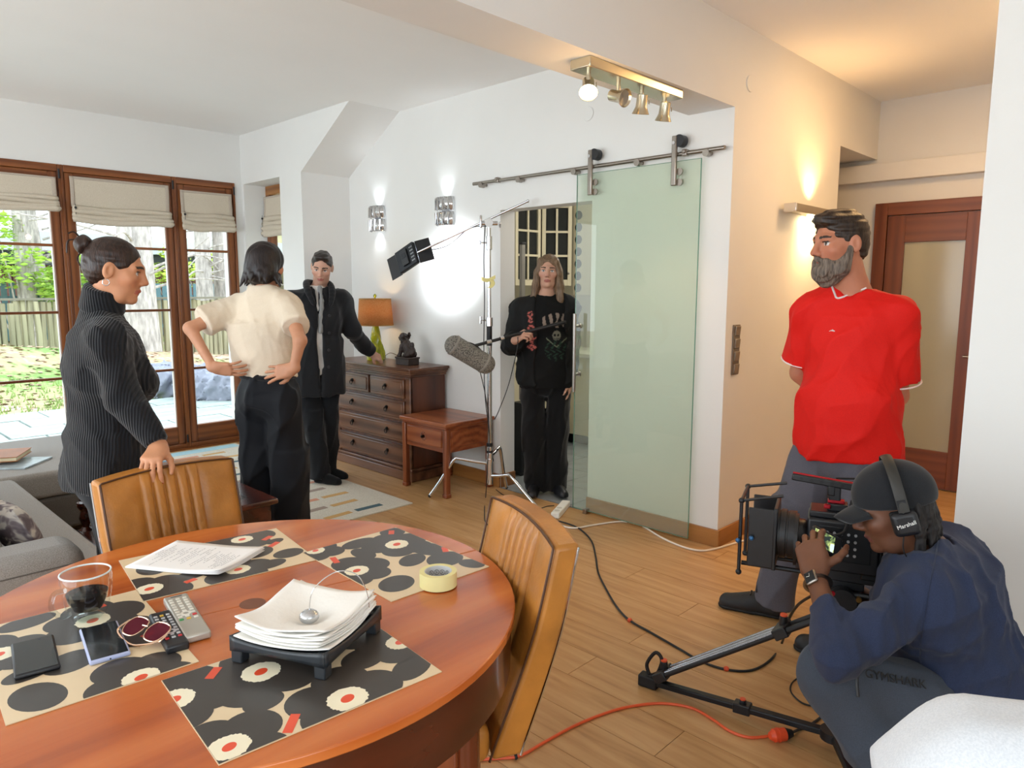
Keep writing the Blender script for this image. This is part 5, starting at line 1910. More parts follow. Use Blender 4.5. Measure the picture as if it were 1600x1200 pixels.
def boom():
    q = 5.20
    f = unit(-FH * 0.98 - RH * 0.05)
    r_ = np.cross(f, UPV)
    N, pel = ah(853, 464, q), ah(853, 588, q)
    j = joints(N, pel, r_, 0.165, sd=0.08)
    j['elR'], j['wrR'] = ah(800, 540, q - 0.02), HANDB + RH * -0.015 + FH * 0.055 - UPV * 0.045
    j['elL'], j['wrL'] = ah(893, 535, q + 0.03), ah(889, 593, q - 0.05)
    stand(j, f, -0.02)
    c = ah(857, 424, q - 0.02)
    H = head_frame(unit(-FH * 0.97 - RH * 0.12 - UPV * 0.04), unit(UPV + RH * 0.04))
    t = person('long-haired person in black holding the boom pole in the doorway', j, c, H)
    p, F = body_base(j, c, H, 0.98, 1.0, 0.93)
    hd, _ = hand_prims(j['wrR'], -FH * 0.55 + RH * 0.55 + UPV * 0.45, -RH * 0.55 - FH * 0.45 + UPV * 0.55, -1, curl=(55, 65, 45), spread=2, thumb=(40, 45))
    hl, _ = hand_prims(j['wrL'], -UPV, RH, 1, curl=(20, 25, 18))
    soft('body', p + hd + hl, m_skin, t, 0.010, fine=[(c, 0.145, 0.0036), (HANDB, 0.10, 0.0045)], color=head_color(c, H, 0.98, '#C99B84', '#4A3526', '#A5645A', eye='#5A6A70'))
    # printed black tee
    tp, F = torso_prims(j, 1.02, 1.0, 0.020, 0.05)
    up = unit(N - pel)
    hem = np.array([pel[0], pel[1], 0.80])
    tp += [fc(hem, pel + up * 0.28, 0.185, 0.18, 0.05, axis=F[:, 1], flat=0.76), half(hem, -UPV), el(N + UPV * 0.045 + F[:, 1] * 0.02, (0.074, 0.082, 0.056), F, 0.008, 's'), half(N + UPV * 0.02, UPV)]
    mid = ah(868, 515, q)

    def prn(P):
        x, z = (P - mid) @ RH, (P - mid)[:, 2]
        fr = ((P - mid) @ FH) < 0.02
        col = np.full((len(P), 3), 0.006)
        cl = (np.abs(((x + 0.02) * 22) % 1.0 - 0.5) < 0.22 + 0.12 * np.sin(z * 60 + x * 90)) & (z > 0.02 + 0.1 * np.abs(x)) & (z < 0.125 - 3.2 * x * x) & (np.abs(x) < 0.10) & fr
        col[cl] = (0.26, 0.20, 0.16)
        sk = ((x / 0.030) ** 2 + ((z + 0.035) / 0.036) ** 2 < 1) & fr
        col[sk] = (0.16, 0.15, 0.11)
        for ex in (-0.012, 0.012):
            col[sk & (np.hypot(x - ex, z + 0.032) < 0.0085)] = 0.004
        col[sk & (z < -0.052) & (np.sin(x * 700) > 0)] = 0.01
        cr = (np.abs(np.abs(x) - (z + 0.115) * 1.2) < 0.005) & (np.abs(x) < 0.075) & (np.abs(z + 0.115) < 0.07) & fr
        col[cr] = (0.15, 0.17, 0.11)
        gr = ((x / 0.085) ** 2 + ((z + 0.14) / 0.075) ** 2 < 1) & fr & (np.sin(x * 140 + 3 * np.sin(z * 90)) * np.sin(z * 120) > 0.25)
        col[gr] = (0.02, 0.045, 0.03)
        return col
    soft('printed_tee', tp, vcol('tee_print', 0.85, 0.2), t, 0.0055, disp=wrinkle(31, 0.004, 24), color=prn)
    jk, F = torso_prims(j, 1.05, 1.05, 0.036, 0.05)
    jk += [fc(np.array([pel[0], pel[1], 0.84]), pel + up * 0.25, 0.195, 0.185, 0.05, axis=F[:, 1], flat=0.78), rc(j['shL'], j['shR'], 0.072, 0.072, 0.04)]
    jk += sleeve(j['shR'], j['elR'], j['wrR'], 0.073, 0.074, 0.060, 1.82) + sleeve(j['shL'], j['elL'], j['wrL'], 0.070, 0.068, 0.060, 1.9)
    jk += [el(N + UPV * 0.06, (0.085, 0.10, 0.12), F, 0.02, 's'), rbx((N + pel) / 2 + F[:, 1] * 0.17 + F[:, 0] * -0.035, (0.105, 0.13, 0.5), F, 0.01, 0.02, 's')]
    pk = ah(829, 515, q)

    def pink(P):
        x, z = (P - pk) @ RH, (P - pk)[:, 2]
        fr = ((P - pk) @ FH) < 0.02
        col = np.full((len(P), 3), 0.0075)
        for (zc, a, b_) in ((0.115, 0.017, 0.022), (0.07, 0.014, 0.016), (0.018, 0.022, 0.020), (-0.055, 0.012, 0.032), (-0.052, 0.03, 0.010), (-0.115, 0.032, 0.012), (-0.112, 0.010, 0.028)):
            d = np.hypot((x - 0.2 * (0.02 - zc) * 0.3) / a, (z - zc) / b_)
            w = (d < 1.15) & (d > 0.45) & fr & (np.sin(z * 230 + x * 120) > -0.75)
            col[w] = (0.48, 0.12, 0.10)
        return col
    soft('jacket', jk, vcol('jacket_print', 0.8, 0.25), t, 0.007, disp=wrinkle(33, 0.008, 20, UPV, 0.5), color=pink)
    lg = [el(pel - UPV * 0.03, (0.165, 0.13, 0.13), F, 0.04)]
    for S in 'LR':
        lg += [rc(j['hip' + S], j['kn' + S], 0.092, 0.080, 0.03), fc(j['kn' + S] + UPV * 0.1, j['an' + S] - UPV * 0.06, 0.080, 0.086, 0.03)]
    soft('trousers', lg, fabric('black_baggy', '#0C0C0E', scale=400, bump=0.1), t, 0.0095, disp=wrinkle(34, 0.008, 20, UPV, 0.5))
    for S, ang in (('L', 0.35), ('R', -0.15)):
        a = np.array([*j['an' + S][:2], 0])
        tf = unit(-FH + RH * ang)
        sp, so = shoe_prims(a - tf * 0.05, a + tf * 0.2, 1.0, 0.05)
        soft('shoe', sp, m_black, t, 0.008)
    MB().tube(spline([ah(889, 600, 5.12), ah(888, 612, 5.12), ah(886, 622, 5.12)], 4), 0.006, 6).build('glove_strap', m_black, t)
    L = lambda x, y, z: c + H @ np.array([x, y, z])
    hr = [el(L(0, -0.014, 0.036), (0.079, 0.096, 0.087), H, 0.012), el(L(0, -0.05, -0.05), (0.082, 0.06, 0.11), H, 0.03)]
    for s in (-1, 1):
        hr += chain([L(s * 0.052, 0.040, 0.072), L(s * 0.076, 0.030, -0.01), L(s * 0.086, 0.028, -0.10), L(s * 0.094, 0.03, -0.20), L(s * 0.098, 0.03, -0.245)], [0.026, 0.022, 0.025, 0.026, 0.012], 0.02)
        hr += chain([L(s * 0.05, -0.04, 0.0), L(s * 0.07, -0.03, -0.12), L(s * 0.08, -0.02, -0.23)], [0.05, 0.045, 0.02], 0.03)
    hr.insert(2, el(L(0, 0.095, -0.042), (0.062, 0.075, 0.118), H, 0.012, 's'))
    soft('hair', hr, hair_mat('hair_ash_blonde', '#4E3A2A', '#8C7257', 0.45), t, 0.005, disp=strands(25, 0.0022, H[:, 2], 230))


# ------------------------------------------------------------------ bearded man in the red shirt
def red():
    q = 3.04
    f = unit(-RH * 0.66 - FH * 0.75)
    r_ = np.cross(f, UPV)
    N, pel = ah(1333, 455, q), ah(1325, 690, q)
    j = joints(N, pel, r_, 0.168, 0.10, 0.09)
    bk = -f
    j['elL'], j['wrL'] = ah(1402, 618, q - 0.05), pel + bk * 0.22 + UPV * 0.08 - r_ * 0.09
    j['elR'], j['wrR'] = j['shR'] + np.array([0, 0, -0.28]) + bk * 0.07 + r_ * 0.06, pel + bk * 0.17 + UPV * 0.02 + r_ * 0.04
    hR, tR = atz(1228, 966), atz(1124, 945)
    tR = hR + unit(tR - hR) * 0.305
    dd = unit(tR - hR)
    tL = atz(1241, 1012)
    hL = tL - dd * 0.30
    j['anR'], j['toR'] = hR + dd * 0.055 + UPV * 0.09, hR + dd * 0.2 + UPV * 0.04
    j['anL'], j['toL'] = hL + dd * 0.055 + UPV * 0.09, hL + dd * 0.2 + UPV * 0.04
    for S in 'LR':
        j['kn' + S] = (j['hip' + S] + j['an' + S]) / 2 + dd * 0.03
    c = ah(1311, 381, q - 0.03)
    H = head_frame(unit(-RH * 0.97 - FH * 0.22 - UPV * 0.08))
    s = 1.13
    t = person('bearded man in a red T-shirt standing with hands behind his back', j, c, H)
    p, F = body_base(j, c, H, s, 1.1, 1.06, 0.066, 1.12, 1.05, 1.05)
    a_, _ = hand_prims(j['wrL'], r_ * 0.9 - UPV * 0.3, bk, 1, curl=(20, 25, 20))
    b_, _ = hand_prims(j['wrR'], -r_ * 0.9 - UPV * 0.3, bk, -1, curl=(20, 25, 20))
    soft('body', p + a_ + b_, m_skin, t, 0.009, fine=[(c, 0.155, 0.0036)], color=head_color(c, H, s, '#B97A5E', '#2A1C14', '#9A5348'))
    tp, F = torso_prims(j, 1.04, 1.02, 0.027, 0.06, belly=1.05)
    up = unit(N - pel)
    hem = pel - UPV * 0.07
    sh = tp + [fc(hem, pel + up * 0.20, 0.188, 0.186, 0.10, axis=F[:, 1], flat=0.86), el(pel + up * 0.20, (0.185, 0.16, 0.24), F, 0.08)]
    sh += sleeve(j['shL'], j['elL'], j['wrL'], 0.072, 0.086, 0.09, 0.84, k=0.015) + sleeve(j['shR'], j['elR'], j['wrR'], 0.070, 0.084, 0.09, 0.8)
    nb = c - H[:, 2] * 0.10
    vt = N + F[:, 1] * 0.11 - UPV * 0.035
    sh += [rc(N + UPV * 0.03, N + UPV * 0.12, 0.078, 0.075, 0.012, 's'), rc(N + UPV * 0.05 + F[:, 1] * 0.05, vt + F[:, 1] * 0.03, 0.05, 0.012, 0.012, 's'), half(hem, -UPV, 0.008)]
    w1, w2 = wrinkle(41, 0.0075, 15, unit(UPV + RH * 0.6), 0.2), wrinkle(42, 0.0012, 45, UPV, 0.5)
    mr = fabric('red_jersey', '#DA1A10', '#C8120B', scale=500, bump=0.06, rough=0.7, sheen=0.0)
    soft('tee_shirt', sh, mr, t, 0.0065, disp=lambda P: w1(P) + w2(P))
    # white piped V-neck and sleeve ends
    mp = fabric('white_piping', '#E6D8D4')
    dsp = lambda P: w1(P) + w2(P)
    path = spline([(1300, 447), (1304, 458), (1309, 466), (1326, 461), (1343, 455), (1356, 449), (1366, 443)], 5)
    tubes('neck_piping', [trace(sh, path, 2.5, 3.05, dsp, 0.001)], 0.0042, mp, t)
    for S, e in (('L', 0.84), ('R', 0.8)):
        d = unit(j['el' + S] - j['sh' + S])
        fr = frame(d)
        ce = j['sh' + S] + (j['el' + S] - j['sh' + S]) * e - d * 0.004
        tubes('sleeve_piping', [[ce + 0.0895 * (math.cos(a) * fr[:, 0] + math.sin(a) * fr[:, 1]) for a in np.linspace(0, 6.283, 33)]], 0.0035, mp, t)
    # small leaping emblem on the chest
    e0, _ = on_surface(sh, 1303, 518, 2.5, 3.4, dsp, 0.002)
    mb = MB()
    for a, b, w in (((-0.012, 0.004), (0.004, 0.001), 0.0026), ((0.004, 0.001), (0.016, -0.004), 0.002), ((0.0, 0.003), (-0.006, 0.008), 0.0016), ((0.006, 0.0), (0.014, -0.012), 0.0016), ((-0.010, 0.004), (-0.018, 0.001), 0.0014)):
        mb.tube([e0 + RH * a[0] + UPV * a[1], e0 + RH * b[0] + UPV * b[1]], w, 6)
    mb.build('chest_emblem', mp, t)
    mg = fabric('grey_work_trousers', '#62616A', '#55545D', scale=450, bump=0.1, sheen=0.05)
    lg = [el(pel - UPV * 0.04, (0.178, 0.15, 0.14), F, 0.05)]
    for S in 'LR':
        lg += [rc(j['hip' + S] - UPV * 0.02, j['kn' + S], 0.108, 0.090, 0.04), fc(j['kn' + S] + UPV * 0.1, j['an' + S] - UPV * 0.03, 0.090, 0.086, 0.03)]
    soft('trousers', lg, mg, t, 0.0075, disp=wrinkle(44, 0.007, 20, UPV, 0.5))
    pkt = ah(1335, 748, q - 0.165)
    tubes('pocket_zip', [[pkt + RH * u - UPV * 0.012 * u for u in np.linspace(-0.075, 0.09, 6)]], 0.004, m_black, t)
    msh = plain('shoe_black', '#1B1D21', 0.55, vary=0.15, bump=0.1)
    for S, (h_, t_) in (('R', (hR, tR)), ('L', (hL, tL))):
        sp, so = shoe_prims(h_, t_, 1.12, 0.08)
        o = soft('shoe', sp, msh, t, 0.006)
        soft('sole', so, plain('sole_rubber', '#15171A', 0.7), t, 0.007).parent = o
        d = unit(t_ - h_)
        sd = np.cross(d, UPV)
        pts = []
        for k in range(5):
            b0 = h_ + d * (0.135 + 0.024 * k) + UPV * (0.112 - 0.013 * k)
            pts.append([b0 - sd * 0.026 - UPV * 0.008, b0 + UPV * 0.003, b0 + sd * 0.026 - UPV * 0.008])
        b0 = h_ + d * 0.13 + UPV * 0.118
        pts += [spline([b0, b0 + sd * 0.03 + UPV * 0.03, b0 + sd * 0.05 + UPV * 0.005, b0], 6), spline([b0, b0 - sd * 0.03 + UPV * 0.03, b0 - sd * 0.045, b0], 6)]
        lc = tubes('shoelace', pts, 0.0032, m_black, t)
        lc.parent = o
    L = lambda x, y, z: c + H @ (np.array([x, y, z]) * s)
    hr = [el(L(0, -0.016, 0.038), np.array((0.0775, 0.096, 0.086)) * s, H, 0.012), el(L(0, -0.06, -0.015), np.array((0.062, 0.045, 0.07)) * s, H, 0.03), el(L(0, 0.05, 0.092), np.array((0.055, 0.045, 0.028)) * s, H, 0.03),
          el(L(0, 0.096, -0.045), np.array((0.085, 0.078, 0.115)) * s, H, 0.012, 's'), el(L(0, -0.02, -0.125), np.array((0.12, 0.13, 0.075)) * s, H, 0.01, 's')]
    for x in (-1, 1):
        hr.append(el(L(x * 0.082, -0.006, -0.016), np.array((0.02, 0.024, 0.042)) * s, H, 0.006, 's'))
    soft('hair', hr, hair_mat('hair_short_brown', '#150E0A', '#3E2C20'), t, 0.0048, disp=strands(45, 0.0022, H[:, 1], 230))
    bd = [el(L(0, 0.030, -0.082), np.array((0.066, 0.066, 0.056)) * s, H, 0.02), rc(L(0, 0.070, -0.105), L(0, 0.055, -0.128), 0.034 * s, 0.028 * s, 0.03)]
    for x in (-1, 1):
        bd += [rc(L(x * 0.066, 0.004, -0.02), L(x * 0.058, 0.025, -0.085), 0.012 * s, 0.022 * s, 0.02), rc(L(x * 0.006, 0.093, -0.046), L(x * 0.030, 0.074, -0.062), 0.0075 * s, 0.008 * s, 0.012), rc(L(x * 0.030, 0.074, -0.062), L(x * 0.034, 0.06, -0.09), 0.009 * s, 0.016 * s, 0.012)]
    bd += [el(L(0, 0.055, -0.02), np.array((0.050, 0.06, 0.030)) * s, H, 0.008, 's'), rc(L(-0.016, 0.10, -0.066), L(0.016, 0.10, -0.066), 0.009 * s, 0.009 * s, 0.006, 's')]
    soft('beard', bd, hair_mat('beard_grey', '#2A2019', '#8A7A6C', 0.6), t, 0.0042, disp=strands(46, 0.003, H[:, 2], 260))


# ------------------------------------------------------------------ crouching camera operator
CAMQ = {}


def operator():
    q = 1.97
    f = unit(-RH * 0.80 + FH * 0.60)
    r_ = np.cross(f, UPV)
    N, pel = ah(1452, 868, q), ah(1540, 1170, 1.80)
    j = joints(N, pel, r_, 0.185, 0.10, 0.065)
    j['elL'], j['wrL'] = ah(1313, 1026, 1.68), ah(1274, 900, 1.93)
    j['elR'], j['wrR'] = ah(1440, 1010, 2.22), ah(1345, 930, 2.24)
    j['hipL'], j['hipR'] = ah(1490, 1112, 1.80), pel + r_ * 0.11
    j['knL'], j['anL'] = ah(1303, 1058, 1.75), ah(1462, 1290, 1.62)
    j['knR'], j['anR'] = ah(1335, 1035, 2.08), ah(1480, 1210, 2.05)
    for S in 'LR':
        a = j['an' + S]
        a[2] = 0.10
        j['to' + S] = a + f * 0.14 - UPV * 0.05
    c = ah(1395, 797, q + 0.02)
    H = head_frame(unit(-RH * 0.86 + FH * 0.30 - UPV * 0.30))
    t = person('camera operator in a navy sweatshirt and black cap crouching by the tripod', j, c, H)
    p, F = body_base(j, c, H, 1.0, 1.05, 1.0, 0.052, 1.0, 1.0, 1.0)
    hd, _ = hand_prims(j['wrL'], RH * 0.05 + UPV * 0.74 + FH * 0.66, -FH * 0.62 - RH * 0.50 + UPV * 0.55, 1, curl=(22, 30, 24), spread=7, thumb=(62, 18), s=1.04,
                       each=[(26, 34, 24), (32, 42, 30), (36, 46, 32), (38, 48, 34)])
    h2, _ = hand_prims(j['wrR'], -RH * 0.8 + UPV * 0.2, FH, -1, curl=(40, 50, 40))
    soft('body', p + hd + h2, m_skin, t, 0.009, fine=[(c, 0.145, 0.0034), (j['wrL'] + UPV * 0.07, 0.12, 0.0032)], color=head_color(c, H, 1.0, '#6E4733', '#120C0A', '#6A3B34', stub=0.25))
    ms = fabric('navy_sweatshirt', '#2C354E', '#252D44', scale=420, bump=0.14, rough=0.9, sheen=0.08)
    tp, F = torso_prims(j, 1.14, 1.12, 0.036, 0.07)
    up = unit(N - pel)
    sh = tp + [el(pel + up * 0.10 - F[:, 1] * 0.02, (0.215, 0.175, 0.20), F, 0.07), rc(j['shL'], j['shR'], 0.098, 0.098, 0.05)]
    sh += [rc(j['shL'] + up * 0.03, j['elL'], 0.072, 0.060, 0.02), rc(j['elL'], j['elL'] + (j['wrL'] - j['elL']) * 0.35, 0.063, 0.054, 0.03), fc(j['elL'] + (j['wrL'] - j['elL']) * 0.15, j['elL'] + (j['wrL'] - j['elL']) * 0.60, 0.058, 0.044, 0.02)]
    sh += sleeve(j['shR'], j['elR'], j['wrR'], 0.094, 0.08, 0.05, 1.8)
    nk = c - H[:, 2] * 0.08 - H[:, 1] * 0.03
    sh += [rc(N + (nk - N) * 0.35, nk + (nk - N) * 0.6, 0.066, 0.066, 0.012, 's')]
    w1, w2 = wrinkle(51, 0.010, 13, unit(UPV * 0.4 + RH), 0.4), wrinkle(52, 0.004, 36, UPV, 0.5)
    soft('sweatshirt', sh, ms, t, 0.006, disp=lambda P: w1(P) + w2(P))
    tr = MATS['navy_sweatshirt']
    lg = [el(pel, (0.185, 0.16, 0.15), F, 0.06)]
    for S in 'LR':
        lg += [rc(j['hip' + S], j['kn' + S], 0.118, 0.080, 0.05), rc(j['kn' + S], j['an' + S] + UPV * 0.05, 0.080, 0.068, 0.03)]
    w3 = wrinkle(54, 0.008, 18, unit(RH - UPV * 0.3), 0.5)
    soft('jogger_trousers', lg, fabric('slate_joggers', '#434A56', '#3B424D', scale=420, bump=0.1, sheen=0.1), t, 0.0065, disp=w3)
    for S in 'LR':
        a = np.array([*j['an' + S][:2], 0])
        sp, so = shoe_prims(a - f * 0.06, a + f * 0.2, 1.05)
        soft('shoe', sp, m_black, t, 0.008)
    L = lambda x, y, z: c + H @ np.array([x, y, z])
    # cap with its peak forward
    mc = fabric('black_cap', '#1E2024', '#18191C', scale=500, bump=0.1)
    cp = [el(L(0, -0.014, 0.046), (0.090, 0.112, 0.100), H, 0.01), half(L(0, 0.0, 0.024), -H[:, 2] + 0.10 * H[:, 1], 0.006)]
    o = soft('cap', cp, mc, t, 0.005)
    pk = MB()

    def peak(u, v, s_):
        a = (2 * u - 1)
        w = 0.078 * math.sqrt(max(0, 1 - (0.0 + v) ** 2.4 * 0.92))
        y = 0.060 + 0.012 * (1 - a * a) + 0.085 * v * (1 - 0.25 * a * a)
        return L(a * w, y, 0.032 - 0.020 * v * v - 0.020 * a * a - 0.003 * s_)
    pk.grid(lambda u, v: peak(u, v, 0), 12, 8)
    pk.build('cap_peak', mc, t, solid=0.004).parent = o
    # dreadlocks
    rs = np.random.RandomState(8)
    dr = []
    for k in range(40):
        a = rs.uniform(-1.15, 1.15)
        p0 = L(0.076 * math.sin(a), -0.01 - 0.09 * math.cos(a), rs.uniform(-0.01, 0.05))
        out = H @ np.array([math.sin(a), -math.cos(a), 0])
        ln = rs.uniform(0.09, 0.15)
        p1 = p0 + out * 0.022 - UPV * ln * 0.5
        p2 = p1 + out * rs.uniform(-0.012, 0.012) - UPV * ln * 0.5 + RH * rs.uniform(-0.01, 0.01)
        dr += chain([p0, p1, p2], [0.011, 0.0085, 0.006], 0.003)
    dr.append(el(L(0, -0.03, 0.0), (0.072, 0.075, 0.06), H, 0.01))
    soft('dreadlocks', dr, hair_mat('hair_dreads', '#060506', '#1E1715', 0.6), t, 0.0042, disp=strands(58, 0.0014, H[:, 0] + H[:, 1], 300))
    # watch
    d = unit(j['wrL'] - j['elL'])
    wc = j['wrL'] - d * 0.03
    out = unit(-FH * 0.72 - RH * 0.60 + UPV * 0.2)
    out = unit(out - d * float(out @ d))
    sd = np.cross(d, out)
    fr = np.stack([sd, d, out], 1)
    wt = thing('wrist_watch', 'steel smart watch on the camera operator\'s wrist', 'watch', wc)
    MB().box(wc + out * 0.031, (0.036, 0.042, 0.011), fr).build('watch_case', m_steel, wt, bevel=0.008, seg=3)
    MB().box(wc + out * 0.0372, (0.029, 0.035, 0.002), fr).build('watch_face', plain('watch_glass', '#0C0E12', 0.1), wt, bevel=0.004)
    MB().tube([wc + out * 0.0386, wc + out * 0.0386 + d * 0.010 + sd * 0.002], 0.0006, 4).tube([wc + out * 0.0386, wc + out * 0.0386 - sd * 0.009 + d * 0.003], 0.0006, 4).build('watch_hands', m_white, wt)
    MB().tube([wc + 0.030 * (math.cos(a) * out * 1.02 + math.sin(a) * sd) for a in np.linspace(0.45, 5.83, 25)], 0.0095, 6, flat=0.25, up=d).build('watch_strap', m_steel, wt)
    # raglan seam, pocket zip and lettering on the cloth
    dsp = lambda P: w1(P) + w2(P)
    path = spline([(1466, 846), (1460, 880), (1450, 930), (1441, 985), (1438, 1030), (1444, 1075)], 6)
    tubes('raglan_seam', [trace(sh, path, 1.3, 2.4, dsp, 0.0005)], 0.0022, fabric('navy_seam', '#1E2840'), t)
    path = spline([(1341, 1040), (1338, 1062), (1340, 1088)], 6)
    tubes('pocket_zip', [trace(lg, path, 1.3, 2.4, w3, 0.001)], 0.0045, m_black, t)
    e0, ea, eb, ec = (on_surface(lg, x, y, 1.3, 2.4)[0] for x, y in ((1396, 1062), (1370, 1056), (1422, 1068), (1394, 1074)))
    rt = unit(eb - ea)
    en = unit(np.cross(rt, e0 - ec))
    tc_ = unit(CC - e0)
    en = unit(en * np.sign(en @ tc_) * 0.75 + tc_ * 0.25)
    rt = unit(rt - en * float(rt @ en))
    text_mesh('trouser_lettering', 'GYMSHARK', 0.030, plain('black_print', '#07080A', 0.5, vary=0.01), t, e0 + en * 0.010, rt, np.cross(en, rt), 0.001)
    return j, c, H, t, F, N, pel


woman()
tee()
coat()
boom()
red()
OPJ, OPC, OPH, OPT, OPF, OPN, OPP = operator()
# ================================================================== FILM EQUIPMENT
m_dgrey = plain('dark_grey_metal', '#2B2D30', 0.4, 0.6, vary=0.15)
m_red = plain('red_anodised', '#A01422', 0.35, 0.5)
m_cable = plain('black_cable', '#17181A', 0.5, vary=0.1)

# ------------------------------------------------------------------ steel light stand with boom arm
SB = np.array([3.50, 3.625])
st = thing('light_stand', 'chrome three-legged light stand in front of the kitchen doorway', 'light stand', (SB[0], SB[1], 0))
sz = lambda y: float(ah(766, y, float(np.array([SB[0], SB[1], 0]) @ FH))[2])
pb = lambda z: np.array([SB[0], SB[1], z])
z_k1, z_k2, z_top = sz(500), sz(370), sz(349)
MB().cyl(pb(0.12), pb(z_k1), 0.0175).build('lower_tube', m_chrome, st)
MB().cyl(pb(sz(540)), pb(z_k1 - 0.02), 0.0195).build('black_sleeve', m_black, st)
MB().cyl(pb(z_k1), pb(z_k2), 0.0125).build('upper_tube', m_chrome, st)
MB().cyl(pb(0.11), pb(0.34), 0.024).cyl(pb(0.28), pb(0.30), 0.03).cyl(pb(0.36), pb(0.385), 0.022).build('leg_hub', m_chrome, st)
MB().cyl(pb(0.39), pb(0.415), 0.0225).cyl(pb(0.345), pb(0.36), 0.0235).build('black_ring', m_black, st)
kn = MB().cyl(pb(z_k1 - 0.045), pb(z_k1 + 0.02), 0.024).cyl(pb(z_k1), pb(z_k1) - RH * 0.05, 0.007)
kn.box(pb(z_k1) - RH * 0.06, (0.014, 0.012, 0.055)).build('clamp', m_chrome, st, bevel=0.003)
kn = MB().cyl(pb(z_k2 - 0.09), pb(z_k2 + 0.005), 0.021).cyl(pb(z_k2 - 0.04), pb(z_k2 - 0.04) - RH * 0.055, 0.006).box(pb(z_k2 - 0.04) - RH * 0.065, (0.016, 0.012, 0.03))
kn.build('clamp', m_chrome, st, bevel=0.003)
for hz, foot, bend in ((0.265, np.array([3.215, 3.96]), 0.55), (0.175, np.array([3.545, 3.19]), 0.42), (0.315, np.array([3.77, 3.72]), 0.55)):
    d = unit(np.array([foot[0] - SB[0], foot[1] - SB[1], 0]))
    L = float(np.linalg.norm(foot - SB))
    p0, p1, p2 = pb(hz) + d * 0.02, pb(hz + 0.03) + d * L * bend, np.array([foot[0], foot[1], 0.012])
    lg = MB().tube(spline([p0, p0 * 0.5 + p1 * 0.5, p1 - d * 0.02, p1 + d * 0.02 - UPV * 0.012, p1 * 0.4 + p2 * 0.6, p2], 5), 0.0125, 10).build('leg', m_chrome, st)
    MB().ball(p2 + UPV * 0.002, 0.0135, 10, 6).build('foot_tip', m_black, lg)
# grip head and arm
gh = pb(z_top)
armA, armB = ah(825, 314, 5.02), ah(647, 397, 5.27)
g_ = MB().cyl(gh + FH * 0.03, gh - FH * 0.055, 0.028).cyl(gh - RH * 0.05 + UPV * 0.0, gh + RH * 0.06, 0.016).cyl(gh - UPV * 0.03, pb(z_k2), 0.013)
g_.build('grip_head', m_chrome, st)
MB().box(gh - RH * 0.055 - FH * 0.03 + UPV * 0.01, (0.014, 0.014, 0.085)).box(gh + RH * 0.075 - UPV * 0.012 - FH * 0.02, (0.05, 0.014, 0.016), rz(YAW) @ ry(R(35))).build('wing_handle', m_chrome, st, bevel=0.004)
MB().cyl(armB, armA, 0.0085).ball(armA, 0.011, 10, 6).build('boom_arm', m_chrome, st)
tp_ = ah(767, 440, 5.03)
MB().grid(lambda u, v: ah(752 + 22 * u, 432 + 6 * v + 3 * math.sin(4 * u), 5.02 - 0.004 * math.sin(7 * u)), 8, 3).grid(lambda u, v: ah(764 + 7 * u - 3 * v + 4 * math.sin(3 * v), 437 + 13 * v, 5.01 - 0.01 * v), 3, 8).build('tape_strip', plain('masking_tape', '#E2D68E', 0.7, vary=0.05), st, solid=0.0006)
cbl = [ah(758, 352, 5.03), ah(756, 400, 5.02), ah(757, 470, 5.02), ah(756, 540, 5.02), ah(758, 620, 5.0), ah(765, 680, 5.0), ah(762, 720, 4.98), ah(761, 745, 4.95), atz(759, 775, 0.006), atz(757, 800, 0.006), atz(762, 820, 0.006), atz(800, 835, 0.006)]
MB().tube(spline(cbl, 6), 0.0035, 6).tube(spline([armB + (armA - armB) * 0.05, armB + (armA - armB) * 0.3 - UPV * 0.05, armB + (armA - armB) * 0.5, gh - UPV * 0.02], 6), 0.003, 6).build('power_lead', m_cable, st)

# ------------------------------------------------------------------ LED panel with barn doors, aimed at the wall
PC = ah(636, 403, 5.30)
PT = atx(692, 402, WX)
pn = unit(RH * 0.62 + FH * 0.78 - UPV * 0.08)
up_ = unit(UPV * 0.88 - RH * 0.50)
pz_ = np.stack([unit(np.cross(up_, pn)), np.cross(pn, unit(np.cross(up_, pn))), pn], 1)   # columns: side, up, toward the wall
Lp = lambda x, y, z: PC + pz_ @ (np.array([x, y, z]) * 0.72)
LS = lambda *v: tuple(0.72 * q for q in v)
t = thing('led_panel', 'black film light with barn doors glaring at the white wall', 'film light', PC)
body = MB().box(Lp(0, 0, 0), LS(0.27, 0.23, 0.045), pz_).build('panel_body', m_dgrey, t, bevel=0.006)
MB().box(Lp(0, 0, 0.024), LS(0.245, 0.205, 0.003), pz_).build('led_face', glow('led_white', (0.82, 0.92, 1.0), 7), t)
bp_ = MB().box(Lp(0.0, 0.0, -0.03), LS(0.09, 0.16, 0.02), pz_).build('battery_plate', m_black, t, bevel=0.003)
MB().box(Lp(0.0, 0.02, -0.041), LS(0.05, 0.05, 0.004), pz_).build('menu_dial', m_dgrey, bp_)
kb = MB()
for i in range(3):
    for k in range(5):
        kb.box(Lp(-0.085 - 0.016 * i, -0.07 + 0.035 * k, -0.0235), LS(0.008, 0.012, 0.003), pz_)
o = kb.build('control_button', plain('grey_button', '#A9ABAE', 0.5), t)
o['kind'] = 'stuff'
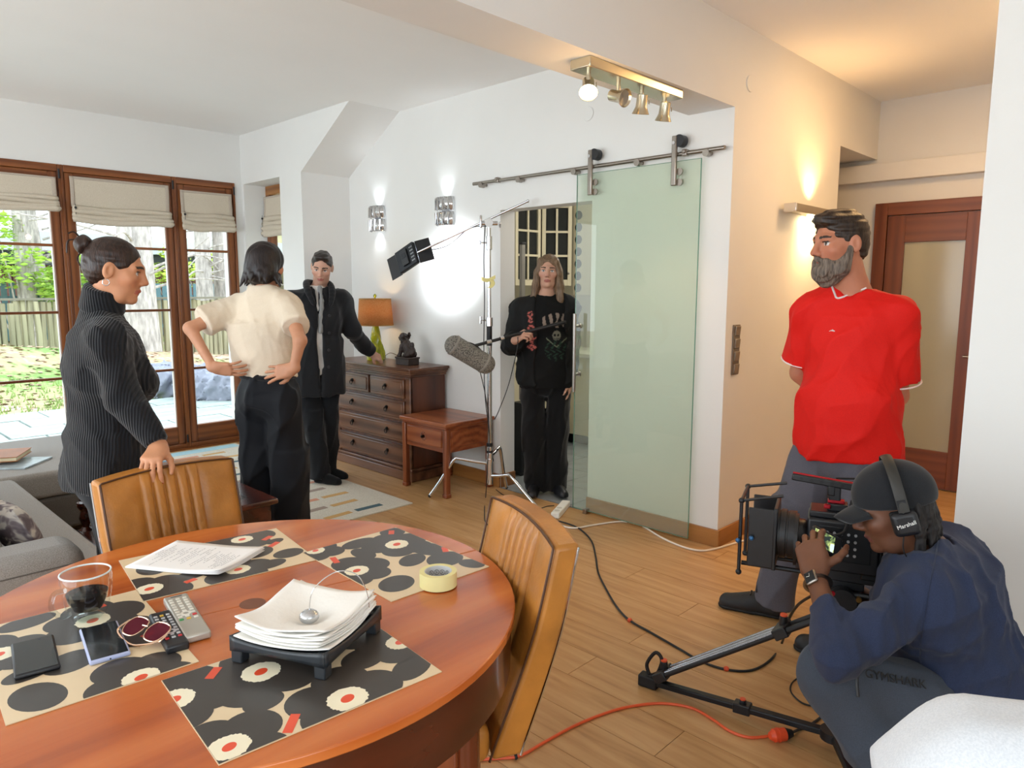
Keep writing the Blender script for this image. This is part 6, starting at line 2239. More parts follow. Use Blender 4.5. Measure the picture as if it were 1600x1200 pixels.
for nm, c_, h_, ax_, ang in (('a', (-0.135, 0, 0.02), (0.0, 0.22), 'x', 50), ('b', (0.135, 0, 0.02), (0.0, 0.22), 'x', -95), ('c', (0, -0.115, 0.02), (0.25, 0.0), 'y', 60), ('d', (0, 0.115, 0.02), (0.25, 0.0), 'y', -35)):
    if ax_ == 'x':
        rot = pz_ @ ry(R(ang) * -1)
        off = Lp(*c_) + rot @ np.array([0, 0, 0.054])
        MB().box(off, LS(0.003, 0.24, 0.15), rot).build('barn_door', m_black, t)
    else:
        rot = pz_ @ rx(R(ang) * -1)
        off = Lp(*c_) + rot @ np.array([0, 0, 0.043])
        MB().box(off, LS(0.25, 0.003, 0.12), rot).build('barn_door', m_black, t)
area = area_light('led_panel_light', Lp(0, 0, 0.03), pn, 0.17, 0.145, 13, (0.88, 0.94, 1.0), 85)

# ------------------------------------------------------------------ boom pole and microphone windshield
mA, mB_ = ah(697, 532, 4.74), ah(771, 576, 4.83)
md = unit(mB_ - mA)
ML = float(np.linalg.norm(mB_ - mA))
m_blimp, nt, b_ = _nodes('blimp_mesh')
v_ = _coord(nt)
vo = nt.nodes.new('ShaderNodeTexVoronoi')
vo.inputs['Scale'].default_value = 130
nt.links.new(v_, vo.inputs['Vector'])
nt.links.new(_ramp(nt, vo.outputs['Distance'], [(0.30, srgb('#2A2825')), (0.45, srgb('#8A857C'))]), b_.inputs['Base Color'])
b_.inputs['Roughness'].default_value = 0.6
_bump(nt, b_, vo.outputs['Distance'], 0.7, 0.01)
t = thing('boom_microphone', 'grey blimp microphone on a black boom pole', 'microphone', mA)
mr_ = 0.068
prof = [(0.002, 0.0)] + [(mr_ * math.sin(a), mr_ * (1 - math.cos(a)) * 0.95) for a in np.linspace(0.25, 1.57, 7)] + [(mr_, ML * 0.5)] + [(mr_ * math.cos(a), ML - mr_ * (1 - math.sin(a)) * 0.95) for a in np.linspace(0.0, 1.32, 7)] + [(0.002, ML)]
MB().lathe(prof, 28, mA, frame(md)).build('windshield', m_blimp, t)
for s in (0.16, 0.80):
    MB().lathe([(mr_ + 0.0005, -0.008), (mr_ + 0.0035, -0.006), (mr_ + 0.0035, 0.006), (mr_ + 0.0005, 0.008)], 28, mA + md * ML * s, frame(md), cap=False).build('ring_band', plain('blimp_ring', '#8F8A82', 0.5, vary=0.05), t)
mid = mA + md * ML * 0.62
mtop = mid - FH * 0.02 + UPV * 0.075
j0 = ah(752, 538, 4.80)
MB().tube(spline([mA + md * ML * 0.40 + UPV * 0.068, mid + UPV * 0.085, mA + md * ML * 0.82 + UPV * 0.06], 5), 0.006, 6).ball(mid + UPV * 0.08, 0.016).build('shock_mount', m_black, t)
pend = ah(884, 503, 4.99)
pst = mid + UPV * 0.085
MB().cyl(pst, HANDB, 0.011).cyl(HANDB, pend, 0.0125).build('boom_pole', m_black, t)
for qa, qb in ((0.25, 0.36), (0.58, 0.66)):
    MB().cyl(pst + (HANDB - pst) * qa, pst + (HANDB - pst) * qb, 0.0145).build('pole_lock', m_chrome, t)
MB().tube(spline([mA + md * ML * 0.7 - UPV * 0.06, ah(757, 610, 4.85), ah(762, 640, 4.9)], 5), 0.003, 6).tube(spline([HANDB - UPV * 0.02, ah(808, 545, 4.92), ah(795, 600, 4.93), ah(780, 640, 4.95), ah(773, 655, 4.98)], 6), 0.0032, 6).build('audio_lead', m_cable, t)

# ------------------------------------------------------------------ cinema camera on a low tripod
CQ = 2.20
D_ = unit(-RH * 0.91 + FH * 0.41)
S_ = -np.cross(D_, UPV)               # side turned to the viewer
CM = np.stack([D_, np.cross(UPV, D_), UPV], 1)     # columns: forward, left, up
O_ = ah(1316, 845, CQ)
Lc = lambda f, s, u: O_ + D_ * f + S_ * s + UPV * u
t = thing('cinema_camera', 'black cinema camera with matte box aimed past the red shirt', 'camera', O_ - UPV * 0.11)
cam_t = t
MB().box(Lc(0, 0, 0), (0.21, 0.135, 0.165), CM).build('camera_body', m_black, t, bevel=0.008)
MB().box(Lc(-0.085, 0, 0.0), (0.06, 0.12, 0.20), CM).build('battery', m_dgrey, t, bevel=0.006)
pnl = MB().box(Lc(-0.005, 0.069, 0.01), (0.15, 0.004, 0.11), CM).build('control_panel', m_dgrey, t, bevel=0.002)
kb = MB()
for i in range(5):
    for k in range(4):
        kb.cyl(Lc(0.045 - 0.02 * i, 0.070, 0.045 - 0.022 * k), Lc(0.045 - 0.02 * i, 0.075, 0.045 - 0.022 * k), 0.0045, n=8)
o = kb.build('panel_button', plain('grey_button', '#A9ABAE', 0.5), pnl)
o['kind'] = 'stuff'
MB().box(Lc(0.0, 0, 0.092), (0.20, 0.10, 0.02), CM).box(Lc(0.02, 0.0, 0.112), (0.06, 0.05, 0.024), CM).build('top_plate', m_black, t, bevel=0.004)
MB().box(Lc(0.025, 0, 0.128), (0.05, 0.03, 0.010), CM).box(Lc(0.05, 0.03, 0.116), (0.02, 0.02, 0.012), CM).build('red_clamp', m_red, t, bevel=0.003)
hnd = MB()
ha, hb_ = Lc(0.155, 0.0, 0.195), Lc(-0.045, 0.0, 0.178)
hdir = unit(hb_ - ha)
hf = np.stack([hdir, np.cross(UPV, hdir), np.cross(hdir, np.cross(UPV, hdir))], 1)
hnd.box((ha + hb_) / 2, (0.21, 0.026, 0.022), hf).box(Lc(0.03, 0, 0.150), (0.035, 0.022, 0.07), CM).box(Lc(0.04, 0, 0.165), (0.022, 0.024, 0.04), CM)
h_ = hnd.build('top_handle', m_black, t, bevel=0.004)
MB().box((ha + hb_) / 2 + UPV * 0.0125, (0.205, 0.010, 0.003), hf).build('cold_shoe_strip', m_red, h_)
MB().box(hb_ - hdir * 0.015 + S_ * 0.014, (0.020, 0.002, 0.016), CM).build('handle_sticker', m_white, h_)
for k in range(6):
    MB().cyl(ha + hdir * (0.025 + 0.03 * k) + S_ * 0.0128, ha + hdir * (0.025 + 0.03 * k) + S_ * 0.0140, 0.006, n=10).build('handle_hole', m_rubber, h_)
# lens
lens = MB()
lf = frame(D_)
lens.lathe([(0.050, 0.0), (0.055, 0.01), (0.055, 0.03), (0.078, 0.032), (0.078, 0.055), (0.074, 0.056), (0.074, 0.062), (0.080, 0.063), (0.080, 0.080), (0.076, 0.081), (0.076, 0.088), (0.068, 0.090), (0.068, 0.115), (0.062, 0.117)], 32, Lc(0.105, 0, 0.0), lf)
ln = lens.build('lens', m_black, t)
MB().lathe([(0.0682, 0.098), (0.0690, 0.099), (0.0690, 0.110), (0.0682, 0.111)], 32, Lc(0.105, 0, 0.0), lf, cap=False).build('brass_ring', plain('brass', '#B08A4A', 0.3, 0.9), ln)
MB().lathe([(0.0482, 0.012), (0.0488, 0.013), (0.0488, 0.018), (0.0482, 0.019)], 32, Lc(0.105, 0, 0.0), lf, cap=False).build('brass_ring', MATS['brass'], ln)
MB().cyl(Lc(0.130, 0.030, -0.005), Lc(0.140, 0.030, -0.005), 0.083, n=36).build('follow_focus_disc', m_black, t)
# matte box
mbx = Lc(0.238, 0, 0.0)
mt = MB()
hw, hh = 0.080, 0.098
for s, u, sx_, su_ in ((-1, 0, 0.006, hh * 2), (1, 0, 0.006, hh * 2)):
    mt.box(mbx + S_ * s * hw, (0.085, sx_, su_), CM)
mt.box(mbx + UPV * -hh, (0.085, hw * 2, 0.006), CM)
mt.box(mbx - D_ * 0.040, (0.012, hw * 2 + 0.01, hh * 2 + 0.01), CM)
mo = mt.build('matte_box', m_black, t, bevel=0.003)
fl = MB()
for s in (-1, 1):
    for u in (-1, 1):
        fl.ball(mbx + D_ * 0.065 + S_ * s * (hw + 0.012) + UPV * u * (hh + 0.022), 0.010, 10, 6)
    fl.tube([mbx + D_ * 0.065 + S_ * s * (hw + 0.012) + UPV * -(hh + 0.022), mbx + D_ * 0.065 + S_ * s * (hw + 0.012) + UPV * (hh + 0.022)], 0.006, 8)
    fl.tube([mbx + D_ * 0.065 + S_ * s * (hw + 0.012) + UPV * (hh + 0.022), mbx - D_ * 0.06 + S_ * s * (hw + 0.004) + UPV * (hh + 0.05)], 0.005, 8)
fl.tube([mbx + D_ * 0.065 + S_ * (hw + 0.012) + UPV * (hh + 0.022), mbx + D_ * 0.065 - S_ * (hw + 0.012) + UPV * (hh + 0.022)], 0.006, 8)
fl.build('flag_bracket', m_black, mo)
MB().ball(mbx + D_ * 0.03 + S_ * (hw + 0.016), 0.008, 10, 6).ball(mbx + D_ * 0.07 + S_ * (hw + 0.026) - UPV * 0.01, 0.008, 10, 6).build('blue_knob', plain('blue_anodised', '#3A6C9C', 0.35, 0.4), mo)
for s in (-0.045, 0.045):
    MB().cyl(Lc(-0.10, s, -0.105), Lc(0.30, s, -0.105), 0.0075).build('support_rod', m_dgrey, t)
MB().box(Lc(-0.01, 0, -0.098), (0.20, 0.11, 0.035), CM).build('base_plate', m_black, t, bevel=0.004)
MB().box(Lc(0.07, 0.05, -0.10), (0.06, 0.03, 0.018), CM).build('blue_knob', MATS['blue_anodised'], t, bevel=0.004)
# small monitor turned to the operator
mc_ = ah(1290, 848, 2.075)
mn = unit(-FH * 0.80 + UPV * 0.50 + RH * 0.30)
mx_ = unit(np.cross(UPV, mn))
mx_ = unit(RH * 0.86 - UPV * 0.40 - mn * float((RH * 0.86 - UPV * 0.40) @ mn))
my_ = np.cross(mn, mx_)
mf = np.stack([mx_, my_, mn], 1)
mo = MB().box(mc_, (0.105, 0.070, 0.018), mf).build('field_monitor', m_black, t, bevel=0.006)
m_scr, nt, b_ = _nodes('monitor_picture')
tc = nt.nodes.new('ShaderNodeTexCoord')
nz = _noise(nt, tc.outputs['Generated'], 3.2, 2)
cc = _ramp(nt, nz, [(0.38, (0.02, 0.03, 0.03)), (0.47, (0.25, 0.35, 0.12)), (0.56, (0.75, 0.80, 0.30)), (0.64, (0.7, 0.85, 0.95))])
nt.links.new(cc, b_.inputs['Base Color'])
nt.links.new(cc, b_.inputs['Emission Color'])
b_.inputs['Emission Strength'].default_value = 0.8
MB().box(mc_ + mn * 0.0095 - mx_ * 0.012, (0.070, 0.050, 0.001), mf).build('monitor_screen', m_scr, mo)
MB().tube(spline([mc_ + my_ * 0.02, Lc(0.0, 0.10, 0.06), Lc(-0.01, 0.06, 0.10), Lc(-0.02, 0.02, 0.14)], 5), 0.005, 8).build('monitor_cable', m_cable, t)
MB().cyl(mc_ - mn * 0.01, Lc(0.05, 0.06, 0.0), 0.008).cyl(Lc(0.085, 0.065, 0.03), Lc(0.085, 0.085, 0.03), 0.012).build('monitor_arm', m_dgrey, t)
MB().cyl(Lc(-0.09, 0.05, 0.08), Lc(-0.15, 0.055, 0.075), 0.022, 0.026).build('viewfinder', m_black, t)

# tripod
TCN = Lc(-0.01, 0, -0.2)
tg = thing('low_tripod', 'low black tripod with double-tube legs under the cinema camera', 'tripod', (TCN[0], TCN[1], 0))
MB().box(Lc(-0.01, 0, -0.130), (0.12, 0.09, 0.026), CM).cyl(Lc(-0.01, 0, -0.20), Lc(-0.01, 0, -0.14), 0.055, n=28).cyl(Lc(-0.01, 0, -0.25), Lc(-0.01, 0, -0.20), 0.05, n=28).ball(Lc(-0.01, 0, -0.265), (0.05, 0.05, 0.035)).build('fluid_head', m_black, tg, bevel=0.003)
MB().cyl(Lc(-0.01, 0.05, -0.17), Lc(-0.01, 0.085, -0.17), 0.04, n=28).build('drag_dial', m_black, tg)
MB().cyl(Lc(0.02, 0.085, -0.145), Lc(0.02, 0.09, -0.145), 0.008).build('red_knob', m_red, tg)
MB().cyl(Lc(-0.055, 0.07, -0.155), Lc(-0.055, 0.085, -0.155), 0.008).build('bubble_level', plain('brass', '#B08A4A', 0.3, 0.9), tg)
MB().tube(spline([Lc(-0.03, 0.06, -0.15), Lc(-0.15, 0.07, -0.15), Lc(-0.28, 0.09, -0.20)], 5), 0.009, 8).build('pan_handle', m_black, tg)
apex = Lc(-0.01, 0, -0.265)
MB().cyl(apex - UPV * 0.03, apex + UPV * 0.015, 0.075, 0.06, n=28).build('bowl', m_dgrey, tg)
foot1 = np.array([2.215, 1.415, 0.03])
c0 = np.array([apex[0], apex[1], 0])
v1 = foot1 - c0
v1[2] = 0
m_alu = plain('tripod_alu', '#A6A8AC', 0.25, 1.0, vary=0.05)
for k in range(3):
    v = rz(R(118) * k) @ v1
    ft = c0 + v + UPV * 0.03
    d = unit(ft - apex)
    hor = unit(v)
    sd = np.cross(hor, UPV)
    p0 = apex + hor * 0.07 - UPV * 0.01
    p1 = p0 + (ft - p0) * 0.90
    leg = MB()
    for s in (-0.028, 0.028):
        leg.cyl(p0 + sd * s, p1 + sd * s, 0.0105)
    lo = leg.build('leg', m_black, tg)
    MB().cyl(p0 + (p1 - p0) * 0.2 + UPV * 0.004, p1 + UPV * 0.004, 0.0105).build('inner_tube', m_alu, lo)
    for s in (-0.028, 0.028):
        MB().cyl(p0 + sd * s + (p1 - p0) * 0.22 + UPV * 0.007, p1 + sd * s * 0.98 - (p1 - p0) * 0.02 + UPV * 0.007, 0.0075).build('polished_tube', m_alu, lo)
    fr = np.stack([unit(p1 - p0), sd, np.cross(unit(p1 - p0), sd)], 1)
    for q_ in (0.20, 1.0):
        cpos = p0 + (p1 - p0) * q_
        MB().box(cpos, (0.05, 0.088, 0.036), fr).cyl(cpos + UPV * 0.012, cpos + UPV * 0.05, 0.014).build('leg_clamp', m_black, lo, bevel=0.004)
        MB().cyl(cpos + UPV * 0.05, cpos + UPV * 0.056, 0.012, n=14).build('clamp_mark', plain('orange_mark', '#D8542E', 0.5), lo)
    MB().cyl(p1, ft, 0.015).box(ft - UPV * 0.006, (0.075, 0.045, 0.045), rz(math.atan2(hor[1], hor[0]))).build('foot_block', m_rubber, lo, bevel=0.006)
    MB().tube(spline([ft + UPV * 0.02, ft + hor * 0.01 + UPV * 0.06, ft - hor * 0.025 + UPV * 0.115, ft - hor * 0.05 + UPV * 0.09, ft - hor * 0.03 + UPV * 0.02], 6), 0.007, 7).build('foot_strap', m_rubber, lo)
    e0 = ft - hor * 0.03 - UPV * 0.005
    e1 = c0 + UPV * 0.055 + hor * 0.03
    MB().box((e0 + e1) / 2, (float(np.linalg.norm(e1 - e0)), 0.030, 0.022), np.stack([unit(e1 - e0), sd, np.cross(unit(e1 - e0), sd)], 1)).build('spreader_arm', m_dgrey, tg, bevel=0.004)
    qm = e0 + (e1 - e0) * 0.55
    MB().box(qm, (0.06, 0.042, 0.036), np.stack([unit(e1 - e0), sd, np.cross(unit(e1 - e0), sd)], 1)).cyl(qm, qm + UPV * 0.03, 0.012).build('spreader_lock', m_black, tg, bevel=0.004)
    MB().cyl(qm + UPV * 0.03, qm + UPV * 0.034, 0.010, n=12).build('lock_mark', MATS['orange_mark'], tg)
MB().cyl(c0 + UPV * 0.04, c0 + UPV * 0.07, 0.04, n=20).build('spreader_hub', m_black, tg)

# ------------------------------------------------------------------ headphones on the operator
LH = lambda x, y, z: OPC + OPH @ np.array([x, y, z])
t = thing('headphones', 'black over-ear headphones worn over the operator\'s cap', 'headphones', LH(0, 0, 0))
band = [LH(0.108 * math.sin(a), -0.018 - 0.004 * abs(math.cos(a)), 0.006 + 0.150 * max(0.0, math.cos(a)) ** 0.75) for a in np.linspace(-1.52, 1.52, 25)]
MB().tube(band, 0.0045, 10, flat=3.3, up=OPH[:, 1]).build('headband', plain('headband_leather', '#26241F', 0.55, vary=0.1), t)
for s in (-1, 1):
    ec = LH(s * 0.098, -0.014, -0.012)
    fr = np.stack([OPH[:, 1], OPH[:, 2], OPH[:, 0] * s], 1)
    cu = MB().box(ec, (0.068, 0.068, 0.030), fr).build('ear_cup', m_black, t, bevel=0.014, seg=4)
    MB().box(ec - OPH[:, 0] * s * 0.018, (0.066, 0.066, 0.016), fr).build('ear_pad', m_rubber, cu, bevel=0.008, seg=3)
    MB().tube([LH(s * 0.105, -0.016, 0.05), LH(s * 0.107, -0.015, 0.02)], 0.005, 8).box(LH(s * 0.107, -0.017, 0.042), (0.022, 0.03, 0.006), fr).build('slider', m_black, cu)
ec = LH(-0.1136, -0.014, -0.012)
text_mesh('maker_lettering', 'Marshall', 0.015, plain('white_print', '#E9E9E6', 0.5, vary=0.01), t, ec, -OPH[:, 1] * 0.98 + OPH[:, 2] * 0.15, OPH[:, 2] + OPH[:, 1] * 0.12, 0.0008)
MB().tube(spline([LH(-0.105, 0.0, -0.045), LH(-0.10, 0.01, -0.09), LH(-0.09, -0.01, -0.15)], 5), 0.002, 6).build('headphone_lead', m_cable, t)

# ------------------------------------------------------------------ cables on the floor
def floor_cord(name, label, pts, rad, mat, group=None):
    P_ = [atz(x, y, rad + 0.0005) for x, y in pts]
    return tag(MB().tube(spline(P_, 8), rad, 8).build(name, mat), label, 'cable', group)


m_ocord = plain('orange_cord', '#D9572A', 0.45, vary=0.05)
m_wcord = plain('white_cord', '#E6DDD0', 0.45, vary=0.04)
floor_cord('white_cable', 'white extension cable snaking along the skirting to the power strip', [(867, 805), (869, 815), (880, 822), (900, 825), (930, 820), (970, 815), (1000, 820), (1030, 838), (1060, 852), (1090, 860), (1115, 858), (1150, 848), (1190, 838), (1240, 832)], 0.006, m_wcord)
c1 = thing('camera_cable', 'long black camera cable with orange ties across the oak floor', 'cable', atz(985, 970))
P_ = [atz(x, y, 0.0055) for x, y in [(855, 811), (880, 816), (905, 826), (924, 845), (931, 870), (935, 895), (948, 922), (965, 950), (985, 970), (1020, 990), (1060, 1013), (1095, 1033), (1135, 1046), (1175, 1047), (1205, 1030), (1222, 1004)]] + [ah(1229, 975, 2.55), ah(1247, 945, 2.35), Lc(0.06, 0.06, -0.16)]
MB().tube(spline(P_, 8), 0.005, 8).build('cable_run', m_cable, c1)
for x, y in ((984, 969), (1135, 1045)):
    MB().ball(atz(x, y, 0.007), (0.012, 0.012, 0.010), 10, 6).build('orange_tie', MATS['orange_mark'], c1)
floor_cord('thin_cable', 'thin black lead from the light stand to the power strip', [(775, 765), (790, 775), (815, 781), (828, 790), (840, 795), (855, 791), (866, 790)], 0.003, m_cable)
t = thing('orange_extension_cord', 'bright orange extension cord with plug near the tripod', 'extension cord', atz(1215, 1148))
P_ = [atz(x, y, 0.0055) for x, y in [(700, 1190), (775, 1185), (812, 1181), (850, 1160), (900, 1133), (950, 1113), (990, 1103), (1035, 1099), (1080, 1106), (1112, 1123), (1140, 1142), (1170, 1152), (1202, 1150)]]
MB().tube(spline(P_, 8), 0.005, 8).build('cord', m_ocord, t)
pa, pb_ = atz(1203, 1150, 0.02), atz(1226, 1147, 0.02)
MB().cyl(pa, pa + (pb_ - pa) * 0.25, 0.012, 0.02).cyl(pa + (pb_ - pa) * 0.25, pb_, 0.0215, n=20).cyl(pa + (pb_ - pa) * 0.5, pa + (pb_ - pa) * 0.62, 0.0235, n=20).build('socket', plain('orange_plug', '#E5522A', 0.4, vary=0.03), t)
MB().lathe([(0.009, -0.004), (0.011, 0), (0.009, 0.004)], 16, atz(806, 1182, 0.009), frame(unit(atz(812, 1181) - atz(800, 1183)))).build('cord_grommet', m_rubber, t)
t = thing('black_power_lead', 'black power lead plugged into the orange socket', 'cable', pb_)
MB().cyl(pb_, pb_ + (pb_ - pa) * 0.5, 0.021, 0.012, n=18).build('plug', m_rubber, t)
P_ = [pb_ + (pb_ - pa) * 0.4] + [atz(x, y, 0.006) for x, y in [(1250, 1139), (1270, 1130), (1288, 1115), (1297, 1100), (1300, 1085)]]
MB().tube(spline(P_, 6), 0.0045, 8).build('lead', m_cable, t)
P_ = [atz(1292, 1104, 0.004), atz(1275, 1104, 0.004), atz(1253, 1098, 0.004), atz(1237, 1083, 0.004), atz(1236, 1070, 0.004), atz(1246, 1060, 0.004), atz(1265, 1055, 0.02), ah(1290, 1035, 2.3), Lc(-0.02, 0.07, -0.15)]
tag(MB().tube(spline(P_, 6), 0.003, 6).build('looped_cable', m_cable), 'thin dark cable looping over the tripod spreader', 'cable')
t = thing('power_strip', 'small white power strip on the floor before the doorway', 'power strip', atz(876, 800))
pa, pb_ = atz(868, 805, 0.022), atz(884, 787, 0.022)
d = unit(pb_ - pa)
fr = np.stack([d, np.cross(UPV, d), UPV], 1)
MB().box((pa + pb_) / 2, (float(np.linalg.norm(pb_ - pa)) + 0.03, 0.058, 0.042), fr).build('strip_body', m_white, t, bevel=0.006)
for k in range(2):
    MB().cyl(pa + d * (0.04 + 0.06 * k) + UPV * 0.0205, pa + d * (0.04 + 0.06 * k) + UPV * 0.0218, 0.019, n=18).build('outlet', plain('outlet_grey', '#C8C3B8', 0.5), t)

# ================================================================== LAMPS
def point_light(name, loc, power, color, rad=0.03):
    d = bpy.data.lights.new(name, 'POINT')
    d.energy, d.color, d.shadow_soft_size = power, color, rad
    o = bpy.data.objects.new(name, d)
    o.location = tuple(loc)
    COL.objects.link(o)
    return o


def spot_light(name, loc, direction, power, color, ang, blend=0.6, rad=0.02):
    d = bpy.data.lights.new(name, 'SPOT')
    d.energy, d.color, d.spot_size, d.spot_blend, d.shadow_soft_size = power, color, R(ang), blend, rad
    o = bpy.data.objects.new(name, d)
    o.location = tuple(loc)
    o.rotation_euler = Vector(direction).to_track_quat('-Z', 'Y').to_euler()
    COL.objects.link(o)
    return o


WARM = (1.0, 0.58, 0.24)
# ------------------------------------------------------------------ spotlight bar under the beam
t = thing('spotlight_bar', 'brushed metal ceiling bar with four spotlights under the beam', 'ceiling light', (2.88, 2.05, BZ))
m_nickel = plain('satin_nickel', '#C8BFA8', 0.25, 0.9, vary=0.05)
MB().span((2.52, 1.99, BZ - 0.045), (3.27, 2.10, BZ)).build('bar_box', m_nickel, t, bevel=0.004)
spots = [((2.58, 2.045), (-0.55, -0.45, -0.75), True), ((2.80, 2.045), (-0.05, -0.92, -0.30), False), ((2.99, 2.045), (0.12, 0.20, -1.0), False), ((3.19, 2.045), (0.15, 0.25, -1.0), True)]
for (x, y), d, lit in spots:
    d = unit(d)
    b0 = np.array([x, y, BZ - 0.045])
    b1 = b0 - UPV * 0.045
    s_ = MB().cyl(b0, b1, 0.010).tube([b1 + RH * 0.035, b1 + RH * 0.035 - UPV * 0.02], 0.003, 6).build('spot_stem', m_nickel, t)
    c_ = b1 - UPV * 0.02
    h_ = MB().lathe([(0.018, -0.045), (0.026, -0.042), (0.027, 0.012), (0.034, 0.028), (0.042, 0.045), (0.040, 0.046), (0.024, 0.02)], 22, c_, frame(d), cap=False).build('spot_head', m_nickel, t)
    MB().lathe([(0.0, 0.030), (0.034, 0.036)], 20, c_, frame(d), cap=False).build('bulb', glow('halogen_warm', (1.0, 0.80, 0.50), 40) if lit else plain('bulb_off', '#8A8A88', 0.2, 0.7), h_)
    if lit:
        spot_light('halogen_spot', c_ + d * 0.05, d, 10, WARM, 75)
point_light('halogen_glow', (2.55, 1.98, BZ - 0.30), 3.0, WARM, 0.04)

# ------------------------------------------------------------------ long wall lamp in the hall
t = thing('wall_lamp', 'slim metal bar lamp glowing warm on the hall wall', 'wall lamp', (4.80, HY - 0.06, 2.02))
MB().span((4.40, HY - 0.105, 1.985), (5.20, HY - 0.03, 2.035)).build('lamp_bar', plain('lamp_taupe', '#A59A86', 0.35, 0.6, vary=0.05), t, bevel=0.003)
MB().span((4.70, HY - 0.035, 1.99), (4.90, HY, 2.03)).build('wall_mount', m_steel, t)
MB().span((4.385, HY - 0.107, 1.983), (4.402, HY - 0.028, 2.037)).build('end_cap', m_chrome, t, bevel=0.004)
MB().span((4.70, HY - 0.09, 1.979), (4.95, HY - 0.045, 1.985)).build('glowing_tube', glow('wall_lamp_glow', (1.0, 0.78, 0.42), 50), t)
spot_light('wall_lamp_up', (4.82, HY - 0.085, 2.06), (0, 0.10, 1), 19, WARM, 110, 1.0, 0.04)
spot_light('wall_lamp_down', (4.82, HY - 0.075, 1.96), (0, 0.10, -1), 20, WARM, 130, 1.0, 0.04)
# added warm fill under the hall ceiling, with no lamp fitting behind it
area_light('hall_warm_fill', (4.6, 1.0, HZ - 0.03), (0, 0, -1), 0.4, 0.4, 19, (1.0, 0.60, 0.26))

# ------------------------------------------------------------------ two pressed-glass sconces on the white wall
for lab, yc in (('curved chrome and glass wall sconce above the table lamp', 5.275), ('curved chrome and glass wall sconce beside the film light', 4.372)):
    zc = 2.112
    t = thing('wall_sconce', lab, 'wall lamp', (WX - 0.03, yc, zc), group='pressed glass wall sconces')
    MB().span((WX - 0.02, yc - 0.05, zc - 0.09), (WX, yc + 0.05, zc + 0.09)).build('back_plate', m_chrome, t, bevel=0.004)
    for s in (-1, 1):
        shell = MB()
        prof = [(WX - 0.012 - 0.058 * math.cos(a), yc + 0.098 * math.sin(a)) for a in np.linspace(-1.45, 1.45, 15)]
        z0, z1 = zc + s * 0.006, zc + s * 0.108
        vs = [(x, y, z0) for x, y in prof] + [(x - 0.004 * math.sin(3 * k), y, z1) for k, (x, y) in enumerate(prof)]
        n = len(prof)
        shell.add(vs, [(i, i + 1, n + i + 1, n + i) for i in range(n - 1)])
        sh = shell.build('glass_shell', plain('mirror_glass', '#D9DADC', 0.12, 0.85, vary=0.25, scale=25), t, solid=0.005)
        MB().ball((WX - 0.035, yc, zc + s * 0.06), (0.012, 0.012, 0.02), 10, 6).build('lamp_bulb', glow('sconce_glow', (0.85, 0.93, 1.0), 25), sh)
        for k in range(4):
            a = -0.85 + 0.55 * k
            MB().tube([(WX - 0.014 - 0.062 * math.cos(a), yc + 0.102 * math.sin(a), zc + s * 0.01), (WX - 0.014 - 0.064 * math.cos(a), yc + 0.102 * math.sin(a) + 0.006, zc + s * 0.10)], [0.011, 0.004], 6).build('moulded_drop', m_chrome, sh)
        spot_light('sconce_beam', (WX - 0.04, yc, zc + s * 0.10), (0.25, 0, s), 2.4, (0.85, 0.93, 1.0), 95, 1.0, 0.01)

# ------------------------------------------------------------------ table lamp and carved lion on the chest
lx, ly = 3.585, 5.115
z0 = CH
t = thing('table_lamp', 'table lamp with an orange drum shade and a green glass foot', 'lamp', (lx, ly, z0))
m_lime, nt, b_ = _nodes('lime_glass')
v_ = _coord(nt, (18, 18, 5))
nt.links.new(_ramp(nt, _noise(nt, v_, 1.5, 3), [(0.35, srgb('#8C9A10')), (0.65, srgb('#D6D930'))]), b_.inputs['Base Color'])
b_.inputs['Roughness'].default_value = 0.08
b_.inputs['Transmission Weight'].default_value = 0.45
tw = MB()
n, m = 20, 22
vs, fs = [], []
for i in range(m + 1):
    v = i / m
    rad = 0.058 * (1 - v) ** 1.4 + 0.024 + 0.006 * math.sin(v * 3.1)
    for k in range(n):
        a = 2 * math.pi * k / n
        rr = rad * (1 + 0.12 * math.cos(4 * (a + v * 2.6)))
        vs.append((lx + rr * math.cos(a), ly + rr * math.sin(a), z0 + 0.004 + 0.295 * v))
for i in range(m):
    for k in range(n):
        fs.append((i * n + k, i * n + (k + 1) % n, (i + 1) * n + (k + 1) % n, (i + 1) * n + k))
fs.append(tuple(range(n - 1, -1, -1)))
tw.add(vs, fs)
tw.build('glass_foot', m_lime, t)
MB().cyl((lx, ly, z0), (lx, ly, z0 + 0.006), 0.06, n=24).build('foot_ring', plain('clear_resin', '#C9CF8A', 0.1), t)
m_shade, nt, b_ = _nodes('orange_shade')
v_ = _coord(nt, (1, 1, 1))
col = _ramp(nt, _noise(nt, v_, 160, 3), [(0.35, srgb('#D49A58')), (0.65, srgb('#E2B27A'))])
nt.links.new(col, b_.inputs['Base Color'])
b_.inputs['Roughness'].default_value = 0.9
tl = nt.nodes.new('ShaderNodeBsdfTranslucent')
nt.links.new(col, tl.inputs['Color'])
mxs = nt.nodes.new('ShaderNodeMixShader')
mxs.inputs[0].default_value = 0.5
nt.links.new(b_.outputs[0], mxs.inputs[1])
nt.links.new(tl.outputs[0], mxs.inputs[2])
nt.links.new(mxs.outputs[0], nt.nodes['Material Output'].inputs['Surface'])
MB().lathe([(0.150, z0 + 0.30), (0.133, z0 + 0.525)], 40, (lx, ly, 0), cap=False).build('lamp_shade', m_shade, t, solid=0.003)
MB().lathe([(0.1515, z0 + 0.298), (0.1515, z0 + 0.306)], 40, (lx, ly, 0), cap=False).lathe([(0.1345, z0 + 0.519), (0.1345, z0 + 0.527)], 40, (lx, ly, 0), cap=False).build('shade_trim', plain('shade_edge', '#B88A4A', 0.7), t, solid=0.003)
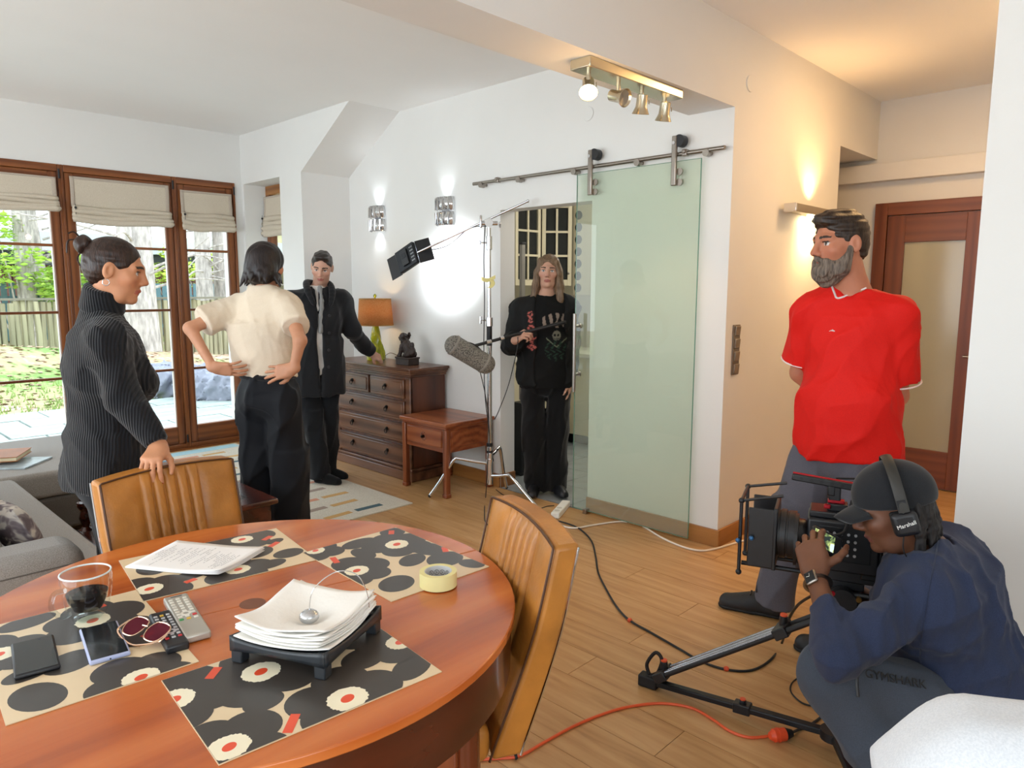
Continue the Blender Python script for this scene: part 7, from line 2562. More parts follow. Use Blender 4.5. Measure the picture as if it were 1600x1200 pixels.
MB().cyl((lx, ly, z0 + 0.29), (lx, ly, z0 + 0.53), 0.005).cyl((lx - 0.14, ly, z0 + 0.515), (lx + 0.14, ly, z0 + 0.515), 0.002).build('lamp_rod', plain('brass', '#B08A4A', 0.3, 0.9), t)
MB().ball((lx, ly, z0 + 0.55), (0.014, 0.014, 0.016), 12, 8).cyl((lx, ly, z0 + 0.525), (lx, ly, z0 + 0.54), 0.007).build('finial', m_lime, t)
MB().ball((lx, ly, z0 + 0.42), (0.028, 0.028, 0.038), 12, 8).build('bulb', glow('bulb_warm', (1.0, 0.72, 0.35), 14), t)
MB().tube(spline([(lx + 0.04, ly - 0.03, z0 + 0.012), (lx + 0.08, ly - 0.08, z0 + 0.06), (lx + 0.11, ly - 0.14, z0 + 0.045), (lx + 0.13, ly - 0.16, z0 + 0.005), (WX - 0.008, ly - 0.2, z0 - 0.05)], 6), 0.003, 6).build('lamp_cord', plain('brown_cord', '#6A5A44', 0.6), t)
point_light('table_lamp_light', (lx, ly, z0 + 0.42), 15, (1.0, 0.66, 0.32), 0.03)

sx_, sy_ = 3.55, 4.635
LB = lambda x, y, z: np.array([sx_ + x, sy_ + y, z0 + z])     # local: y along the wall, x away from the wall (negative = to the room)
t = thing('carved_lion', 'dark carved wooden guardian lion on the chest of drawers', 'figurine', (sx_, sy_, z0))
m_ebony = plain('ebony_carving', '#2A1B13', 0.45, vary=0.35, scale=40)
MB().span((sx_ - 0.055, sy_ - 0.085, z0), (sx_ + 0.055, sy_ + 0.085, z0 + 0.062)).span((sx_ - 0.06, sy_ - 0.09, z0 + 0.05), (sx_ + 0.06, sy_ + 0.09, z0 + 0.064)).build('carved_base', m_ebony, t, bevel=0.004)
li = [el(LB(0, -0.045, 0.105), (0.038, 0.048, 0.05), None, 0.02), el(LB(0, 0.005, 0.140), (0.036, 0.042, 0.058), rx(R(25)), 0.03), el(LB(0, 0.03, 0.180), (0.034, 0.034, 0.042), None, 0.025),
      el(LB(0, 0.045, 0.225), (0.032, 0.036, 0.032), None, 0.015), el(LB(0, 0.078, 0.215), (0.022, 0.020, 0.016), None, 0.01), el(LB(0, 0.075, 0.198), (0.018, 0.016, 0.008), None, 0.006),
      rc(LB(-0.025, 0.04, 0.15), LB(-0.028, 0.062, 0.075), 0.018, 0.016, 0.012), rc(LB(0.025, 0.04, 0.15), LB(0.028, 0.062, 0.075), 0.018, 0.016, 0.012),
      el(LB(-0.03, 0.07, 0.072), (0.018, 0.022, 0.012), None, 0.008), el(LB(0.03, 0.07, 0.072), (0.018, 0.022, 0.012), None, 0.008), el(LB(-0.035, -0.04, 0.085), (0.02, 0.035, 0.028), None, 0.01), el(LB(0.035, -0.04, 0.085), (0.02, 0.035, 0.028), None, 0.01),
      rc(LB(0, -0.075, 0.10), LB(0, -0.07, 0.165), 0.016, 0.010, 0.01), el(LB(0, -0.062, 0.165), (0.018, 0.022, 0.020), None, 0.01)]
rs = np.random.RandomState(4)
for k in range(26):
    a, b = rs.uniform(0, 6.28), rs.uniform(-0.6, 1.4)
    li.append(el(LB(0.030 * math.cos(a), 0.022 + 0.024 * math.sin(a) * 0.6 - 0.012 * b, 0.205 + 0.034 * b), rs.uniform(0.009, 0.014), None, 0.004))
soft('lion_figure', li, m_ebony, t, 0.0042, disp=lambda P: 0.0022 * np.sin(P[..., 1] * 260 + 2 * np.sin(P[..., 2] * 150)) * np.sin(P[..., 2] * 240))

# ================================================================== THINGS ON THE DINING TABLE
MZ = TZ + 0.0030           # top of a placemat


def rot2(a):
    return rz(a)


# stapled script pages
pc = np.array([0.775, 2.002])
pa_ = math.atan2(-0.276, 0.165)
t = thing('script_pages', 'white stapled script pages on the far placemat', 'paper', (pc[0], pc[1], MZ))
pr_ = rz(pa_)
m_paper = plain('paper_white', '#F0EEEC', 0.8, vary=0.01)
for k in range(4):
    rr = rz(pa_ + R((-1.2, 0.8, -0.5, 0)[k]))

    def sheet(u, v, k=k, rr=rr):
        x, y = (u - 0.5) * 0.297, (v - 0.5) * 0.21
        z = MZ + 0.0008 + 0.0012 * k + 0.012 * max(0, u - 0.55) ** 2 * k + 0.016 * max(0.0, (u - 0.3) * (0.6 - v)) ** 2 * 4
        return np.array([pc[0], pc[1], z]) + rr @ np.array([x, y, 0])
    MB().grid(sheet, 14, 10).build('page', m_paper, t, solid=0.0006)
ink = MB()
rs = np.random.RandomState(2)
for i in range(26):
    y = 0.13 - i * 0.0098
    for a, b in ((rs.uniform(-0.075, -0.02), 0), ):
        x0 = a if i % 4 else a + 0.03
        ln_ = rs.uniform(0.03, 0.11)
        x = x0
        while x < min(x0 + ln_, 0.08):
            wd = rs.uniform(0.003, 0.011)
            p0 = np.array([-y, -x, 0])
            u_, v_ = (-y) / 0.297 + 0.5, (-x) / 0.21 + 0.5
            z = MZ + 0.0008 + 0.0036 + 0.012 * max(0, u_ - 0.55) ** 2 * 3 + 0.016 * max(0.0, (u_ - 0.3) * (0.6 - v_)) ** 2 * 4 + 0.0007
            c_ = np.array([pc[0], pc[1], z]) + pr_ @ p0
            ink.box(c_, (0.0012, wd, 0.0002), pr_)
            x += wd + 0.0025
o = ink.build('typed_lines', plain('grey_ink', '#8A8A90', 0.8), t, smooth=False)
o['kind'] = 'stuff'

# double-walled glass mug of coffee
gx_, gy_ = 0.447, 1.812
t = thing('glass_mug', 'double-walled glass mug half full of black coffee', 'mug', (gx_, gy_, MZ))
m_mug = glass('mug_glass', (0.97, 0.985, 0.985), 1.0, ior=1.5)
outer = [(0.027, 0.0), (0.034, 0.004), (0.046, 0.035), (0.053, 0.07), (0.054, 0.100), (0.052, 0.112)]
MB().lathe([(r_, MZ + z) for r_, z in outer], 40, (gx_, gy_, 0), cap=False).build('outer_wall', m_mug, t)
inner = [(0.008, 0.016), (0.030, 0.024), (0.042, 0.05), (0.048, 0.08), (0.0505, 0.108), (0.052, 0.112)]
MB().lathe([(r_, MZ + z) for r_, z in inner], 40, (gx_, gy_, 0), cap=False).build('inner_wall', m_mug, t)
MB().lathe([(0.001, MZ + 0.017), (0.029, MZ + 0.0255), (0.0405, MZ + 0.050), (0.0440, MZ + 0.064), (0.001, MZ + 0.0642)], 36, (gx_, gy_, 0), cap=False).build('coffee', plain('black_coffee', '#120704', 0.06, vary=0.02), t)
MB().tube([(gx_ + 0.0520 * math.cos(a), gy_ + 0.0520 * math.sin(a), MZ + 0.112) for a in np.linspace(0, 6.2832, 41)], 0.0022, 8).build('rim', plain('glass_rim', '#D8DEDC', 0.05, spec=0.8), t)
MB().lathe([(0.001, MZ + 0.001), (0.026, MZ + 0.001), (0.030, MZ + 0.006), (0.020, MZ + 0.010), (0.001, MZ + 0.010)], 30, (gx_, gy_, 0), cap=False).build('thick_base', glass('thick_glass', (0.85, 0.9, 0.9), 1.0, ior=1.7), t)
hd_ = unit(-FH * 0.9 - RH * 0.35)
MB().tube(spline([np.array([gx_, gy_, MZ + 0.088]) + hd_ * 0.052, np.array([gx_, gy_, MZ + 0.090]) + hd_ * 0.078, np.array([gx_, gy_, MZ + 0.060]) + hd_ * 0.086, np.array([gx_, gy_, MZ + 0.032]) + hd_ * 0.066, np.array([gx_, gy_, MZ + 0.030]) + hd_ * 0.045], 6), 0.0058, 10).build('handle', glass('handle_glass', (0.9, 0.93, 0.93), 1.0, ior=1.6), t)


# phones
def phone(label, c, ang, body, screen, w=0.078, h=0.162):
    t = thing('smartphone', label, 'phone', (c[0], c[1], MZ), ang)
    MB().box((0, 0, 0.0055), (w, h, 0.010)).build('phone_case', body, t, bevel=0.004, seg=3, local=True)
    MB().box((0, 0, 0.0106), (w - 0.008, h - 0.008, 0.0008)).build('phone_screen', screen, t, bevel=0.0003, local=True)
    MB().cyl((0.0, -h / 2 - 0.0004, 0.0055), (0.0, -h / 2 + 0.002, 0.0055), 0.0018, n=10).build('port', m_black, t, local=True)
    MB().cyl((0.012, h / 2 - 0.012, 0.0108), (0.012, h / 2 - 0.012, 0.0113), 0.0022, n=12).build('front_camera', plain('lens_blue', '#2A3550', 0.1), t, local=True)
    return t


phone('smartphone lying in a black case near the table edge', (0.312, 1.686), R(-9), m_black, plain('screen_dark', '#2E3234', 0.12, vary=0.05))
phone('smartphone lying in a lilac case beside the mug', (0.432, 1.650), R(-9), plain('lilac_case', '#A9B0D0', 0.4, vary=0.03), plain('screen_grey', '#24272A', 0.1, vary=0.05), 0.076, 0.178)


# remote controls
def remote(label, c, ang, w, h, body, key, accents):
    t = thing('remote_control', label, 'remote control', (c[0], c[1], TZ + 0.001), ang)
    MB().box((0, 0, 0.0095), (w, h, 0.018)).build('remote_body', body, t, bevel=0.005, seg=3, local=True)
    for i in range(9):
        for k in range(3):
            if i == 6 and k == 1:
                MB().lathe([(0.012, 0.0183), (0.012, 0.0196), (0.006, 0.0196), (0.006, 0.0190)], 20, (0, h * 0.5 - 0.03 - 0.0155 * i, 0), cap=False).build('navigation_ring', key, t, local=True)
                continue
            mt_ = accents.get((i, k), key)
            MB().box(((k - 1) * w * 0.28, h * 0.5 - 0.030 - 0.0155 * i, 0.0190), (w * 0.17, 0.0080, 0.0022)).build('key', mt_, t, bevel=0.0008, local=True)
    MB().box((0, h * 0.5 - 0.012, 0.0188), (w * 0.45, 0.003, 0.0006)).build('maker_bar', plain('key_dark', '#3A3A3C', 0.4), t, local=True)
    return t


kr, kg, ky = plain('key_red', '#C02A30', 0.4), plain('key_green', '#2F8F4A', 0.4), plain('key_yellow', '#D0A93A', 0.4)
remote('slim black remote control half under the silver one', (0.5465, 1.598), R(-9), 0.046, 0.195, m_black, plain('key_grey', '#B9BBBE', 0.5), {(8, 0): kr, (8, 2): kr, (0, 1): ky})
remote('silver remote control beside the black one', (0.602, 1.640), R(-10), 0.055, 0.245, plain('silver_plastic', '#B4AFA4', 0.35, 0.4, vary=0.03), plain('key_pale', '#DCD8CC', 0.45), {(8, 0): kg, (8, 1): ky, (7, 2): kr})

# sunglasses, folded, lenses up
sg = np.array([0.503, 1.607, MZ])
t = thing('sunglasses', 'metal-framed sunglasses with rose lenses between phone and remotes', 'sunglasses', sg)
m_gold = plain('rose_gold', '#D8B49A', 0.2, 0.9, vary=0.03)
m_rose = glass('rose_lens', (0.45, 0.10, 0.14), 0.12, milk=0.6, milkcol=(0.13, 0.025, 0.035), ior=1.2)
ex, ey = unit([0.35, -0.94, 0]), unit([0.94, 0.35, 0])
for s in (-1, 1):
    cc_ = sg + ex * s * 0.033 + UPV * 0.024
    tilt = unit(ey * 0.92 + UPV * 0.40)
    pts = [cc_ + ex * a * 0.028 + tilt * b * 0.024 for a, b in ((-0.55, 1.0), (0.6, 0.95), (1.0, 0.35), (0.75, -0.75), (0.1, -1.0), (-0.7, -0.75), (-1.0, 0.2))]
    MB().tube(spline(pts, 4, closed=True).tolist() + [spline(pts, 4, closed=True)[0].tolist()], 0.0017, 6).build('rim', m_gold, t)
    lp = spline(pts, 4, closed=True)
    MB().add(lp, [tuple(range(len(lp)))]).build('lens', m_rose, t, smooth=False)
    MB().tube(spline([cc_ + ex * s * 0.028 + tilt * 0.012, cc_ + ex * s * 0.030 - ey * 0.02 + UPV * 0.002 - UPV * 0.008, cc_ - ex * s * 0.02 - ey * 0.035 - UPV * 0.018, cc_ - ex * s * 0.05 - ey * 0.03 - UPV * 0.021], 5), 0.0022, 6).build('temple', m_gold, t)
MB().tube([sg + ex * -0.008 + UPV * 0.032, sg + ex * 0.008 + UPV * 0.032], 0.0018, 6).build('bridge', m_gold, t)

# black napkin tray with napkins and a weighted wire
na = R(25.6)
nc = np.array([0.740, 1.328])
t = thing('napkin_tray', 'black plastic napkin tray on the front placemat', 'napkin holder', (nc[0], nc[1], MZ), na)
m_tray = plain('tray_black', '#23272B', 0.4, vary=0.08)
s = 0.112
for (sx, sy) in ((-1, -1), (1, -1), (1, 1), (-1, 1)):
    MB().box((sx * (s - 0.013), sy * (s - 0.013), 0.024), (0.026, 0.026, 0.048)).build('foot', m_tray, t, bevel=0.003, local=True)
for k in range(4):
    rr = rz(k * math.pi / 2)

    def side(u, v, rr=rr):
        x = (u - 0.5) * 2 * s
        dip = 0.016 * (1 - (2 * u - 1) ** 2)
        z = 0.026 + 0.004 * (1 - (2 * u - 1) ** 2) + (0.032 - dip) * v
        return rr @ np.array([x, -s, z])
    MB().grid(side, 16, 3).build('side_wall', m_tray, t, solid=0.004, local=True)
MB().box((0, 0, 0.030), (2 * s - 0.006, 2 * s - 0.006, 0.004)).build('tray_floor', m_tray, t, local=True)
nt_ = thing('paper_napkins', 'pile of white paper napkins sagging in the black tray', 'napkins', (nc[0], nc[1], MZ), na)
m_nap = plain('napkin_white', '#F0EDE6', 0.85, vary=0.015, bump=0.1, bscale=80)
rs = np.random.RandomState(6)
for k in range(7):
    a0 = R(rs.uniform(-5, 5)) if k < 6 else R(2)
    sc = 0.104 if k else 0.108
    ph = rs.rand(3) * 6

    def nap(u, v, k=k, a0=a0, sc=sc, ph=ph):
        x, y = (2 * u - 1) * sc, (2 * v - 1) * sc
        rr = (2 * u - 1) ** 2 + (2 * v - 1) ** 2
        z = 0.036 + 0.0058 * k + 0.013 * rr + 0.002 * math.sin(9 * u + ph[0]) * math.sin(7 * v + ph[1]) * (0.4 + 0.2 * k) - 0.0040 * k * math.exp(-rr * 7)
        return rz(a0) @ np.array([x, y, z])
    MB().grid(nap, 18, 18).build('napkin', m_nap, nt_, solid=0.0022, local=True)
wt_ = np.array([nc[0] - 0.005, nc[1] - 0.012, MZ + 0.078])
t = thing('napkin_weight', 'silver pebble weight on a thin arched wire over the napkins', 'napkin weight', wt_)
MB().ball(wt_ - UPV * 0.006, (0.021, 0.021, 0.015), 18, 10).build('pebble', plain('satin_silver', '#C9CCCF', 0.25, 0.9, vary=0.03), t)
MB().tube(spline([wt_ + UPV * 0.004, wt_ + UPV * 0.055 + RH * 0.012, wt_ + UPV * 0.085 + RH * 0.055 + FH * 0.02, wt_ + UPV * 0.07 + RH * 0.095 + FH * 0.04, wt_ + UPV * 0.02 + RH * 0.115 + FH * 0.05, wt_ - UPV * 0.045 + RH * 0.118 + FH * 0.05], 7), 0.0011, 6).build('wire', m_chrome, t)

# masking tape
tc_ = atz(682, 925, MZ)
tc_ = tc_ + FH * 0.046
t = thing('masking_tape', 'roll of cream masking tape on the right placemat', 'tape', (tc_[0], tc_[1], MZ))
MB().lathe([(0.036, 0), (0.0485, 0), (0.0485, 0.038), (0.036, 0.038), (0.036, 0)], 48, (tc_[0], tc_[1], MZ), cap=False).build('tape_roll', plain('tape_cream', '#E4DB9C', 0.6, vary=0.03), t)
MB().lathe([(0.0358, 0.0005), (0.0358, 0.0375), (0.034, 0.0375), (0.034, 0.0005), (0.0358, 0.0005)], 48, (tc_[0], tc_[1], MZ), cap=False).build('cardboard_core', plain('core_grey', '#C4C6C6', 0.7, vary=0.03), t)
for k in range(4):
    a = YAW + 0.35 * (k - 1.5) * 1.3
    p0 = np.array([tc_[0] + 0.0338 * math.cos(a), tc_[1] + 0.0338 * math.sin(a), MZ + 0.020])
    n_ = np.array([-math.cos(a), -math.sin(a), 0])
    sd = np.array([-math.sin(a), math.cos(a), 0])
    MB().tube([p0 + 0.0065 * (math.cos(q_) * sd + math.sin(q_) * UPV) for q_ in np.linspace(0, 6.283, 17)], 0.0007, 5).tube([p0 + sd * 0.003 + UPV * 0.003, p0 - sd * 0.002, p0 + sd * 0.003 - UPV * 0.003], 0.0007, 5).build('core_print', m_black, t)

# ------------------------------------------------------------------ white cloth over a chair back in the foreground
cf = unit([-0.94, -0.33, 0])[:2]
ce_, cx_ = np.array([1.21, -0.025]), np.array([0.33, -0.944])
make_chair('tan leather chair under the white cloth in the near corner', ce_ + cf * 0.36, cf)
cl = thing('white_cloth', 'white cotton cloth draped over a chair back in the near right corner', 'cloth', (ce_[0], ce_[1], 0.6))


def drape(u, v):
    """a sheet laid over the top of the chair back: u along it, v across"""
    a, b = (u - 0.5) * 0.78, (v - 0.5) * 0.95
    ca, cb = max(-0.225, min(0.225, a)), max(-0.035, min(0.035, b))
    da, db = a - ca, b - cb
    d = math.hypot(da, db)
    n_ = (da / d, db / d) if d > 1e-6 else (0, 0)
    out = 0.045 * math.tanh(d / 0.045) + 0.42 * max(0, d - 0.02) + 0.014 * math.sin(16 * a + 9 * b + 1) * min(1, d * 6)
    z = 0.934 + 0.010 * math.sin(9 * a + 0.6) - 0.010 * (abs(a) / 0.24) ** 2 - 0.9 * d * d / (d + 0.035)
    p_ = ce_ + cx_ * (ca + n_[0] * out) - cf * (cb + n_[1] * out + 0.02)
    return np.array([p_[0], p_[1], z])


MB().grid(drape, 48, 56).build('draped_fabric', fabric('white_cotton', '#D6D9DD', '#CACED3', scale=300, bump=0.1), cl, solid=0.006)
# ================================================================== KITCHEN BEYOND THE DOORWAY
m_cream = plain('kitchen_cream', '#D6CDB0', 0.45, vary=0.03)
m_kglass = glass('cabinet_glass', (0.45, 0.47, 0.47), 1.0, milk=0.12, milkcol=(0.2, 0.21, 0.2), ior=1.7)
m_worktop = plain('worktop', '#D9D6CC', 0.3, vary=0.05)


def glazed_cabinet(label, origin, along, out, w, h=0.78, z0=1.54, cols=2, rows=3, depth=0.30):
    o_, a, n_ = np.asarray(origin, float), unit(along), unit(out)
    fr = np.stack([a, n_, UPV], 1)
    t = thing('kitchen_cabinet', label, 'cabinet', (o_[0], o_[1], z0), group='cream wall cabinets in the kitchen')
    P = lambda x, y, z: o_ + a * x + n_ * y + UPV * z
    MB().box(P(w / 2, -depth / 2 - 0.012, z0 + h / 2), (w, depth - 0.02, h), fr).build('cabinet_body', plain('cabinet_inside', '#3A3A36', 0.6), t)
    MB().box(P(w / 2, -0.02 - depth / 2, z0 + h + 0.02), (w + 0.02, depth + 0.02, 0.04), fr).build('cornice', m_cream, t, bevel=0.006)
    d = MB()
    st_ = 0.038
    d.box(P(st_ / 2, 0, z0 + h / 2), (st_, 0.022, h), fr).box(P(w - st_ / 2, 0, z0 + h / 2), (st_, 0.022, h), fr)
    d.box(P(w / 2, 0, z0 + st_ / 2 + 0.01), (w - 2 * st_, 0.022, st_ + 0.02), fr).box(P(w / 2, 0, z0 + h - st_ / 2), (w - 2 * st_, 0.022, st_), fr)
    do = d.build('cabinet_door', m_cream, t, bevel=0.003)
    iw, ih = w - 2 * st_, h - 2 * st_ - 0.02
    for k in range(1, cols):
        MB().box(P(st_ + iw * k / cols, 0.002, z0 + h / 2), (0.020, 0.018, ih), fr).build('glazing_bar', m_cream, do)
    for k in range(1, rows):
        MB().box(P(w / 2, 0.003, z0 + st_ + 0.02 + ih * k / rows), (iw, 0.018, 0.020), fr).build('glazing_bar', m_cream, do)
    for i in range(cols):
        for k in range(rows):
            MB().box(P(st_ + iw * (i + 0.5) / cols, -0.004, z0 + st_ + 0.02 + ih * (k + 0.5) / rows), (iw / cols - 0.02, 0.004, ih / rows - 0.02), fr).build('pane', m_kglass, do, smooth=False)
    MB().ball(P(w - 0.03, 0.02, z0 + 0.12), 0.012, 10, 6).build('knob', m_steel, do)
    return t


kA = np.array([4.22, 4.72, 0])
glazed_cabinet('cream glazed wall cabinet left of the boom operator', (4.87, 4.70, 0), (1, 0, 0), (0, -1, 0), 0.35)
glazed_cabinet('cream glazed corner cabinet behind the boom operator\'s head', (5.235, 4.69, 0), (0.74, -0.67, 0), (-0.67, -0.74, 0), 0.29)
t = thing('wine_rack', 'cream kitchen wine rack with a column of dark round openings', 'wine rack', (5.46, 4.4, 1.5))
MB().span((5.462, 4.20, 1.45), (5.72, 4.485, 2.32)).build('rack_body', m_cream, t, bevel=0.004)
for k in range(7):
    MB().cyl((5.458, 4.42, 1.52 + 0.115 * k), (5.464, 4.42, 1.52 + 0.115 * k), 0.042, n=18).build('rack_hole', plain('hole_dark', '#15120F', 0.8), t)
t = thing('kitchen_counter', 'cream base units with a pale worktop behind the boom operator', 'kitchen unit', (4.8, 4.7, 0))
MB().span((4.15, 4.42, 0.10), (5.35, 5.0, 0.86)).build('base_unit', m_cream, t, bevel=0.004)
MB().span((5.35, 3.1, 0.10), (5.95, 5.0, 0.86)).build('base_unit', m_cream, t, bevel=0.004)
MB().span((4.13, 4.40, 0.86), (5.95, 5.0, 0.90)).span((5.32, 3.1, 0.86), (5.95, 4.40, 0.90)).build('worktop', m_worktop, t, bevel=0.004)
MB().span((4.2, 4.48, 0.0), (5.9, 4.9, 0.10)).span((5.42, 3.1, 0), (5.9, 4.48, 0.10)).build('plinth', m_dgrey, t)
MB().cyl((5.32, 3.5, 0.72), (5.32, 4.0, 0.72), 0.008).build('bar_handle', m_steel, t)
t = thing('upright_pole', 'grey upright pole with black cap beside the kitchen jamb', 'pole', (4.06, 3.93, 0))
a_, b_ = ah(816, 470, 5.75), ah(821, 382, 5.75)
b_[:2] = a_[:2]
MB().box((a_[0], a_[1], (a_[2] + b_[2]) / 2 - 0.4), (0.04, 0.03, b_[2] - a_[2] + 0.8)).build('pole_body', plain('pole_grey', '#8F8C86', 0.4, 0.3), t, bevel=0.004)
MB().box((a_[0], a_[1], b_[2] + 0.008), (0.05, 0.038, 0.018)).build('pole_cap', m_black, t, bevel=0.003)
MB().box((a_[0], a_[1], 0.3), (0.14, 0.12, 0.6)).build('pole_base', m_dgrey, t, bevel=0.01)
area_light('kitchen_fill_light', (5.2, 3.3, 2.5), (-0.2, 0.3, -1), 1.2, 0.8, 24, (1.0, 0.96, 0.88))  # added fill under the kitchen ceiling; there is no window here

# ================================================================== GARDEN
GZ = -0.10
m_lawn, nt, b_ = _nodes('lawn_and_litter')
v_ = _coord(nt)
n1 = _noise(nt, v_, 0.5, 5, 0.6, 0.4)
n2 = _noise(nt, v_, 7.0, 4, 0.7)
ad = nt.nodes.new('ShaderNodeMath')
ad.operation = 'MULTIPLY_ADD'
nt.links.new(n2, ad.inputs[0])
ad.inputs[1].default_value = 0.55
nt.links.new(n1, ad.inputs[2])
nt.links.new(_ramp(nt, ad.outputs[0], [(0.62, srgb('#7C9A52')), (0.74, srgb('#AFB07A')), (0.84, srgb('#B79C82')), (0.95, srgb('#D6C3B2'))]), b_.inputs['Base Color'])
b_.inputs['Roughness'].default_value = 0.95
_bump(nt, b_, n2, 0.5, 0.05)
rs = np.random.RandomState(21)


def hum(x, y):
    m = 0.75 * math.exp(-(((x - 0.9) / 2.6) ** 2 + ((y - 14.2) / 1.6) ** 2)) + 0.35 * math.exp(-(((x - 4.5) / 2.5) ** 2 + ((y - 15.0) / 1.2) ** 2))
    return GZ + m + 0.02 * math.sin(x * 2.1) * math.sin(y * 1.7)


gd = MB().grid(lambda u, v: np.array([-14 + 34 * u, 6.95 + 25 * v ** 1.3, hum(-14 + 34 * u, 6.95 + 25 * v ** 1.3) if v > 0.03 else GZ]), 70, 60)
tag(gd.build('ground_garden', m_lawn), 'garden ground of thin lawn and dry leaf litter', 'ground', kind='structure')
pat = tag(MB().span((-6, 6.93, -0.2), (8, 10.4, -0.065)).build('ground_patio', plain('patio_joint', '#6E7266', 0.9)), 'slate patio outside the garden windows', 'patio', kind='structure')
m_pav = plain('patio_slate', '#A9B3AE', 0.55, vary=0.22, scale=3, bump=0.1, bscale=15)
pm = None
for i in range(17):
    for k in range(6):
        x, y = -4.0 + 0.62 * i + 0.31 * (k % 2), 7.22 + 0.60 * k
        if pm is None:
            o = MB().box((0, 0, 0), (0.60, 0.58, 0.03)).build('paving_stone', m_pav, pat, local=True, bevel=0.006)
            pm = o.data
        else:
            o = bpy.data.objects.new('paving_stone', pm)
            COL.objects.link(o)
            o.parent = pat
        o.location = (x, y, -0.053 + rs.uniform(-0.004, 0.004))
        o.rotation_euler = (0, 0, rs.uniform(-0.01, 0.01))

# grass blades and fallen leaves
gb = MB()
for i in range(2600):
    x, y = rs.uniform(0.2, 7), rs.uniform(10.4, 12.8)
    z = hum(x, y)
    a, h = rs.rand() * 6.28, rs.uniform(0.03, 0.09)
    d = np.array([math.cos(a), math.sin(a)]) * 0.012
    gb.add([(x - d[0], y - d[1], z), (x + d[0], y + d[1], z), (x + rs.uniform(-0.03, 0.03), y + rs.uniform(-0.03, 0.03), z + h)], [(0, 1, 2)])
tag(gb.build('grass', plain('grass_blade', '#8FA75A', 0.8, vary=0.3, scale=2), smooth=False), 'short sparse grass on the lawn outside', 'grass', kind='stuff')
lv = MB()
for i in range(1800):
    x, y = rs.uniform(-1, 7), rs.uniform(11, 15.2)
    z = hum(x, y) + 0.012
    r_ = rz(rs.rand() * 6.28) @ rx(rs.uniform(-0.6, 0.6))
    s = rs.uniform(0.03, 0.07)
    lv.add((np.array([(-s, 0, 0), (0, -s * 0.6, 0), (s, 0, 0), (0, s * 0.6, 0)]) @ r_.T) + np.array([x, y, z]), [(0, 1, 2, 3)])
tag(lv.build('fallen_leaves', plain('dry_leaf', '#B99A80', 0.9, vary=0.4, scale=3), smooth=False), 'dry brown leaves scattered over the garden mound', 'leaves', kind='stuff')

# reed fence: every panel of stalks
fe = thing('reed_fence', 'weathered reed fence at the end of the garden', 'fence', (2.5, 15.8, 0))
m_reed = plain('reed', '#A39B7E', 0.9, vary=0.35, scale=1.2, stretch=(10, 10, 0.6), bump=0.4, bscale=20)
for k in range(150):
    x = -4.2 + 0.105 * k
    y = 15.9 + 0.03 * math.sin(k * 1.7)
    h = 1.26 + 0.03 * math.sin(k * 0.9) + rs.uniform(-0.02, 0.02)
    MB().tube([(x, y, GZ - 0.02), (x + rs.uniform(-0.02, 0.02), y, h * 0.5), (x + rs.uniform(-0.02, 0.02), y, h)], 0.058, 5).build('reed_bundle', m_reed, fe)
MB().span((-4.3, 15.82, 1.27), (11.6, 15.97, 1.31)).build('cap_rail', plain('fence_cap', '#7E7868', 0.9), fe)
for k in range(6):
    MB().span((-3 + 2.7 * k, 15.85, GZ), (-2.84 + 2.7 * k, 16.0, 1.36)).build('post', plain('fence_post', '#8A8475', 0.9), fe)
pf = thing('picket_fence', 'blue-grey picket fence beyond the reed fence', 'fence', (7, 21, 0))
for k in range(44):
    x = 3.2 + 0.17 * k
    MB().span((x, 21.0, 0.2), (x + 0.12, 21.03, 1.62)).build('picket', plain('picket_blue', '#5E7E88', 0.8, vary=0.1), pf)
MB().span((3.1, 21.03, 0.4), (10.8, 21.07, 0.5)).span((3.1, 21.03, 1.2), (10.8, 21.07, 1.3)).build('fence_rail', MATS['picket_blue'], pf)

# wrapped bundles on the lawn
m_tarp = plain('grey_tarp', '#8C8E9C', 0.45, vary=0.12, scale=4)
for lab, c_, s_ in (('grey wrapped bundle on the lawn beyond the narrow garden door', ah(388, 604, 10.3), (0.86, 0.55, 0.24)), ('grey wrapped bundle seen beside the turtleneck woman', ah(255, 610, 10.6), (0.34, 0.5, 0.24))):
    c_[2] = GZ + 0.22
    o = soft('tarp_bundle', [rbx(c_, s_, rz(YAW - R(95)), 0.16, 0.01), half((0, 0, GZ + 0.01), (0, 0, -1))], m_tarp, None, 0.035, disp=wrinkle(int(c_[0] * 10), 0.035, 9, (0, 0, 1), 0.8, 0.1))
    tag(o, lab, 'bundle', 'grey wrapped bundles on the lawn')

# trees
m_bark = plain('pine_bark', '#B0A69F', 0.9, vary=0.4, scale=5, stretch=(3, 3, 0.8), bump=0.9, bscale=14)


def leaf_cloud(mb, c, rad, n, s0, flat=0.7):
    for i in range(n):
        d = rs.normal(size=3)
        d = d / np.linalg.norm(d) * rs.rand() ** 0.4
        p = np.asarray(c) + d * np.array([rad, rad, rad * flat])
        s = s0 * rs.uniform(0.6, 1.3)
        r_ = rz(rs.rand() * 6.28) @ rx(rs.uniform(-1.2, 1.2))
        mb.add((np.array([(-s, 0, 0), (0, -s * 0.55, 0.1 * s), (s, 0, 0), (0, s * 0.55, 0.1 * s)]) @ r_.T) + p, [(0, 1, 2, 3)])


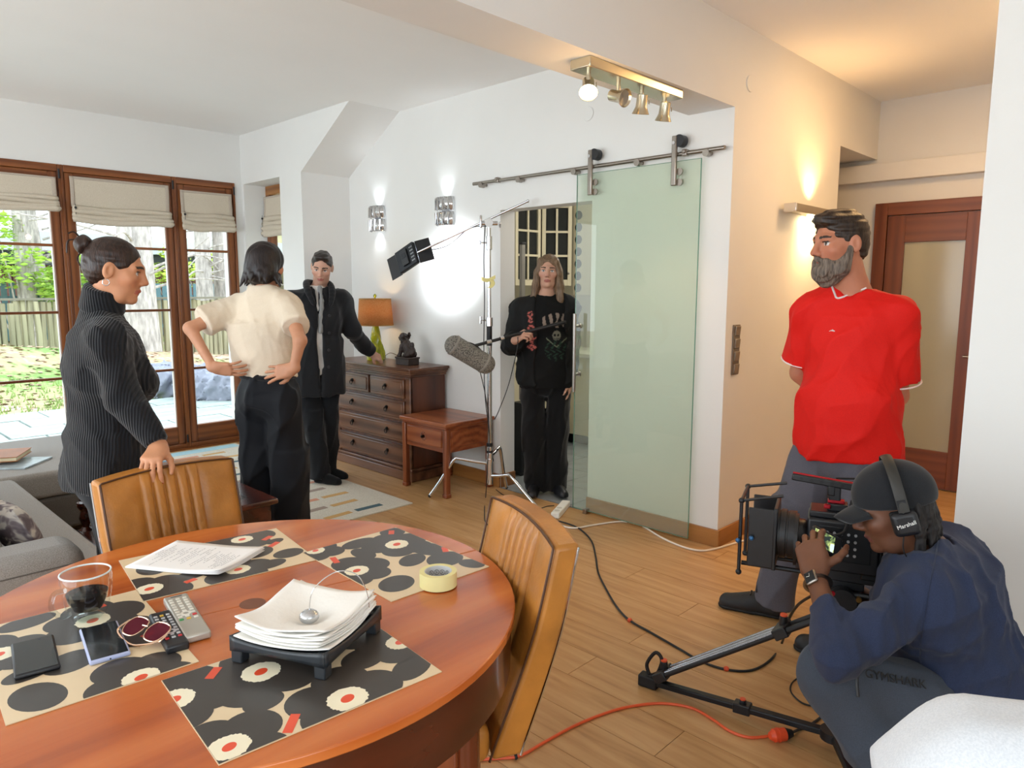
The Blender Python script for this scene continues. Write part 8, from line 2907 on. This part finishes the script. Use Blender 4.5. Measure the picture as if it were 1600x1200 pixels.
def tree(label, base, r0, h, lean=0.0, crown=True, branches=5):
    b0 = np.array([base[0], base[1], GZ - 0.1])
    t = thing('pine_tree', label, 'tree', b0, group='pine trunks in the garden')
    pts = [b0 + np.array([lean * k / 6, 0.05 * math.sin(k), h * k / 6]) for k in range(7)]
    MB().tube(spline(pts, 4), np.linspace(r0 * 1.25, r0 * 0.7, 25) * (1 + 0.25 * np.exp(-np.arange(25) / 2.0)), 18).build('trunk', m_bark, t)
    br = []
    for k in range(branches):
        z = rs.uniform(1.6, 3.6)
        a = rs.uniform(2.6, 6.8)
        p0 = b0 + np.array([0, 0, z])
        p1 = p0 + np.array([math.cos(a) * 1.1, math.sin(a) * 0.8, rs.uniform(-0.2, 0.5)])
        p2 = p1 + np.array([math.cos(a) * 0.9, math.sin(a) * 0.5, rs.uniform(-0.4, 0.5)])
        MB().tube(spline([p0, p1, p2], 4), np.linspace(0.035, 0.008, 9), 6).build('branch', m_bark, t)
    if crown:
        mb = MB()
        for k in range(8):
            leaf_cloud(mb, b0 + np.array([rs.uniform(-1.8, 1.8), rs.uniform(-1.5, 1.5), h - rs.uniform(0, 1.5)]), 1.2, 120, 0.12)
        mb.build('foliage', plain('pine_needles', '#5E7A4A', 0.8, vary=0.3), t, smooth=False)['kind'] = 'stuff'
    return t


p = ah(222, 575, 14.2)
tree('thick pine trunk behind the turtleneck woman', p, 0.29, 8.5, 0.1)
tree('slender pine trunk behind the left edge window', ah(52, 560, 17.5), 0.17, 9)
tree('slender leaning trunk at the left edge window', ah(82, 560, 19.0), 0.15, 9, -0.6)
tree('slender pine trunk seen through the narrow garden door', ah(327, 560, 18.0), 0.17, 9)
tree('far pine trunk at the edge of the narrow garden door', ah(354, 560, 18.5), 0.17, 9)


def bush(label, c, parts, col):
    t = thing('garden_bush', label, 'bush', (c[0], c[1], GZ), group='spring green bushes behind the fence')
    mb = MB()
    st_ = MB()
    for dx, dy, z, rad, n in parts:
        leaf_cloud(mb, (c[0] + dx, c[1] + dy, z), rad, n, 0.085, 0.8)
        st_.tube([(c[0], c[1], GZ), (c[0] + dx * 0.5, c[1] + dy * 0.5, z * 0.6), (c[0] + dx, c[1] + dy, z)], [0.03, 0.02, 0.008], 5)
    mb.build('foliage', plain(col[0], col[1], 0.7, vary=0.35, scale=2.5), t, smooth=False)['kind'] = 'stuff'
    st_.build('stem', m_bark, t)


c_ = ah(30, 440, 17.2)
bush('leafy green bush behind the fence at the left edge', c_, [(-1.0, 0, 1.7, 0.7, 340), (0, 0.2, 2.0, 0.75, 380), (0.8, 0, 1.6, 0.6, 300), (-0.3, 0.3, 2.9, 0.55, 240), (-1.2, 0.2, 2.9, 0.6, 240), (0.9, 0.3, 1.3, 0.5, 240)], ('leaf_lime', '#A9CB4E'))
c_ = ah(140, 450, 17.6)
bush('leafy green bush behind the woman\'s hair bun', c_, [(-0.5, 0, 1.6, 0.6, 260), (0.3, 0, 1.5, 0.6, 260), (-0.4, 0, 2.3, 0.45, 160)], ('leaf_lime_2', '#98BE48'))
c_ = ah(268, 440, 22.8)
bush('yellow-green bush left in the narrow garden door', c_, [(-0.5, 0, 1.9, 0.55, 180), (0.5, 0, 2.1, 0.5, 150), (0.0, 0, 2.6, 0.35, 70)], ('leaf_yellow', '#BCD24F'))
c_ = ah(328, 440, 22.8)
bush('yellow-green bush before the brown shed', c_, [(-0.7, 0, 1.9, 0.5, 150), (0.2, 0, 2.1, 0.55, 170), (0.9, 0, 1.9, 0.5, 150), (0.4, 0, 2.7, 0.35, 70)], ('leaf_yellow_2', '#C6D860'))

# neighbouring house and shed
h_ = thing('neighbour_shed', 'brown slatted shed with a pale flat roof beyond the garden', 'shed', (9, 25, 0))
for k in range(50):
    x = 3.4 + 0.19 * k
    MB().span((x, 24.9, 0), (x + 0.165, 25.0, 2.15)).build('slat', plain('shed_slat', '#7A5248', 0.8, vary=0.2), h_)
MB().span((3.3, 25.0, 0), (13, 28, 2.15)).build('shed_wall', plain('shed_wall', '#55443E', 0.9), h_)
MB().span((2.9, 24.4, 2.15), (13.4, 28.4, 2.55)).build('soffit', plain('shed_soffit', '#3E4246', 0.8), h_)
MB().span((2.7, 24.2, 2.55), (13.6, 28.6, 3.1)).build('roof', plain('shed_roof', '#C9D2D6', 0.7, vary=0.04), h_)
h_ = thing('neighbour_house', 'pale low building with blue-grey shutters behind the left fence', 'building', (1, 22, 0))
MB().span((-4, 22, 0), (2.9, 25, 1.42)).build('house_wall', plain('pale_render', '#C9CFC8', 0.9, vary=0.04), h_)
MB().span((-4.1, 21.9, 1.42), (3.0, 25, 1.55)).build('roof', plain('pale_roof', '#D6DAD6', 0.8, vary=0.04), h_)
for k in range(4):
    MB().span((-0.5, 21.93, 0.9 + 0.12 * k), (1.4, 21.99, 1.0 + 0.12 * k)).build('shutter_slat', plain('shutter_blue', '#6E8398', 0.7), h_)
h_ = thing('yellow_house', 'yellow rendered house seen through the small recessed window', 'building', (16, 20, 0))
MB().span((14.0, 19, 0), (19, 27, 3.6)).build('house_wall', plain('yellow_render', '#D8CD9A', 0.9, vary=0.04), h_)
MB().span((13.7, 18.7, 3.6), (19.3, 27.3, 3.8)).build('roof', plain('grey_roof', '#8E8E8C', 0.9), h_)
